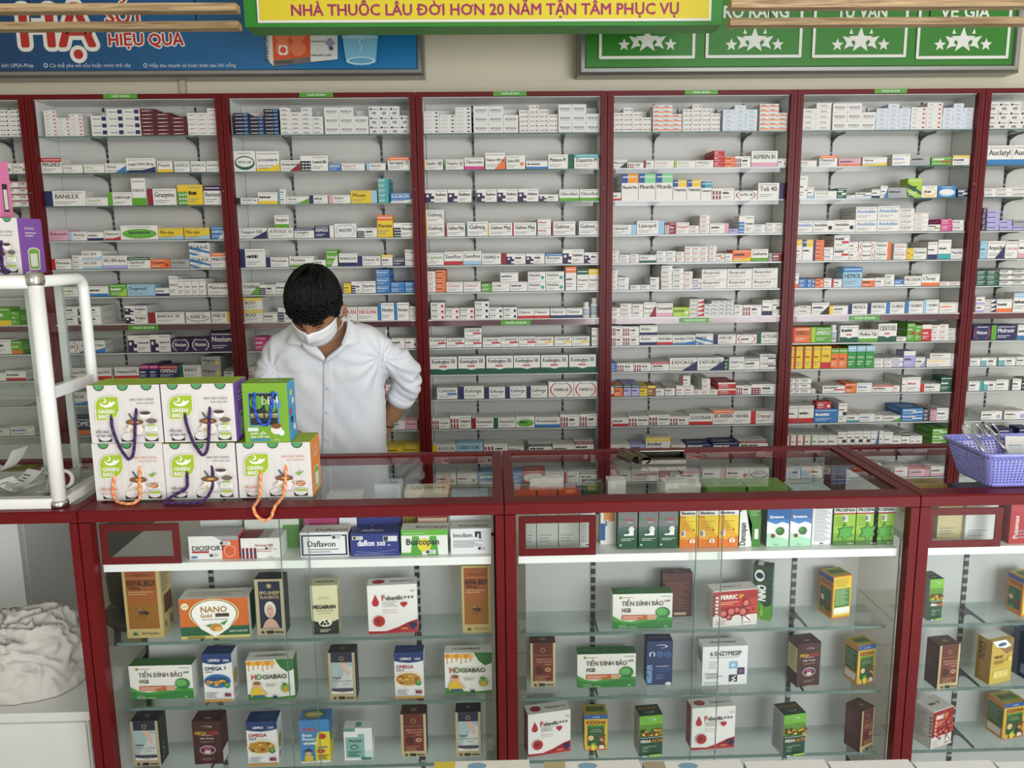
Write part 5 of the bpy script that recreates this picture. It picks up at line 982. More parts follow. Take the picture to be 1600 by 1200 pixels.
def D_hgb(fr, tp, lf, rt):
    fr.poly([(0, 0), (1, 0), (1, .08), (.6, .05), (.3, .08), (0, .16)], '#3f7f34'); fr.poly([(.62, 1), (1, 1), (1, .74), (.86, .68), (.72, .8)], '#2f7034')
    for k in range(6): fr.ell(.06+.1*k, .93, .055, ('#d98f24', '#eab040')[k % 2], .06); fr.rect(.05+.1*k, .76+.03*(k % 3), .065+.1*k, .92, '#d98f24'); fr.ell(.057+.1*k, .76+.03*(k % 3), .014, '#d98f24', .02)
    fr.text('H', .1, .54, .13, '#b8442c', 2); fr.text('O', .2, .54, .13, '#2f8a44', 2); fr.text('GIABAO', .34, .545, .11, '#3a4a2a', 2, 'l', .58)
    fr.ell(.22, .4, .09, '#dcae88', .08); fr.ell(.22, .45, .08, '#8a5a3a', .04); fr.poly([(.08, .13), (.38, .13), (.34, .3), (.28, .34), (.14, .34), (.1, .28)], '#e0bb2c'); fr.poly([(.12, .1), (.4, .1), (.36, .16), (.12, .16)], '#3a5a8a'); fr.poly([(.3, .24), (.42, .15), (.44, .18), (.32, .3)], '#dcae88')
    fr.ell(.82, .3, .1, '#7fb040', .1); fr.ell(.82, .27, .05, '#d99a3a', .06); fr.poly([(.74, .44), (.86, .42), (.8, .36)], '#2f7034'); fr.ell(.57, .1, .03, '#2a2c50'); fr.ell(.61, .1, .03, '#2a2c50'); fr.lines(.4, .36, .66, .44, 3, '#8a8a84')
    tp.text('H', .16, .4, .25, '#b8442c', 2); tp.text('OGIABAO', .26, .4, .24, '#3a3a2c', 2, 'l', .58); rt.rect(0, 0, 1, 1, '#33702f')
def D_super(fr, tp, lf, rt, art='#9fb4b8'):
    gold_frame(fr); fr.rect(.1, .8, .9, 1, '#23263f'); fr.ell(.5, .88, .09, '#9a8a5a'); fr.ell(.5, .88, .06, '#23263f'); fr.rect(.1, .2, .9, .8, art); fr.poly([(.2, .2), (.9, .2), (.9, .7), (.7, .74), (.5, .5), (.35, .4)], '#c2c8c4')
    fr.poly([(.4, .8), (.66, .8), (.8, .56), (.7, .5), (.56, .66)], '#cfb09a'); fr.text('Super', .14, .46, .055, '#2c3040', 1, 'l', .42); fr.text('NATTO GLUCO COMPLEX', .14, .4, .025, '#2c3040', 1, 'l', .72); fr.text('VITAMIN', .48, .34, .022, '#5a3a40', 1, 'l', .3)
    fr.rect(.1, .2, .9, .26, '#3a3c56'); fr.poly([(.1, .15), (.9, .15), (.9, .2), (.5, .17), (.1, .21)], '#e0e0da'); lower_marks(fr)
    rt.rect(.12, 0, 1, 1, '#2b2a33'); tp.rect(.1, 0, .9, 1, '#22232e'); tp.ell(.5, .5, .1, '#6a6248')
    for k in range(5): rt.ell(.35+.1*(k % 3), .12+.07*k, .07, '#8a8a88', .025)
def D_liver(fr, tp, lf, rt):
    fr.ell(.5, .87, .2, '#e0d6d0', .02); fr.ell(.47, .868, .19, '#3f1c1c', .015); fr.text('MEGA', .08, .69, .075, '#d0a83a', 2, 'l', .4); fr.text('LIVER', .52, .69, .075, '#b03a3a', 2, 'l', .4); fr.lines(.3, .66, .7, .69, 1, '#c9b8b0'); fr.text('Milk Thistle', .5, .585, .045, '#e8e0da', 1, 'c', .64); fr.text('Artichoke & Turmeric', .5, .52, .022, '#cdbcb4', 1, 'c', .6)
    fr.ell(.5, .34, .28, '#e4dedc', .1); fr.ell(.5, .34, .26, '#4a1c2c', .085); fr.ell(.5, .36, .14, '#a04a7c', .05); fr.ell(.5, .3, .12, '#d8d4cc', .03); fr.lines(.28, .1, .72, .16, 2, '#a08a84'); fr.rect(.34, .02, .66, .05, '#8a4a44'); rt.lines(.1, .3, .9, .9, 9, '#6a4440', .2); rt.rect(.05, .02, .9, .3, '#dad6d0')
    lf.rect(.05, .32, .95, .88, '#c9c890'); lf.lines(.1, .35, .9, .85, 12, '#5a5a40', .3); tp.text('MEGA LIVER', .1, .6, .14, '#6a4440', 1); tp.ell(.5, .3, .14, '#b8a8a0', .05)
def D_kids(fr, tp, lf, rt):
    fr.poly([(.5, 0), (1, 0), (1, .72), (.62, .72), (.5, .5)], '#e3cf34'); fr.rect(0, 0, 1, .05, '#d8dcd0'); fr.text('PNKids', .1, .75, .07, '#d8423a', 2, 'l', .62); fr.text('Brain', .08, .62, .075, '#eef2f6', 2, 'l', .42); fr.text('Power', .08, .53, .075, '#eef2f6', 2, 'l', .48); fr.rect(.12, .44, .56, .49, '#e8ecf0'); fr.text('Omega 3', .14, .45, .03, '#c0392b', 1)
    fr.ell(.27, .22, .1, '#d8b08c', .07); fr.rect(.14, .05, .42, .18, '#e8c030'); fr.poly([(.12, .28), (.44, .28), (.28, .35)], '#1f2a50'); fr.ell(.76, .62, .12, '#b5342c', .06); fr.ell(.7, .28, .13, '#c03a30', .05); fr.rect(.6, .36, .92, .38, '#3a7ab0'); fr.lines(.6, .08, .95, .2, 3, '#4a4a40'); tp.ell(.45, .5, .36, '#3a6a50', .4); tp.ell(.45, .5, .3, '#c0b040', .3); tp.text('OMEGA', .25, .42, .16, '#fff', 1); rt.rect(0, 0, 1, 1, '#d6c63a'); rt.rect(0, .6, 1, 1, '#3a80b8'); rt.ell(.5, .5, .25, '#3f8a50', .1)
def D_quib(fr, tp, lf, rt):
    fr.rect(.0, .9, .4, 1, '#5f8f8c'); fr.rect(.06, .08, .72, .72, '#7fb0a8'); fr.rect(.72, .0, 1, .3, '#c9dcd8'); fr.rect(.5, .72, .72, .82, '#8ab8b0'); fr.text('MeQuib', .18, .58, .08, '#26504c', 1, 'l', .5); fr.ell(.36, .42, .14, '#3f6a66', .08); fr.ell(.36, .42, .1, '#7fb0a8', .05); fr.lines(.14, .12, .6, .3, 3, '#2f5a54'); fr.rect(.6, .02, .96, .1, '#4a8078'); tp.rect(.4, .2, .6, .8, '#5f9a90'); rt.rect(0, .6, 1, 1, '#b8ccc8')
def D_preg(fr, tp, lf, rt):
    fr.rect(0, 0, 1, 1, '#c0b18a'); fr.rect(.1, .13, .9, 1, '#5f2420'); fr.rect(.1, .13, .9, .66, '#6f2f28'); fr.ell(.5, .84, .1, '#9a8450'); fr.ell(.5, .84, .07, '#5f2420'); fr.rect(.1, .72, .9, .727, '#b09a60'); fr.text('PREGNANCY AND', .86, .62, .036, '#d8a880', 1, 'r', .66); fr.text('BREASTFEEDING', .86, .56, .036, '#d8a880', 1, 'r', .6); fr.text('WEEKLY', .86, .5, .034, '#d8a880', 1, 'r', .3)
    fr.ell(.36, .38, .14, '#4a1c18', .09); fr.ell(.7, .4, .12, '#c9a878', .045); fr.ell(.7, .4, .08, '#8a5a40', .025); fr.text('For healthy women', .18, .24, .028, '#d8b878', 1, 'l', .62); fr.text('and baby with', .18, .2, .028, '#d8b878', 1, 'l', .6); fr.text('Australian baby', .18, .16, .028, '#d8b878', 1, 'l', .6); lower_marks(fr)
    lf.rect(0, 0, .9, 1, '#4a2622'); lf.lines(.08, .4, .8, .9, 12, '#8a5f50', .2); rt.rect(.1, 0, 1, 1, '#3a1c18'); tp.rect(.1, 0, .9, 1, '#4a2420'); tp.ell(.5, .45, .12, '#8a7040')
def D_flex(fr, tp, lf, rt):
    fr.ell(.55, .88, .25, '#dfe4ee', .04); fr.ell(.5, .876, .24, '#1c3564', .032)
    for k, c in enumerate(('#cfd8e4', '#3a5a90', '#2f4f88')): fr.ell(.2+.3*k, .7, .13, '#6a84b0'); fr.ell(.2+.3*k, .7, .115, c)
    fr.poly([(.16, .63), (.24, .63), (.26, .72), (.2, .77), (.14, .7)], '#1a2a44'); fr.text('MEGAFLEX', .2, .05, .13, '#7fb0e0', 2, 'l', .42, True); fr.text('GLUCOSAMINE', .34, .42, .035, '#e8eef4', 1, 'l', .5); fr.text('GLUCOSAMINE MSM', .34, .36, .03, '#4f7ab8', 1, 'l', .6); fr.text('CHONDROITIN', .34, .31, .03, '#4f7ab8', 1, 'l', .6); fr.lines(.34, .14, .7, .26, 3, '#7088b0'); fr.ell(.84, .04, .12, '#e0e6ee', .04); tp.text('MEGAFLEX', .1, .4, .2, '#5a7098', 1)
def D_enz(fr, tp, lf, rt):
    fr.text('6', .16, .76, .12, '#33363c', 2); fr.text('ENZYMESIP', .26, .76, .12, '#33363c', 2, 'l', .6); fr.lines(.16, .7, .8, .73, 1); fr.lines(.14, .42, .34, .62, 4, '#a8acb2'); fr.rect(.6, .42, .78, .6, '#7fb8dc'); fr.text('IP', .64, .46, .09, '#eef4f8', 2); fr.rect(.78, .26, .94, .44, '#3a2a4c'); fr.ell(.86, .35, .05, '#6a5080'); fr.rect(.6, .08, .78, .26, '#2c2438'); fr.poly([(.63, .1), (.7, .14), (.64, .18), (.74, .24), (.76, .22), (.69, .18), (.76, .13), (.66, .08)], '#e8e6ee')
    fr.text('6 Enzymes', .06, .28, .055, '#33363c', 1, 'l', .34); fr.lines(.08, .17, .44, .26, 2); fr.rect(.06, .04, .36, .09, '#c9ccd0'); tp.text('6ENZYMESIP', .2, .4, .22, '#33363c', 1, 'l', .6)
    for k in range(9): lf.rect(.1, .55+.04*k, .9, .575+.04*k, '#2a2c3a')
def D_ferric(fr, tp, lf, rt):
    fr.rect(0, .3, 1, .98, '#9a1f20'); fr.poly([(.0, .55), (1, .55), (1, .75), (.0, .68)], '#b8382a'); fr.text('FERRIC', .16, .76, .12, '#f2efe9', 2, 'l', .38); fr.text('IP', .57, .76, .12, '#e0a03a', 2); fr.lines(.16, .6, .55, .7, 2, '#e0b080')
    for x, y, r_ in ((.25, .35, .09), (.42, .4, .1), (.55, .44, .07), (.68, .38, .1), (.8, .5, .07), (.36, .26, .06), (.74, .62, .09)): fr.ell(x, y, r_, '#7c1a1e'); fr.ell(x-.02, y+.02, r_*.7, '#d06a64')
    fr.rect(.8, .36, .97, .56, '#c83a28'); fr.ell(.885, .46, .04, '#8a1a1c'); fr.rect(.66, .14, .82, .3, '#efe8e6'); fr.poly([(.66, .3), (.7, .3), (.82, .18), (.82, .14)], '#8a1c20'); fr.rect(.66, .05, .92, .1, '#e9e4e0'); fr.lines(.06, .06, .34, .22, 3, '#c9a0a0')
    for k in range(6): fr.rect(.02, .32+.1*k, .09, .38+.1*k, '#e6c8c4'); lf.rect(.86, .3+.1*k, .98, .34+.1*k, '#7a5a58')
    tp.text('FERRIC', .25, .4, .2, '#5a5452', 2, 'l', .32); tp.text('IP', .62, .4, .2, '#c07a3a', 2); lf.lines(.1, .2, .8, .9, 12, '#8a8684', .25)
def D_nno(fr, tp, lf, rt):
    fr.poly([(0, .0), (1, 0), (1, .3), (.7, .24), (.4, .34), (0, .28)], '#5a9a34'); fr.poly([(.3, 0), (.45, 0), (.5, .3), (.6, .1)], '#9ac848'); fr.text('NNO', .7, .35, .36, '#e6ece6', 2, 'l', .3, True); fr.ell(.35, .82, .26, '#e2e8e4', .11); fr.ell(.36, .82, .2, '#24344c', .06); rt.rect(0, 0, 1, .3, '#4f9030'); rt.lines(.2, .3, .8, .9, 6, '#8fb0a0'); tp.rect(.2, .1, .5, .9, '#d8dcd8')
def D_kid(fr, tp, lf, rt):
    fr.rect(0, .0, 1, .999, '#d8b23a'); fr.rect(0, .88, 1, .999, '#2f5a9c'); fr.text('tnCARE', .5, .915, .04, '#e6ecf2', 1, 'c', .4); fr.rect(0, 0, 1, .04, '#c0702c'); fr.text('KIDDHA', .5, .74, .1, '#7c2a24', 2, 'c', .84); fr.rect(.12, .66, .88, .71, '#4a8a3a'); fr.rect(.14, .14, .86, .66, '#2c5f38'); fr.text('Help children', .5, .58, .03, '#e6e2b0', 1, 'c', .5); fr.text('smart brain & eyes', .5, .53, .03, '#e6e2b0', 1, 'c', .55)
    fr.ell(.28, .36, .15, '#4a2c1c'); fr.ell(.28, .36, .125, '#dcc08c'); fr.ell(.74, .34, .15, '#7a4a30'); fr.ell(.62, .43, .05, '#7a4a30'); fr.ell(.86, .43, .05, '#7a4a30'); fr.ell(.74, .31, .07, '#caa07c'); fr.ell(.74, .15, .17, '#6d4028', .1); fr.rect(.64, .06, .84, .16, '#e2e0da'); fr.ell(.38, .16, .13, '#4fa040', .09); fr.poly([(.38, .2), (.5, .14), (.44, .02), (.32, .02), (.26, .14)], '#e0d040'); fr.text('60', .04, .05, .05, '#e6f0e0', 2)
    tp.rect(.1, .3, .9, .8, '#4a8a3a'); tp.text('KIDDHA', .14, .45, .22, '#7c2a24', 2, 'l', .7); lf.rect(0, 0, 1, 1, '#c98a3a'); lf.rect(.06, .3, .94, .85, '#2c5f38'); lf.lines(.12, .36, .9, .82, 7, '#a8b890', .25); lf.rect(.1, .08, .9, .26, '#dfe0d8')
def D_kidback(fr, tp, lf, rt):
    fr.rect(0, 0, 1, 1, '#c9832c'); fr.rect(.05, .04, .95, .97, '#dcc23a'); fr.lines(.1, .74, .9, .94, 6, '#7a5a20', .3); fr.rect(.1, .26, .9, .7, '#3a7a3e'); fr.lines(.14, .3, .86, .68, 12, '#c0d0a0', .3); fr.rect(.08, .1, .92, .25, '#ecebe2'); D_kid(lf, tp, fr.__class__(MB(), (0,0,0), (1,0,0), (0,0,1), 1, 1), rt) if False else None
    lf.rect(0, 0, 1, 1, '#c9832c'); lf.rect(0, .86, 1, .97, '#2f5a9c'); lf.text('KIDDHA', .5, .74, .09, '#7c2a24', 2, 'c', .84); lf.rect(.1, .14, .9, .66, '#2c5f38'); lf.ell(.3, .4, .14, '#dcc08c'); lf.ell(.7, .3, .16, '#7a4a30'); lf.ell(.4, .16, .12, '#4fa040'); tp.rect(.1, .3, .9, .8, '#4a8a3a'); tp.text('KIDDHA', .14, .45, .22, '#7c2a24', 2, 'l', .7)
def D_activ(fr, tp, lf, rt):
    fr.rect(0, .48, 1, .78, '#5a8a30'); fr.rect(0, .78, 1, .999, '#6fb03a'); fr.ell(.5, .9, .2, '#e6f0d8', .025); fr.ell(.46, .9, .19, '#4a9a38', .018)
    for k in range(26): fr.ell(.06+.9*rnd.random(), .53+.12*rnd.random(), .07, ('#c98a2c', '#8a2c2c', '#2c5a2c', '#d8c040', '#4a2c1c')[k % 5], .03)
    fr.rect(0, .49, 1, .5, '#d8d8d0'); fr.text('MEGA', .02, .38, .07, '#e8e6de', 2, 'l', .44); fr.text('ACTIV', .49, .38, .07, '#d87a2c', 2, 'l', .48); fr.text('Complete Whole Food', .1, .27, .03, '#cfd8c4', 1, 'l', .6); fr.text('Guarana', .1, .23, .03, '#cfd8c4', 1, 'l', .3); fr.text('Energy', .1, .17, .03, '#cfd8c4', 1, 'l', .26); fr.rect(.4, .03, .92, .08, '#8ac04a'); fr.lines(.1, .03, .3, .08, 1, '#e6e6de')
    tp.text('MEGAACTIV', .1, .6, .16, '#b06a30', 2, 'l', .8); tp.ell(.5, .3, .2, '#d8dcd0', .07); tp.ell(.48, .3, .18, '#1d3c28', .05); lf.lines(.08, .1, .92, .95, 22, '#6a6e6a', .3)
def D_nnogold(fr, tp, lf, rt):
    fr.poly([(0, 0), (1, 0), (1, .55), (.6, .45), (.2, .35), (0, .36)], '#c9b24a'); fr.poly([(.3, 1), (1, 1), (1, .72), (.7, .66), (.4, .8)], '#8a6a3a'); fr.poly([(0, 1), (.6, 1), (.9, .84), (.6, .8), (.2, .86)], '#e6e6e2'); fr.ell(.45, .9, .2, '#2a5a8a', .04); fr.text('NNO', .14, .58, .08, '#4a3018', 1, 'l', .4); fr.lines(.14, .46, .7, .54, 3, '#6a4a20'); fr.rect(.12, .14, .82, .3, '#d8c87a')
    for u in (.25, .48, .7): fr.ell(u, .22, .08, '#e9d070', .06)
    fr.ell(.85, .55, .1, '#e0c86a'); lf.text('NNO', .6, .5, .3, '#5a4020', 1, 'l', .4, True); tp.rect(0, .3, 1, 1, '#dcdcd8')
def D_back(fr, tp, lf, rt): fr.rect(.06, .1, .94, .84, '#4a2320'); fr.lines(.1, .16, .9, .8, 14, '#9a6a58', .2); fr.rect(.4, .04, .8, .1, '#b8a888'); tp.ell(.5, .5, .1, '#6a4a40')
def D_navy(fr, tp, lf, rt): fr.lines(.1, .3, .8, .8, 5, '#5a70a0', .2); lf.rect(.5, .1, .8, .3, '#8a98b8')
def D_card(name, c2=None, tc='#26282c', extra=None):
    def D(fr, tp, lf, rt):
        if extra: extra(fr, tp, lf, rt)
        if name: fr.text(name, .5, .42, .2, tc, 1, 'c', .8)
        fr.lines(.1, .1, .7, .3, 3, '#8a8c90'); tp.lines(.1, .2, .9, .8, 3, '#9a9c9e', .2)
    return D
def qr(fr, u, v): fr.rect(u, v, u+.22, v+.16, '#e8e9e8'); fr.rect(u+.015, v+.02, u+.08, v+.14, '#3a3b3e'); fr.lines(u+.09, v+.02, u+.21, v+.14, 3, '#55575a')
def X_dios(fr, tp, lf, rt): fr.poly([(.5, 1), (1, 1), (1, .75), (.7, .5), (.66, .8)], '#9a9ea4'); fr.rect(.66, 0, 1, .82, '#d9603a'); fr.ell(.82, .35, .12, '#e8a080', .26); fr.ell(.82, .35, .1, '#cf5a38', .22); fr.text('DIOSFORT', .06, .38, .22, '#24262b', 1, 'l', .66); fr.rect(.06, .28, .4, .36, '#a8243c'); fr.ell(.1, .1, .07, '#3a7ab0', .05); qr(fr, .62, .62); qr(fr, .4, .1); lf.rect(0, 0, 1, 1, '#a82038')
def X_diom(fr, tp, lf, rt):
    for k in range(4): fr.rect(.02+.1*k, 0, .085+.1*k, .52, '#7c1a2c'); fr.ell(.052+.1*k, .26, .03, '#3a3c6c', .07)
    fr.text('Diosmin 500', .36, .6, .12, '#b04a40', 1, 'l', .5); fr.lines(.4, .3, .9, .5, 2, '#c08a80'); fr.text('STELLA', .66, .04, .06, '#33363a', 1); qr(fr, .6, .42); tp.rect(0, 0, .45, 1, '#8a1c30'); tp.rect(.45, 0, .7, 1, '#b0b2b4')
def X_dafl(fr, tp, lf, rt): fr.rect(.02, .06, .98, .9, '#23304f'); fr.rect(.06, .12, .94, .84, '#e4e6e6'); fr.text('Daflavon', .14, .42, .25, '#20242c', 1, 'l', .6); fr.lines(.16, .16, .8, .36, 2); qr(fr, .66, .72); rt.rect(.1, .1, 1, .9, '#23304f'); tp.text('Daflavon', .3, .2, .3, '#33363c', 1)
def X_daf5(fr, tp, lf, rt): fr.text('daflon', .14, .46, .26, '#eef0f4', 2, 'l', .36); fr.text('500', .54, .46, .18, '#eef0f4', 2, 'l', .2); fr.text('mg', .76, .46, .08, '#eef0f4', 1); fr.poly([(.1, .2), (.5, .14), (.95, .26), (.95, .27), (.5, .155), (.1, .215)], '#9ab0d8'); fr.lines(.06, .03, .9, .12, 2, '#8a9ac8'); qr(fr, .04, .74); fr.rect(.68, .66, .97, .9, '#dcdedf'); fr.rect(.69, .68, .78, .88, '#33353a'); tp.text('daflon', .2, .3, .3, '#dde2ee', 1)
def X_busc(fr, tp, lf, rt): fr.rect(0, .78, 1, 1, '#5fae34'); fr.poly([(.2, .0), (.45, .0), (.38, .75), (.24, .75)], '#4f9f38'); fr.poly([(.55, .0), (.8, .0), (.76, .75), (.62, .75)], '#4f9f38'); fr.ell(.5, .4, .15, '#d8cf3a'); fr.rect(0, 0, .3, .1, '#4f9f38'); fr.text('Buscopan', .1, .42, .24, '#26303a', 2, 'l', .8); fr.text('ABDOMINAL DISCOMFORT', .04, .85, .05, '#e6f0dc', 1, 'l', .6); qr(fr, .52, .05); tp.text('Buscopan', .3, .3, .3, '#4a4c50', 1)
def X_imod(fr, tp, lf, rt): fr.text('Imodium', .06, .66, .18, '#24272b', 1, 'l', .48); fr.rect(.6, .66, .66, .88, '#24272b'); fr.rect(.7, .6, .75, .82, '#24272b'); fr.rect(.6, .8, .75, .88, '#24272b'); fr.lines(.06, .25, .8, .55, 5); qr(fr, .66, .14); tp.text('Imodium', .2, .3, .3, '#3a3c40', 1)
def X_astex(fr, tp, lf, rt):
    for k in range(8): fr.rect(0, .56-.07*k*1.0, 1, .64-.07*k, ('#6a706e', '#566662', '#45605a', '#355a4c', '#2a5644', '#22523c', '#1c5038', '#1a4e34')[k])
    fr.rect(0, .6, 1, 1, '#75797a'); fr.text('Ho', .08, .74, .085, '#3f8a50', 2, 'l', .3); fr.text('Astex', .34, .74, .085, '#b04a44', 2, 'l', .5); fr.lines(.45, .68, .75, .72, 1, '#d0d0cc'); fr.ell(.68, .52, .15, '#e8e8e4', .075); fr.ell(.68, .52, .13, '#dfe0da', .062); fr.poly([(.3, .36), (.8, .36), (.8, .46), (.62, .46), (.5, .4), (.3, .4)], '#e8e8e4'); fr.ell(.62, .53, .02, '#2a2c2c'); fr.lines(.15, .22, .85, .3, 2, '#cfd8cc'); fr.ell(.13, .12, .05, '#cfd4c8')
def X_biso(fr, tp, lf, rt): fr.rect(0, .84, 1, 1, '#e6e6e2'); fr.rect(0, .0, 1, .84, '#e0a52e'); fr.poly([(0, .0), (1, .0), (1, .3), (.5, .2), (0, .24)], '#d9772a'); fr.poly([(.2, .84), (1, .84), (1, .3), (.6, .5)], '#e6c83a'); fr.text('Bisolvon', .06, .87, .075, '#2a3a4c', 2, 'l', .88); fr.text('Kids', .06, .78, .05, '#c05a34', 1); fr.lines(.1, .44, .8, .72, 5, '#8a5a20', .15); qr(fr, .1, .3); fr.ell(.68, .18, .17, '#e8a070'); fr.ell(.68, .18, .14, '#ece4d8'); fr.ell(.68, .2, .05, '#d9703a'); fr.poly([(.6, .1), (.76, .1), (.68, .18)], '#d9703a'); fr.ell(.74, .47, .05, '#a8342c')
def X_dano(fr, tp, lf, rt): fr.rect(.6, 0, 1, 1, '#3f8028'); fr.poly([(.3, .98), (.6, .98), (.6, .1), (.75, .3), (.66, .5), (.5, .7), (.4, .8)], '#3f8028'); fr.poly([(.0, .9), (.25, 1), (.0, 1)], '#3f8028'); fr.text('Danospan', .3, .03, .17, '#26302a', 1, 'l', .6, True); fr.rect(.72, .2, .9, .46, '#e6e6e2'); fr.lines(.5, .8, .95, .95, 3, '#a8c898')
def X_syn(fr, tp, lf, rt): fr.rect(0, .7, 1, 1, '#2a63a4'); fr.poly([(0, .7), (1, .7), (1, .58), (.7, .64), (.4, .58), (0, .66)], '#3f7fc0'); fr.poly([(0, 0), (1, 0), (1, .18), (.6, .24), (0, .36)], '#a8d8b8'); fr.text('Synatura', .1, .74, .075, '#eef2f6', 2, 'l', .82); fr.ell(.6, .4, .22, '#e6ece6'); fr.ell(.6, .4, .2, '#3a6a30'); fr.ell(.54, .43, .07, '#5f9a40'); fr.ell(.28, .28, .1, '#7a4a30'); fr.text('Abbott', .3, .04, .035, '#6a7a70', 1)
def X_info(fr, tp, lf, rt): fr.lines(.08, .08, .92, .96, 22, '#7a7c80', .35); fr.rect(.4, .02, .6, .05, '#4a4c50')
def X_pros(fr, tp, lf, rt):
    fr.rect(0, .84, 1, 1, '#e6e8e0'); fr.rect(0, .8, 1, .84, '#a8343c'); fr.rect(0, 0, 1, .8, '#8ebc30'); fr.rect(0, 0, 1, .3, '#6fa028'); fr.rect(0, 0, 1, .12, '#3f6f24'); fr.text('PROSPAN', .5, .87, .085, '#26303a', 2, 'c', .9); fr.lines(.08, .5, .6, .74, 4, '#4a6a20', .2); qr(fr, .4, .62)
    L = [(.5, .06), (.42, .22), (.18, .2), (.28, .34), (.2, .44), (.42, .46), (.52, .6), (.62, .46), (.92, .5), (.8, .34), (.88, .24), (.64, .22)]; fr.poly(L, '#2c6f2a'); fr.poly([(.5+(u-.5)*.84, .33+(v-.33)*.84) for u, v in L], '#4f9f3a'); fr.text('100 ml', .66, .03, .04, '#e0ecc8', 1, 'l', .28)
def X_phar(fr, tp, lf, rt): fr.text('Pharmaton', .06, .84, .08, '#2a3350', 2, 'l', .9); fr.rect(.2, .55, .9, .75, '#d8925a'); fr.rect(0, .1, .3, .5, '#2a5a9c'); qr(fr, .3, .42)
def X_hapa(fr, tp, lf, rt): tp.rect(0, .5, 1, 1, '#c9b070'); tp.text('HAPACOL', .1, .15, .25, '#3a3c44', 1, 'l', .8)
def supp(z, xl, xr, yb, yt, yaw, dp, c, D, lab, name='supplement_box', top=None, side=None, y=None, h=None, grp=None):
    P = at((xl+xr)/2, yb, Z=z) if y is None else Vector((at((xl+xr)/2, yb, Y=y).x, y, z))
    s = mpp(P); wd = (xr-xl)*s/math.cos(R(yaw)); hg = h or at((xl+xr)/2, yt, Y=P.y).z-z
    
    for i in range(3):
        L0, L1 = XC+i*WU+.031+wd/2, XC+(i+1)*WU-.032-wd/2
        if z > .7 and L0-.04 < P.x < L1+.04: P.x = max(L0, min(L1, P.x))
    if z < .8:
        far = dp*math.cos(R(yaw))+abs(math.sin(R(yaw)))*wd/2; P.y = min(P.y, 2.032-far)
    mb, fr, tp, lf, rt = carton(wd, dp, hg, c, top, side); D(fr, tp, lf, rt)
    o = mb.build(name, None, (P.x, P.y, z+.0004), R(yaw)); return tag(o, lab, 'box', grp)
G1 = 'supplement boxes on glass shelves of the counters'
a_, b__, c__ = ZS[1], ZS[2], ZS[3]
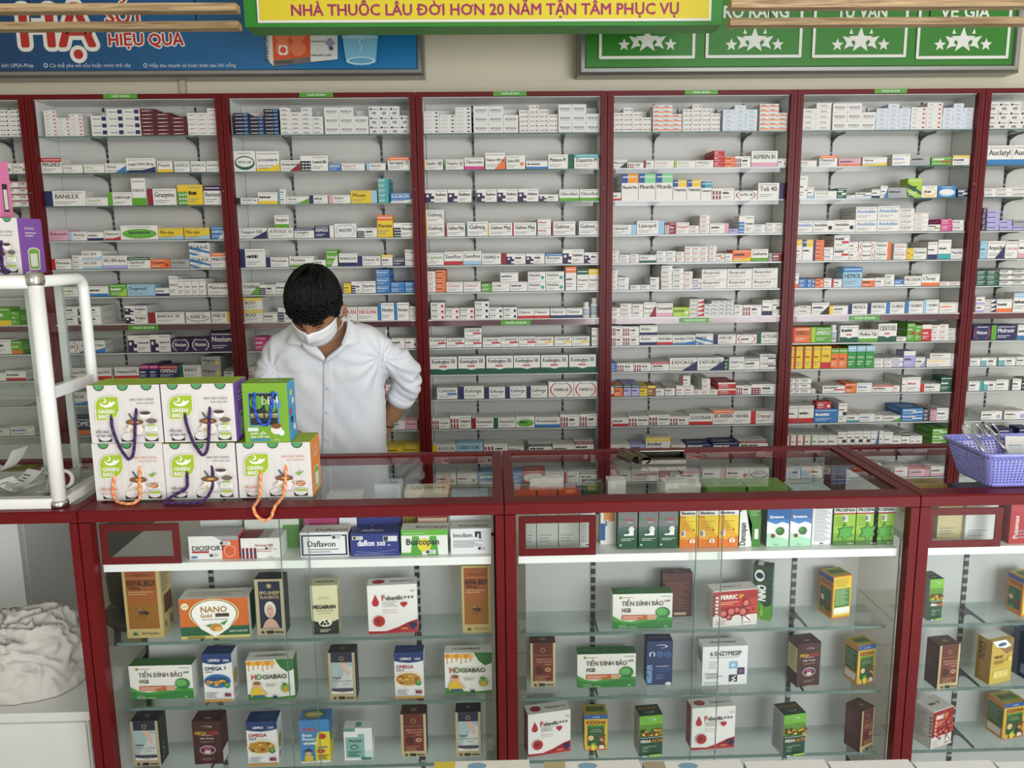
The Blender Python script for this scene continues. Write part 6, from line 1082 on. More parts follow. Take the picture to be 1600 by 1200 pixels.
S = [
 (a_, 200, 257, 997, 884, 0, .07, '#b7a46a', D_royal, 'gold box with a bee behind the first hatch frame corner, upper glass shelf', '#8a7a4a', '#b5a572'),
 (a_, 285, 390, 997, 935, 2, .06, '#d8d6cc', D_nano, 'orange and green box with a white drop shaped panel beside a gold bee box', None, None),
 (a_, 403, 447, 992, 905, 0, .045, '#b3a683', D_epo, 'dark blue box showing a woman with a white towel around her head', '#2a2c38', '#2b2d38'),
 (a_, 489, 530, 991, 915, 3, .05, '#d6d3ac', D_mega, 'cream box with green leaf oval between the woman box and the blood drop box', None, None),
 (a_, 577, 653, 989, 914, 4, .045, '#e9e8e6', D_feb, 'white box with a red blood drop on the upper shelf of the first full counter', None, None),
 (a_, 723, 768, 989, 884, 0, .05, '#b7a46a', D_royal, 'gold box with a bee next to the post between the two middle counters', '#8a7a4a', '#b5a572'),
 (b__, 206, 303, 1092, 1040, 0, .04, '#e6e6e0', D_tdb, 'wide white and green box with brain picture, middle shelf below the gold bee box', '#2f6a34', '#d8dcd4'),
 (b__, 321, 366, 1094, 1022, 0, .045, '#e6e7e8', D_omega3, 'white and blue fish oil box with a blue sea picture on the middle shelf', '#1b3a72', '#dfe0de'),
 (b__, 389, 461, 1093, 1031, 3, .045, '#e8e8e2', D_hgb, 'honey drip box with a baby in yellow behind the overlap of the glass doors', None, '#33702f'),
 (b__, 516, 557, 1094, 1020, 0, .045, '#b3a683', D_super, 'gold edged dark box with a pale picture alone in the middle of the middle shelf', '#22232e', '#2b2a33'),
 (b__, 618, 663, 1089, 1020, 0, .04, '#e6e7e8', D_omega369, 'white and blue fish oil box with yellow capsules on the middle shelf', '#1b3a72', '#dfe0de'),
 (b__, 696, 769, 1084, 1020, 0, .04, '#e8e8e2', D_hgb, 'honey drip box with a baby in yellow beside the post between the middle counters', None, '#33702f'),
 (c__, 210, 252, 1197, 1127, 0, .05, '#b3a683', D_super, 'gold edged dark box with a pale picture at the far end of the bottom shelf', '#22232e', '#2b2a33'),
 (c__, 305, 349, 1194, 1127, 0, .05, '#3f1c1c', D_liver, 'dark brown box with a purple thistle oval under the wide green brain box', None, None),
 (c__, 389, 436, 1194, 1128, 2, .05, '#e6e7e8', D_omega369, 'white and blue fish oil box with yellow capsules on the bottom shelf', '#1b3a72', '#dfe0de'),
 (c__, 471, 517, 1192, 1125, 2, .05, '#3f86c0', D_kids, 'blue and yellow children box with a small graduate figure on the bottom shelf', None, None),
 (c__, 539, 583, 1188, 1138, 0, .035, '#e4e8e6', D_quib, 'small pale teal and white box, lowest on the bottom shelf of first full counter', None, None),
 (c__, 628, 667, 1182, 1116, 0, .045, '#c0b18a', D_preg, 'maroon box with gold edges on the bottom shelf of the first full counter', '#4a2420', '#6a5a48'),
 (c__, 713, 752, 1182, 1113, 0, .045, '#b3a683', D_super, 'gold edged dark box with a pale picture beside the post between middle counters', '#22232e', '#2b2a33'),
 (a_, 957, 1050, 982, 928, 0, .04, '#e6e6e0', D_tdb, 'wide white and green box with brain picture in front of the dark brown box', '#2f6a34', '#d8dcd4'),
 (a_, 1112, 1184, 978, 922, 7, .045, '#ddd9d6', D_ferric, 'red box with blood cells beside the tall dark green box', '#dad7d4', '#cfccc8'),
 (a_, 1176, 1201, 968, 885, -28, .035, '#22402c', D_nno, 'tall dark green box turned corner forward beside the red blood cell box', '#26362c', '#22402c'),
 (a_, 1297, 1330, 965, 900, 14, .055, '#c9832c', D_kidback, 'yellow and green box showing its text side alone near the post', '#b09a3a', '#c9832c'),
 (b__, 829, 868, 1073, 1005, 0, .045, '#c0b18a', D_preg, 'maroon box with gold edges on the middle shelf close to the central post', '#4a2420', '#6a5a48'),
 (b__, 902, 993, 1074, 1022, 0, .04, '#e6e6e0', D_tdb, 'wide white and green box with brain picture between the maroon and dark blue boxes', '#2f6a34', '#d8dcd4'),
 (b__, 1010, 1050, 1070, 1002, 0, .04, '#1c3564', D_flex, 'dark blue box with three round joint pictures on the middle shelf', '#16284c', '#14244a'),
 (b__, 1096, 1167, 1070, 1010, 2, .045, '#e9eaec', D_enz, 'white box with pale blue and purple squares behind the glass door overlap', None, None),
 (b__, 1243, 1281, 1072, 1005, 10, .05, '#3f1c1c', D_liver, 'dark brown box with purple thistle oval on the middle shelf, second full counter', None, None),
 (b__, 1336, 1367, 1068, 1008, 15, .05, '#c98a3a', D_kid, 'yellow children box with a brown bear on the middle shelf, second full counter', '#b8a040', None),
 (c__, 825, 892, 1178, 1113, 11, .045, '#e9e8e6', D_feb, 'white box with a red blood drop on the bottom shelf close to the central post', None, None),
 (c__, 913, 949, 1172, 1117, 0, .05, '#c98a3a', D_kid, 'yellow children box with a brown bear on the bottom shelf between two larger boxes', '#b8a040', None),
 (c__, 998, 1035, 1181, 1118, 6, .05, '#1f4a34', D_activ, 'dark green box with fruit picture in the middle of the bottom shelf', '#1d3c28', '#a8aca8'),
 (c__, 1079, 1148, 1170, 1105, 4, .045, '#e9e8e6', D_feb, 'white box with a red blood drop seen through the glass door overlap', None, None),
 (c__, 1221, 1258, 1180, 1116, 10, .055, '#1f4a34', D_activ, 'dark green box with fruit picture next to the turned maroon box', '#1d3c28', '#a8aca8'),
 (c__, 1340, 1366, 1172, 1108, 28, .05, '#c0b18a', D_preg, 'maroon box with gold edges turned sideways at the end of the bottom shelf', '#4a2420', '#4a2622'),
 (a_, 1448, 1471, 969, 905, 6, .05, '#1f4a34', D_activ, 'dark green box with fruit picture partly behind the post of the last counter', '#1d3c28', '#a8aca8'),
 (a_, 1592, 1632, 962, 902, 10, .05, '#c9832c', D_kidback, 'yellow and green box cut by the edge of the view on the last counter', '#b09a3a', '#c9832c'),
 (b__, 1462, 1497, 1076, 1008, 8, .05, '#c0b18a', D_preg, 'maroon box with gold edges on the middle shelf of the last counter', '#4a2420', '#4a2622'),
 (b__, 1541, 1582, 1067, 1000, 16, .045, '#c2a24a', D_nnogold, 'shiny gold box with white top on the middle shelf of the last counter', None, '#a8862f'),
 (b__, 1604, 1650, 1062, 992, 14, .06, '#26365a', D_navy, 'plain dark blue box at the very edge of the last counter middle shelf', None, None),
 (c__, 1449, 1490, 1166, 1108, 22, .06, '#ddd9d6', D_ferric, 'red box with blood cells turned sideways on the bottom shelf of the last counter', '#dad7d4', '#cfccc8'),
 (c__, 1562, 1601, 1153, 1098, 12, .055, '#c98a3a', D_kid, 'yellow children box with a brown bear on the bottom shelf of the last counter', '#b8a040', None)]
for z, xl, xr, yb, yt, yaw, dp, c, D, lab, top, side in S:
    zz = z
    supp(z, xl, xr, yb, yt, yaw, dp, c, D, lab, 'supplement_box', top, side, grp=G1)
supp(a_, 1034, 1081, 960, 896, 0, .03, '#4a2320', D_back, 'dark brown box showing its text side behind the wide white and green box', 'supplement_box', '#3c2424', '#3a201c', y=1.985, grp=G1)
zw = ZS[0]; GW = 'medicine boxes on the white shelf of the counters'
def front(xl, xr, yt, dp, c, D, lab, top=None, side=None, y=1.905, h=None, z=None, name='medicine_carton'):
    return supp(zw if z is None else z, xl, xr, 875, yt, 0, dp, c, D, lab, name, top, side, y=y, h=h, grp=GW)
front(297, 374, 838, .06, '#e4e4e2', X_dios, 'white carton with orange panel and red side on the white shelf', '#cfd0d0', '#c02f3c')
front(378, 440, 841, .06, '#e6e6e4', X_diom, 'white carton with four dark red bars on the white shelf')
front(471, 545, 832, .055, '#dfe2e2', X_dafl, 'white carton with a dark blue frame on the white shelf', '#e2e3e3')
front(549, 624, 834, .055, '#27357e', X_daf5, 'navy blue carton with a large code sticker on the white shelf', '#2a3880')
front(628, 700, 828, .05, '#e4e6e0', X_busc, 'white and green carton with a yellow disc on the white shelf')
front(705, 768, 826, .05, '#dfe2e4', X_imod, 'plain pale carton with black lettering beside the central post')
front(318, 383, 812, .06, '#dadcdb', D_card('', extra=lambda f, t, l, r: qr(f, .3, .3)), 'white carton with a code sticker behind the orange panelled carton', y=2.0, h=.085)
front(386, 470, 812, .09, '#d6dcd2', D_card('', extra=lambda f, t, l, r: (f.rect(.7, 0, 1, .8, '#5f9a48'), qr(f, .1, .3))), 'white and green carton behind the four bar carton', '#2f5a3c', '#5f9a48', y=1.975, h=.075)
front(478, 530, 812, .05, '#a83a6c', D_card('', tc='#eee'), 'magenta carton behind the dark blue framed carton', '#b04a7c', y=1.975, h=.08)
front(533, 560, 812, .05, '#e0e2e2', D_card(''), 'white carton beside the magenta carton on the white shelf', y=1.975, h=.078)
front(562, 628, 812, .05, '#27357e', D_card('daflon 500', tc='#e6eaf4'), 'navy blue carton standing behind the other navy carton', '#2a3880', y=1.975, h=.088)
front(632, 652, 812, .05, '#8a7a2a', D_card(''), 'narrow olive yellow carton behind the green carton', y=2.0, h=.085)
front(655, 700, 812, .05, '#d8b8a0', D_card('', tc='#a33', extra=lambda f, t, l, r: f.rect(0, .6, 1, .8, '#c0503c')), 'white and orange carton behind the green carton', '#c96a50', y=1.975, h=.07)
front(705, 768, 812, .05, '#dfe2e4', D_card('Imodium'), 'plain pale carton standing behind the one with black lettering', y=1.975, h=.082)
for i, (x0, x1, lab) in enumerate(((965, 995, 'nearest the red hatch frame'), (997, 1027, 'between its two twins'), (1028, 1058, 'touching the yellow syrup boxes'))):
    front(x0, x1, 0, .04, '#1f5238', X_astex, 'dark green and grey syrup box with a white cartoon baby, '+lab, y=1.916, h=.1, name='syrup_box')
for i, (x0, x1, lab) in enumerate(((1061, 1089.5, 'touching the dark green boxes'), (1090.5, 1120.5, 'in the middle of three'), (1121.5, 1152, 'beside the white leaf box'))):
    front(x0, x1, 0, .04, '#e0a52e', X_biso, 'yellow and orange syrup box '+lab, '#e6e6e2', '#e0a52e', y=1.916, h=.1, name='syrup_box')
front(1153.5, 1186, 0, .04, '#e6e8e2', X_dano, 'white syrup box with green leaf edge and upright lettering', None, '#3a4a3a', y=1.916, h=.1005, name='syrup_box')
front(1196, 1230.5, 0, .045, '#e4e8e8', X_syn, 'blue and white syrup box with a herb disc, nearer the leaf box', None, '#7a8a8c', y=1.914, h=.1, name='syrup_box')
front(1232, 1265, 0, .045, '#e4e8e8', X_syn, 'blue and white syrup box with a herb disc, nearer the ivy leaf boxes', y=1.914, h=.1, name='syrup_box')
front(1266.5, 1297, 0, .04, '#e2e3e4', X_info, 'white syrup box showing its small print side', y=1.92, h=.1, name='syrup_box')
for x0, x1, lab in ((1299, 1333, 'beside the dark gap'), (1334, 1368, 'in the middle of three'), (1369, 1402, 'next to the counter post')):
    front(x0, x1, 0, .05, '#8ebc30', X_pros, 'lime green syrup box with an ivy leaf '+lab, '#e6e8e0', '#3a4a1c', y=1.914, h=.1005, name='syrup_box')
front(938, 962, 0, .04, '#e2e0da', X_phar, 'white and tan box between hatch frame and the green syrup boxes', None, '#b8b4aa', y=1.95, h=.112)
for k, (x0, x1) in enumerate(((822, 838), (839, 872), (873, 905))):
    front(x0, x1, 0, .05, '#b9b9b2', D_card(''), f'pale grey carton {("partly hidden at the post", "in the middle of three", "nearest the small print carton")[k]} seen through the hatch of the second counter', y=1.94, h=.118, name='grey_carton')
front(906, 930, 0, .05, '#d6d6d4', X_info, 'small print carton at the end of the hatch of the second counter', y=1.94, h=.118)
front(1460, 1500, 0, .05, '#c9b98a', D_card('', tc='#7a5a20'), 'tan carton seen through the hatch of the last counter', y=1.94, h=.11); front(1503, 1552, 0, .05, '#cfd0cf', D_card(''), 'pale carton seen through the hatch of the last counter', y=1.93, h=.095)
front(1572, 1640, 0, .05, '#a82a30', D_card('', tc='#e6d8d8', extra=lambda f, t, l, r: f.text('Panamax', .2, .1, .1, '#e6d8d8', 1, 'l', .6, True)), 'red carton with upright white lettering beside the last hatch', None, '#8f2028', y=1.9, h=.125)
# the deeper rows on the white shelf, seen through the glass tops
rr_ = random.Random(5)
deep = [(1, 1.935, 2.28), (2, 1.96, 2.9), (3, 2.98, 3.3)]
DC = [('#e0e2e0', 'k'), ('#d65a32', 'o'), ('#5f9a40', 'g'), ('#e4e6e8', 'b'), ('#cfd6da', 'k'), ('#d8dccc', 'g'), ('#e6e4e0', 'r'), ('#9ab8cc', 'b')]
nm_ = {'#e0e2e0': 'white', '#d65a32': 'orange', '#5f9a40': 'green', '#e4e6e8': 'off-white', '#cfd6da': 'pale grey', '#d8dccc': 'pale green', '#e6e4e0': 'ivory', '#9ab8cc': 'pale blue'}
def flat(px0, px1, py, dp, h, c, txt, lab, y=None):
    z = zw; zt = z+h; A = at(px0, py, Z=zt); B = at(px1, py, Z=zt); wd = B.x-A.x
    mb, fr, tp, lf, rt = carton(wd, dp, h, c); (fr.text if txt else (lambda *a: fr.bars(.1, .4, .16, .6, '#5a5c60')))(txt, .1, .4, .25, '#2c2e33' if c[1] in 'cde' else '#eef0ea', 1, 'l', .7); fr.lines(.1, .12, .8, .3, 1); tp.text(txt, .1, .3, .3, '#4a4c50' if c[1] in 'cde' else '#e6e8e0', 1, 'l', .8); tp.lines(.1, .65, .8, .85, 2)
    o = mb.build('flat_carton', None, ((A.x+B.x)/2, A.y, z+.0004)); return tag(o, lab, 'box', 'cartons lying under the glass counter tops')
FL = [(510, 565, 775, .06, .06, '#dcdedc', '', 'white carton lying under the glass beside the orange sided drink box'), (585, 625, 758, .06, .09, '#cfd8dc', 'Enterobella', 'pale carton under the glass in front of the man'), (632, 700, 768, .07, .07, '#e0d8c0', 'GAPENTIN', 'cream carton with dark base under the glass beside the man'),
      (705, 762, 772, .05, .06, '#b8c8d8', '', 'pale blue carton under the glass next to the central post'), (806, 838, 770, .05, .06, '#d0502c', '', 'orange carton under the glass nearest the central post'), (840, 870, 770, .05, .06, '#d0502c', '', 'orange carton in the middle of three under the glass'), (873, 906, 769, .05, .06, '#d0502c', '', 'orange carton beside the dark green one under the glass'),
      (828, 880, 748, .03, .085, '#e6e4e0', '', 'long white carton behind the orange ones under the glass'), (912, 944, 756, .05, .09, '#2c4a2c', 'Silymax CAP', 'dark green carton under the glass of the second counter'), (950, 978, 752, .05, .1, '#dddfdc', '', 'white carton next to the dark green one under the glass'),
      (1040, 1096, 756, .06, .09, '#e2e2da', '', 'white carton with small drawings under the steel dispenser'), (1106, 1166, 762, .09, .085, '#5f8f3c', '', 'green carton under the glass near the middle of the second counter'), (1170, 1232, 762, .09, .085, '#6a9a44', '', 'green carton with a dark oval under the glass of second counter'),
      (1240, 1300, 766, .08, .08, '#b8ccd0', '', 'pale blue carton under the glass behind the lime green boxes'), (1425, 1482, 758, .06, .09, '#c8a850', 'HAPACOL', 'tan carton with dark lettering under the glass beside the basket'), (1500, 1560, 764, .06, .07, '#33303c', '', 'dark carton under the glass below the purple basket')]
for f_ in FL: flat(*f_)
# boxes on the low display in front of the counters, only their far edges in view
t = empty('display_stand', (2.2, 1.0, 0), 'low stand in front of the counters with boxes on top', 'stand')
b = MB(); b.box(-1.2, 1.6, -.1, .3, .6, .63, WHITE); b.build('top', t, (0, 0, 0))
for x in (-1.1, 1.5): 
    for y in (-.05, .25): b = MB(); b.box(x-.02, x+.02, y-.02, y+.02, 0, .6, WHITE); b.build('leg', t)
for i, (x0, x1, c, w2, lab) in enumerate(((678, 828, '#d8c04a', '#e6e4da', 'yellow and white box'), (849, 1000, '#b8a884', '#e4e4e0', 'tan and white box'), (1003, 1158, '#a89c84', '#e6e6e4', 'tan and white box'), (1161, 1290, '#d8d8d4', '#e8e8e6', 'white box'), (1292, 1422, '#dcdcd8', '#e8e8e6', 'white box'), (1425, 1550, '#d8d8d4', '#eaeae8', 'white box'), (1552, 1690, '#dcdcda', '#eaeae8', 'white box'))):
    yy = 1191 if x0 < 1100 else (1190 if x0 < 1300 else 1191); A = at(x0, yy, Z=.75); B = at(x1, yy, Z=.75); wd = B.x-A.x; dp = .07
    mb, fr, tp, lf, rt = carton(wd-.002, dp, .12, w2, w2, c); tp.rect(0, 0, .22, 1, c) if i < 3 else None; tp.ell(.45, .8, .1, '#7fa4bc', .12) if i in (0, 1, 2) else tp.lines(.2, .2, .9, .7, 2)
    tag(mb.build('display_box', None, ((A.x+B.x)/2, A.y-dp, .6304)), f'{lab}, {ORD[i]} along the stand in front of the counters', 'box', 'boxes on the stand in front of the counters')

# ------------------------------------------------------------------ the man behind the counter
SKIN = M('#9f7254', .5, name='skin', bump=.05, scale=120); SHIRT = M('#dadde3', .8, name='white_shirt_cotton', bump=.12, scale=260)
HAIRM = M('#070606', .6, name='black_hair'); MASKM = M('#e9ebee', .75, name='white_mask_fabric', bump=.05, scale=300); TROU = M('#23252c', .8, name='dark_trousers')
def ring_loft(mb, rings, m, n=28, cap=True):
    """rings: (centre, half width, half depth, axis u, axis v, squareness)"""
    vs = []
    for c, a, b_, u, v, e in rings:
        for i in range(n):
            t = 2*math.pi*i/n; cs, sn = math.cos(t), math.sin(t)
            vs.append(Vector(c)+Vector(u)*(a*abs(cs)**e*(1 if cs >= 0 else -1))+Vector(v)*(b_*abs(sn)**e*(1 if sn >= 0 else -1)))
    fs = [(j*n+i, j*n+(i+1) % n, (j+1)*n+(i+1) % n, (j+1)*n+i) for j in range(len(rings)-1) for i in range(n)]
    if cap: fs += [tuple(range(n))[::-1], tuple(range((len(rings)-1)*n, len(rings)*n))]
    mb.mesh(vs, fs, m, True)
def fuse(mb, name, parent, voxel, smooth=4, m=None, disp=None):
    """weld overlapping volumes into one continuous skin"""
    o = mb.build(name); r_ = o.modifiers.new('r', 'REMESH'); r_.mode = 'VOXEL'; r_.voxel_size = voxel; r_.use_smooth_shade = True
    s_ = o.modifiers.new('s', 'SMOOTH'); s_.factor = .5; s_.iterations = smooth
    bpy.context.view_layer.update()
    me = bpy.data.meshes.new_from_object(o.evaluated_get(bpy.context.evaluated_depsgraph_get())); me.name = name
    bpy.data.objects.remove(o)
    if disp:
        me.update(); co = [v.co.copy() for v in me.vertices]; no = [v.normal.copy() for v in me.vertices]
        for v, c, n_ in zip(me.vertices, co, no): v.co = c+n_*disp(c, n_)
    me.materials.clear(); me.materials.append(m)
    for p in me.polygons: p.use_smooth = True; p.material_index = 0
    o = bpy.data.objects.new(name, me); COL.objects.link(o); o.parent = parent; return o
def PP(px, py, Y): return at(px, py, Y=Y)
hip = PP(512, 790, 2.66); man = empty('person', (0, 0, 0), 'man in white shirt and white face mask looking down, one hand on his hip', 'person')
X_, Y_, Z_ = Vector((1, 0, 0)), Vector((0, 1, 0)), Vector((0, 0, 1))
def torso_rings(grow=0.):
    R_ = []
    for py, xl, xr, Y, dp in ((900, 425, 612, 2.70, .115), (800, 424, 607, 2.70, .112), (740, 424, 604, 2.69, .108), (690, 423, 602, 2.675, .106), (640, 421, 600, 2.655, .108), (600, 419, 599, 2.635, .11), (570, 417, 603, 2.62, .105), (548, 413, 608, 2.61, .095), (534, 416, 608, 2.605, .083), (523, 428, 600, 2.60, .07), (513, 446, 583, 2.595, .058), (504, 462, 562, 2.595, .052)):
        A, B = PP(xl, py, Y), PP(xr, py, Y); R_.append(((A+B)/2, (B.x-A.x)/2+grow, dp+grow, X_, Y_, .82))
    return R_
UA = [PP(576, 556, 2.61), PP(600, 557, 2.62), PP(620, 568, 2.65), PP(635, 586, 2.685)]; UAr = [.04, .056, .053, .048]
FA = [PP(635, 586, 2.685), PP(634, 602, 2.705), PP(624, 624, 2.73)]; 
WR = [PP(624, 622, 2.73), PP(614, 642, 2.75), PP(603, 664, 2.765), PP(594, 684, 2.775)]
UB = [PP(446, 560, 2.60), PP(428, 575, 2.59), PP(424, 596, 2.575), PP(418, 630, 2.55), PP(420, 660, 2.53)]
WB = [PP(420, 655, 2.53), PP(428, 676, 2.49), Vector((PP(440, 700, 2.44).x, 2.44, 1.055))]
# head: local x right, -y face, z up
HC = PP(493, 480, 2.475); HP = R(42); HR = Matrix.Rotation(R(-7), 3, 'Z') @ Matrix.Rotation(HP, 3, 'X') @ Matrix.Rotation(R(4), 3, 'Y')
HS = 1.0
def H(p): return HC+HR @ (Vector(p)*HS)
def head_r(d):
    """distance to the skull surface in direction d"""
    x, y, z = d
    rx, ry, rz = .070, (.092 if y < 0 else .097), (.112 if z > 0 else .118)
    if z < 0: rx *= 1-.30*min(1, -z)**1.6*1.0; ry *= 1-.12*(-z)
    r_ = 1/math.sqrt((x/rx)**2+(y/ry)**2+(z/rz)**2)
    if y < 0:   # face: brow, sockets, nose, mouth, chin
        g = lambda a, b_, s: math.exp(-(((x-a)/s)**2+((z-b_)/s)**2))
        r_ += .004*g(.0, .12, .5)*(-y)
        for s in (-1, 1): r_ -= .009*math.exp(-(((x-s*.36)/.2)**2+((z-.02)/.13)**2)); r_ += .004*math.exp(-(((x-s*.34)/.26)**2+((z-.2)/.08)**2)); r_ += .004*math.exp(-(((x-s*.5)/.22)**2+((z+.2)/.2)**2))
        r_ += .021*math.exp(-((x/.11)**2+((z+.24)/.17)**2))+.007*math.exp(-((x/.09)**2+((z+.02)/.16)**2))
        r_ += .006*math.exp(-((x/.25)**2+((z+.6)/.07)**2))+.006*math.exp(-((x/.2)**2+((z+.84)/.1)**2)); r_ -= .003*math.exp(-((x/.3)**2+((z+.535)/.025)**2))
    return r_
def head_mesh(mb, m, f=lambda d: 1., n=48, k=36, add=0., zmin=-1.):
    vs = []; 
    for j in range(k+1):
        ph = math.pi*j/k
        for i in range(n):
            th = 2*math.pi*i/n; d = Vector((math.sin(ph)*math.cos(th), math.sin(ph)*math.sin(th), math.cos(ph))); vs.append(H(d*(head_r(d)+add)*f(d)))
    fs = [(j*n+i, (j+1)*n+i, (j+1)*n+(i+1) % n, j*n+(i+1) % n) for j in range(k) for i in range(n)]
    mb.mesh(vs, fs, m, True)
def hand(mb, wrist, direction, palm_n, curl, thumb_side):
    d = Vector(direction).normalized(); nrm = Vector(palm_n); nrm = (nrm-d*nrm.dot(d)).normalized(); sd = d.cross(nrm)*thumb_side
    mb.tube([wrist-d*.02, wrist, wrist+d*.03, wrist+d*.07, wrist+d*.085], [.024, .025, .036, .038, .028], SKIN, 14)
    for q, (L, off) in enumerate(((.07, .028), (.078, .0095), (.072, -.0095), (.056, -.027))):
        b0 = wrist+d*.078+sd*off; pts = [b0]; a = 0
        for f_ in (.45, .3, .25): a += curl; pts.append(pts[-1]+(d*math.cos(a)+nrm*math.sin(a))*L*f_)
        mb.tube(pts, [.0095, .009, .0082, .0065], SKIN, 10)
    b0 = wrist+d*.028+sd*.028; mb.tube([b0, b0+(d*.6+sd*.7+nrm*.2)*.03, b0+(d*.85+sd*.75+nrm*.35)*.05, b0+(d*1.1+sd*.6+nrm*.5)*.062], [.014, .012, .0105, .008], SKIN, 10)
bm = MB()
head_mesh(bm, SKIN)
nb = (PP(511, 507, 2.6)); bm.tube([H((0, .02, -.03)), H((0, .03, -.09)), PP(510, 520, 2.595), PP(511, 545, 2.62)], [.058, .055, .06, .075], SKIN, 20)
ring_loft(bm, torso_rings(-.014), SKIN)
for s in (-1, 1):   # ears
    vs = []
    ear = [(.0, .0), (.012, .014), (.012, .03), (.003, .037), (-.010, .034), (-.017, .02), (-.014, .0), (-.008, -.018), (.0, -.026), (.006, -.02), (.004, -.008)]
    outer = [H((s*.073, .008-a*.8, -.03+b_*.85)) for a, b_ in ear]; top = [H((s*.088, .016-a*.8, -.03+b_*.9)) for a, b_ in ear]
    base = [H((s*.06, .006-a*.7, -.03+b_*.75)) for a, b_ in ear]; n = len(ear)
    f1 = [tuple(range(n))[::-1], tuple(range(2*n, 3*n))]+[(i, (i+1) % n, n+(i+1) % n, n+i) for i in range(n)]+[(n+i, n+(i+1) % n, 2*n+(i+1) % n, 2*n+i) for i in range(n)]
    bm.mesh(base+outer+top, f1, SKIN, True)
bm.tube(UA, [.034, .043, .039, .030], SKIN, 16); bm.tube([UA[-1], FA[1], FA[2]]+WR[1:], [.030, .034, .037, .035, .028, .0245], SKIN, 16)
hand(bm, WR[-1], (WR[-1]-WR[-2]).normalized()+Vector((-.4, .1, -.2)), (0, -1, .1), .45, 1)
bm.tube(UB, [.036, .044, .043, .038, .036], SKIN, 16); bm.tube(WB, [.036, .032, .0255], SKIN, 16)
hand(bm, WB[-1], Vector((.25, -.75, -.04)), (0, .1, -1), .16, 1)
for s in (-1, 1):
    hx = hip.x+s*.095; bm.tube([(hx-s*.01, 2.70, .86), (hx, 2.70, .5), (hx, 2.71, .44), (hx, 2.72, .09)], [.075, .055, .052, .038], SKIN, 16); bm.tube([(hx, 2.745, .06), (hx, 2.68, .045), (hx, 2.58, .03)], [.036, .04, .026], SKIN, 14)
body = fuse(bm, 'body', man, .0042, 3, SKIN)
# trousers and shoes
tm = MB(); A = torso_rings(-.004); c0 = A[0][0]
ring_loft(tm, [((c0.x, 2.70, .98), .165, .105, X_, Y_, .85), ((c0.x, 2.70, .86), .175, .12, X_, Y_, .85), ((c0.x, 2.70, .8), .17, .11, X_, Y_, .85)], TROU)
for s in (-1, 1): hx = hip.x+s*.092; tm.tube([(hx, 2.70, .84), (hx, 2.70, .5), (hx, 2.715, .07)], [.088, .074, .064], TROU, 20)
fuse(tm, 'trousers', man, .01, 3, TROU)
for s in (-1, 1):
    sm_ = MB(); hx = hip.x+s*.095; ring_loft(sm_, [((hx, 2.77, .04), .035, .036, X_, Z_, .8), ((hx, 2.72, .05), .045, .046, X_, Z_, .8), ((hx, 2.62, .04), .05, .036, X_, Z_, .8), ((hx, 2.54, .03), .04, .026, X_, Z_, .8), ((hx, 2.52, .025), .02, .016, X_, Z_, .8)], DARK, 20); sm_.build('shoe', man)
# shirt
sh = MB(); ring_loft(sh, torso_rings(.004), SHIRT)
sh.tube(UA, UAr, SHIRT, 24); sh.tube([UA[-1]-Vector((0, 0, .004)), FA[1], FA[2]], [.049, .048, .0445], SHIRT, 24)
sh.tube(UB, [.045, .055, .054, .05, .048], SHIRT, 24)
rU = [u.copy() for u in UA]
def wrinkle(c, n_):
    # folds fan out from the arm pit and shoulder, plus soft creases down the front
    ap = UA[1]; d = (c-ap); k = 0
    rr = d.length; ang = math.atan2(d.z, d.x)
    k += .0046*math.sin(ang*11+noise.noise(c*9)*2.5)*math.exp(-(rr/.17)**2)*min(1, rr*18)
    ap2 = UB[1]; d = c-ap2; rr = d.length; ang = math.atan2(d.z, d.x); k += .0025*math.sin(ang*10+noise.noise(c*9)*2.5)*math.exp(-(rr/.16)**2)*min(1, rr*18)
    e = UA[3]; d = c-e; rr = d.length; k += .0042*math.sin((d.x*.7+d.z)*170+noise.noise(c*14)*2)*math.exp(-(rr/.085)**2)
    q = Vector((c.x*9+c.z*2.2, c.y*3, c.z*1.6)); k += .0065*noise.noise(q*1.4)+.0035*noise.noise(Vector((c.x*26+c.z*14, c.y*9, c.z*9)))
    return k
shirt = fuse(sh, 'shirt', man, .0055, 5, SHIRT, wrinkle)
# the open neck: the shirt is cut away between the collar wings
def inside(pt, poly):
    x, y = pt; r_ = False
    for (x0, y0), (x1, y1) in zip(poly, poly[1:]+poly[:1]):
        if (y0 > y) != (y1 > y) and x < (x1-x0)*(y-y0)/(y1-y0)+x0: r_ = not r_
    return r_
NECK = [(468, 490), (470, 524), (488, 547), (509, 564), (528, 548), (543, 524), (545, 490)]
import bmesh
bmx = bmesh.new(); bmx.from_mesh(shirt.data)
kill = [f for f in bmx.faces if inside(pj(f.calc_center_median()), NECK) and f.calc_center_median().y < 2.66]
bmesh.ops.delete(bmx, geom=kill, context='FACES'); bmx.to_mesh(shirt.data); bmx.free()
shirt.data.update()
bv = BVHTree.FromPolygons([v.co.copy() for v in shirt.data.vertices], [tuple(p.vertices) for p in shirt.data.polygons])
def on_shirt(px, py, off=.0015, Y=2.4):
    p = at(px, py, Y=1.0); d = (p-vC).normalized(); h, n_, i_, ds = bv.ray_cast(vC, d)
    return (h+n_*off if h is not None else at(px, py, Y=2.55)), (n_ if h is not None else Vector((0, -1, 0)))
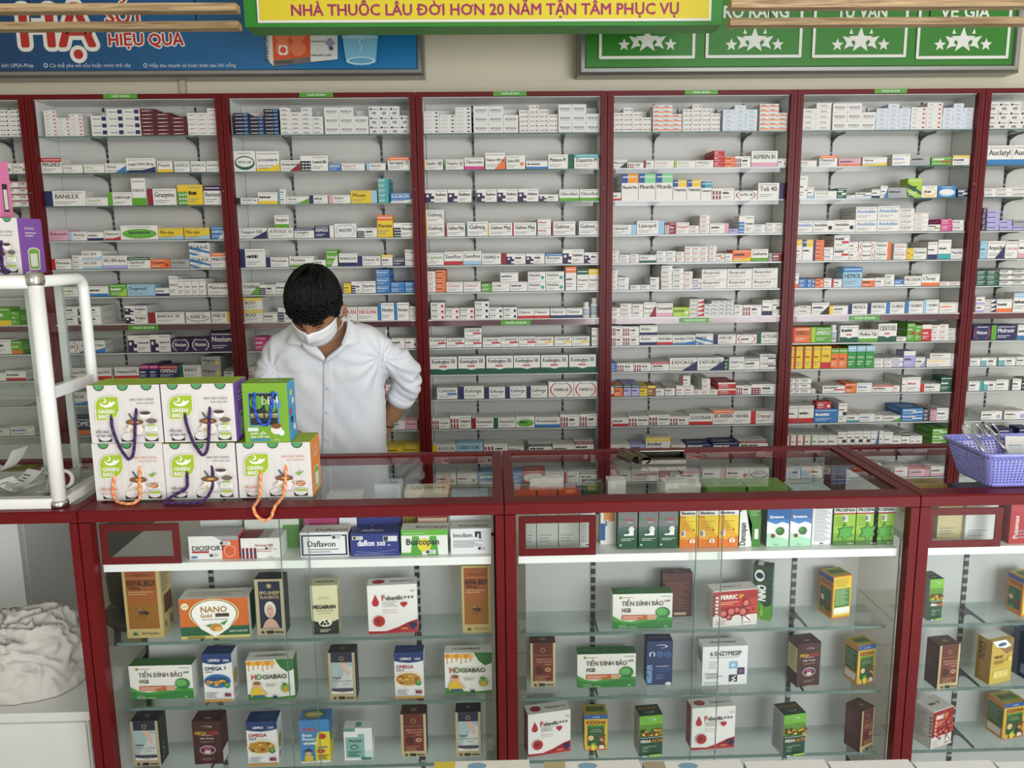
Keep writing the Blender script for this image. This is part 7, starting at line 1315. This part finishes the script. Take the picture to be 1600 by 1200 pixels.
def strip_on(name, left, right, m, off=.0016, th=.0012, n=26, mat=None):
    mb = MB(); L, Rr = [], []
    def lp(pts, t): 
        s_ = t*(len(pts)-1); i = min(int(s_), len(pts)-2); f_ = s_-i; return (pts[i][0]*(1-f_)+pts[i+1][0]*f_, pts[i][1]*(1-f_)+pts[i+1][1]*f_)
    cols = 4; G = []
    for j in range(n+1):
        a, b_ = lp(left, j/n), lp(right, j/n); G.append([on_shirt(a[0]+(b_[0]-a[0])*q/cols, a[1]+(b_[1]-a[1])*q/cols, off)[0] for q in range(cols+1)])
    vs = [p for r_ in G for p in r_]; w_ = cols+1
    mb.mesh(vs, [(j*w_+i, j*w_+i+1, (j+1)*w_+i+1, (j+1)*w_+i) for j in range(n) for i in range(cols)], m, True)
    o = mb.build(name, man); s_ = o.modifiers.new('s', 'SOLIDIFY'); s_.thickness = th; s_.offset = 1; return o
strip_on('button_placket', [(505, 566), (505, 600), (504, 660), (503, 707), (503, 790)], [(518, 563), (521, 600), (521, 660), (519, 707), (519, 790)], SHIRT, .0022, .0012)
for px, py in ((514, 606), (512, 644), (510, 685), (509, 735)):
    p, n_ = on_shirt(px, py, .005); b = MB(); b.lathe([(.0052, 0), (.0056, .0012), (.004, .0018), (.001, .0012)], (0,0,0), M('#d9dbdf', .25), 16); o = b.build('button', man, p); o.rotation_euler = n_.to_track_quat('Z', 'Y').to_euler()
for a in ([(604, 515), (602, 530), (599, 550), (597, 580)], [(425, 528), (424, 545), (424, 565), (428, 588)]):
    pts = []
    for (x0, y0), (x1, y1) in zip(a, a[1:]):
        for k in range(6): pts.append(on_shirt(x0+(x1-x0)*k/6, y0+(y1-y0)*k/6, .0006)[0])
    b = MB(); b.tube(pts, .0014, SHIRT, 6); b.build('shoulder_seam', man)
b = MB(); q = Vector(FA[2]); dn = (WR[1]-FA[2]).normalized(); b.tube([q-dn*.026, q-dn*.024, q+dn*.004, q+dn*.007, q+dn*.004], [.044, .0485, .0478, .046, .041], SHIRT, 28, False); b.build('rolled_cuff', man)
# collar: two wings and a stand, laid on the shirt
def wing(name, px):
    mb = MB(); P3 = []
    for x, y, Y in px: P3.append(at(x, y, Y=Y))
    top, bot = P3[:len(P3)//2], P3[len(P3)//2:]; n = len(top); vs = []; k = 5
    for a, b_ in zip(top, bot):
        for j in range(k+1): t_ = j/k; vs.append(a.lerp(b_, t_)+Vector((0, -.010*math.sin(math.pi*t_), 0)))
    mb.mesh(vs, [(i*(k+1)+j, i*(k+1)+j+1, (i+1)*(k+1)+j+1, (i+1)*(k+1)+j) for i in range(n-1) for j in range(k)], SHIRT, True)
    o = mb.build(name, man); s_ = o.modifiers.new('s', 'SOLIDIFY'); s_.thickness = .002; s_.offset = 0; u = o.modifiers.new('u', 'SUBSURF'); u.levels = 1; u.render_levels = 2; return o
wing('collar_wing', [(541, 492, 2.55), (543, 500, 2.53), (541, 520, 2.50), (532, 538, 2.485), (556, 510, 2.53), (562, 527, 2.515), (558, 538, 2.495), (543, 540, 2.485)])
wing('collar_wing', [(461, 508, 2.54), (464, 515, 2.52), (470, 526, 2.50), (473, 534, 2.49), (458, 514, 2.54), (450, 528, 2.515), (446, 540, 2.495), (472, 541, 2.488)])
wing('collar_stand', [(468, 518, 2.505), (484, 530, 2.497), (498, 544, 2.49), (509, 559, 2.49), (474, 544, 2.486), (486, 554, 2.484), (498, 561, 2.486), (508, 567, 2.49)])
wing('collar_stand', [(541, 530, 2.495), (530, 543, 2.487), (519, 551, 2.487), (509, 559, 2.492), (542, 542, 2.49), (530, 553, 2.484), (519, 561, 2.486), (509, 568, 2.492)])
# face mask
mb = MB(); n, k = 26, 16; vs = []
for j in range(k+1):
    for i in range(n+1):
        u, v = i/n*2-1, j/k; th = R(-90)+u*R(66); zz = .11-1.02*v; zz += .13*(1-u*u)*(1-v)*0-.12*(abs(u)**1.5)*(.5-v)*1.0
        ph = math.acos(max(-.97, min(.97, zz*.9-.12))); d = Vector((math.sin(ph)*math.cos(th), math.sin(ph)*math.sin(th), math.cos(ph)))
        ed = (1-abs(u)**3); off = .004+.007*ed*math.sin(math.pi*min(1, v*1.05))+.0012*math.sin(v*22)*ed+.008*v*v
        nose = head_r(d); sm = 1/math.sqrt((d.x/.066)**2+(d.y/.098)**2+(d.z/.118)**2); vs.append(H(d*(max(nose, sm)+off)))
mb.mesh(vs, [(j*(n+1)+i, j*(n+1)+i+1, (j+1)*(n+1)+i+1, (j+1)*(n+1)+i) for j in range(k) for i in range(n)], MASKM, True)
mk = mb.build('face_mask', man); s_ = mk.modifiers.new('s', 'SOLIDIFY'); s_.thickness = .0012; s_.offset = 1
for s in (-1, 1):
    a = Vector(vs[(n if s > 0 else 0)+(n+1)*1]); c = Vector(vs[(n if s > 0 else 0)+(n+1)*(k-2)])
    for p in (a, c):
        b = MB(); e_ = H((s*.08, .006, -.004 if p is a else -.04)); b.tube([p, p.lerp(e_, .5)+HR @ Vector((s*.006, -.004, 0)), e_], .0013, MASKM, 6); b.build('ear_loop', mk)
# eyes looking down, brows
for s in (-1, 1):
    b = MB(); pts = []
    for t_ in range(9):
        x = s*(.22+.036*t_); z = .04-.05*math.sin(math.pi*t_/8)*1.0; d = Vector((x, -1, z)).normalized(); pts.append(H(d*(head_r(d)+.0012)))
    b.tube(pts, [.0008+.0012*math.sin(math.pi*t_/8) for t_ in range(9)], HAIRM, 6); b.build('eyelashes', man)
    b = MB(); pts = []
    for t_ in range(9):
        x = s*(.16+.052*t_); z = .2+.05*math.sin(math.pi*t_/8); d = Vector((x, -1, z)).normalized(); pts.append(H(d*(head_r(d)+.0008)))
    b.tube(pts, [.001+.0032*math.sin(math.pi*(t_+1)/10) for t_ in range(9)], HAIRM, 6); b.build('eyebrow', man)
# hair: a shaped cap with layered locks
hb_ = MB(); n, k = 72, 44; vs = []; ok = []
def hairline(th):
    """lowest z (direction) of the hair round the head; th=-90 deg is the face"""
    a = abs(((math.degrees(th)+90+180) % 360)-180)
    return .30 if a < 50 else (.30-.56*(a-50)/20 if a < 70 else (-.22 if a < 80 else (.10 if a < 106 else .1-.7*min(1, (a-106)/26))))
for j in range(k+1):
    for i in range(n):
        th = 2*math.pi*i/n; zl = hairline(th); z = 1-(1-zl)*(j/k)**.9; z = max(-.95, min(1, z)); s_ = math.sqrt(max(0, 1-z*z)); d = Vector((s_*math.cos(th), s_*math.sin(th), z))
        edge = min(1, (1-j/k)*7); a = abs(((math.degrees(th)+90+180) % 360)-180)
        thick = (.003+.016*max(0, z)**1.1+(.006 if a < 60 else 0)*max(0, z)+.004*noise.noise(Vector((th*5, z*4, 2)))+.0025*noise.noise(Vector((th*22, z*5, 5))))*(.25+.75*edge)
        vs.append(H(d*(head_r(d)+thick)))
hb_.mesh(vs, [(j*n+i, (j+1)*n+i, (j+1)*n+(i+1) % n, j*n+(i+1) % n) for j in range(k) for i in range(n)], HAIRM, True)
hr = random.Random(3)
for q in range(2600):
    th0 = hr.random()*2*math.pi; zl = hairline(th0); crown = Vector((.06, .5, .86)).normalized()
    z0 = zl+(1-zl)*(hr.random()**.8)*.97; s_ = math.sqrt(max(0, 1-z0*z0)); d0 = Vector((s_*math.cos(th0), s_*math.sin(th0), z0)); tang = (d0-crown*d0.dot(crown)).normalized(); side = d0.cross(tang)
    L = .34+.3*hr.random(); sw = (hr.random()-.5)*.4; hb_j = .005*hr.random(); pts = []
    for m_ in range(5):
        t_ = m_/4; d = (d0+tang*L*t_+side*sw*t_*t_*.4).normalized(); zz = d.z; a_ = math.atan2(d.y, d.x); below = max(0, hairline(a_)-zz)
        pts.append(H(d*(head_r(d)+.005+.020*max(0, zz)+hb_j*(.35+.65*max(0, zz))+.005*math.sin(t_*2.8)-.008*t_+(.004 if below else 0))))
        if below > (.2 if abs(math.degrees(a_)+90) < 50 and math.sin(th0*9) > -.2 else .08): break
    if len(pts) > 2: hb_.tube(pts, [.0028, .0028, .0022, .0014, .0004][:len(pts)], HAIRM, 4, False)
hb_.build('hair', man)
# wristwatch
wp = WR[2].lerp(WR[1], .25); dn = (WR[3]-WR[2]).normalized(); b = MB(); b.tube([wp-dn*.009, wp-dn*.008, wp+dn*.008, wp+dn*.009], [.027, .0295, .029, .0265], M('#3a2a20', .5), 24, False); wt = b.build('watch_strap', man)
b = MB(); b.lathe([(.014, -.004), (.0155, 0), (.0145, .004), (.012, .005)], (0,0,0), CHROME, 24); o = b.build('watch_case', wt, wp+Vector((.022, -.018, .006))); o.rotation_euler = Vector((.75, -.6, .15)).to_track_quat('Z', 'Y').to_euler()
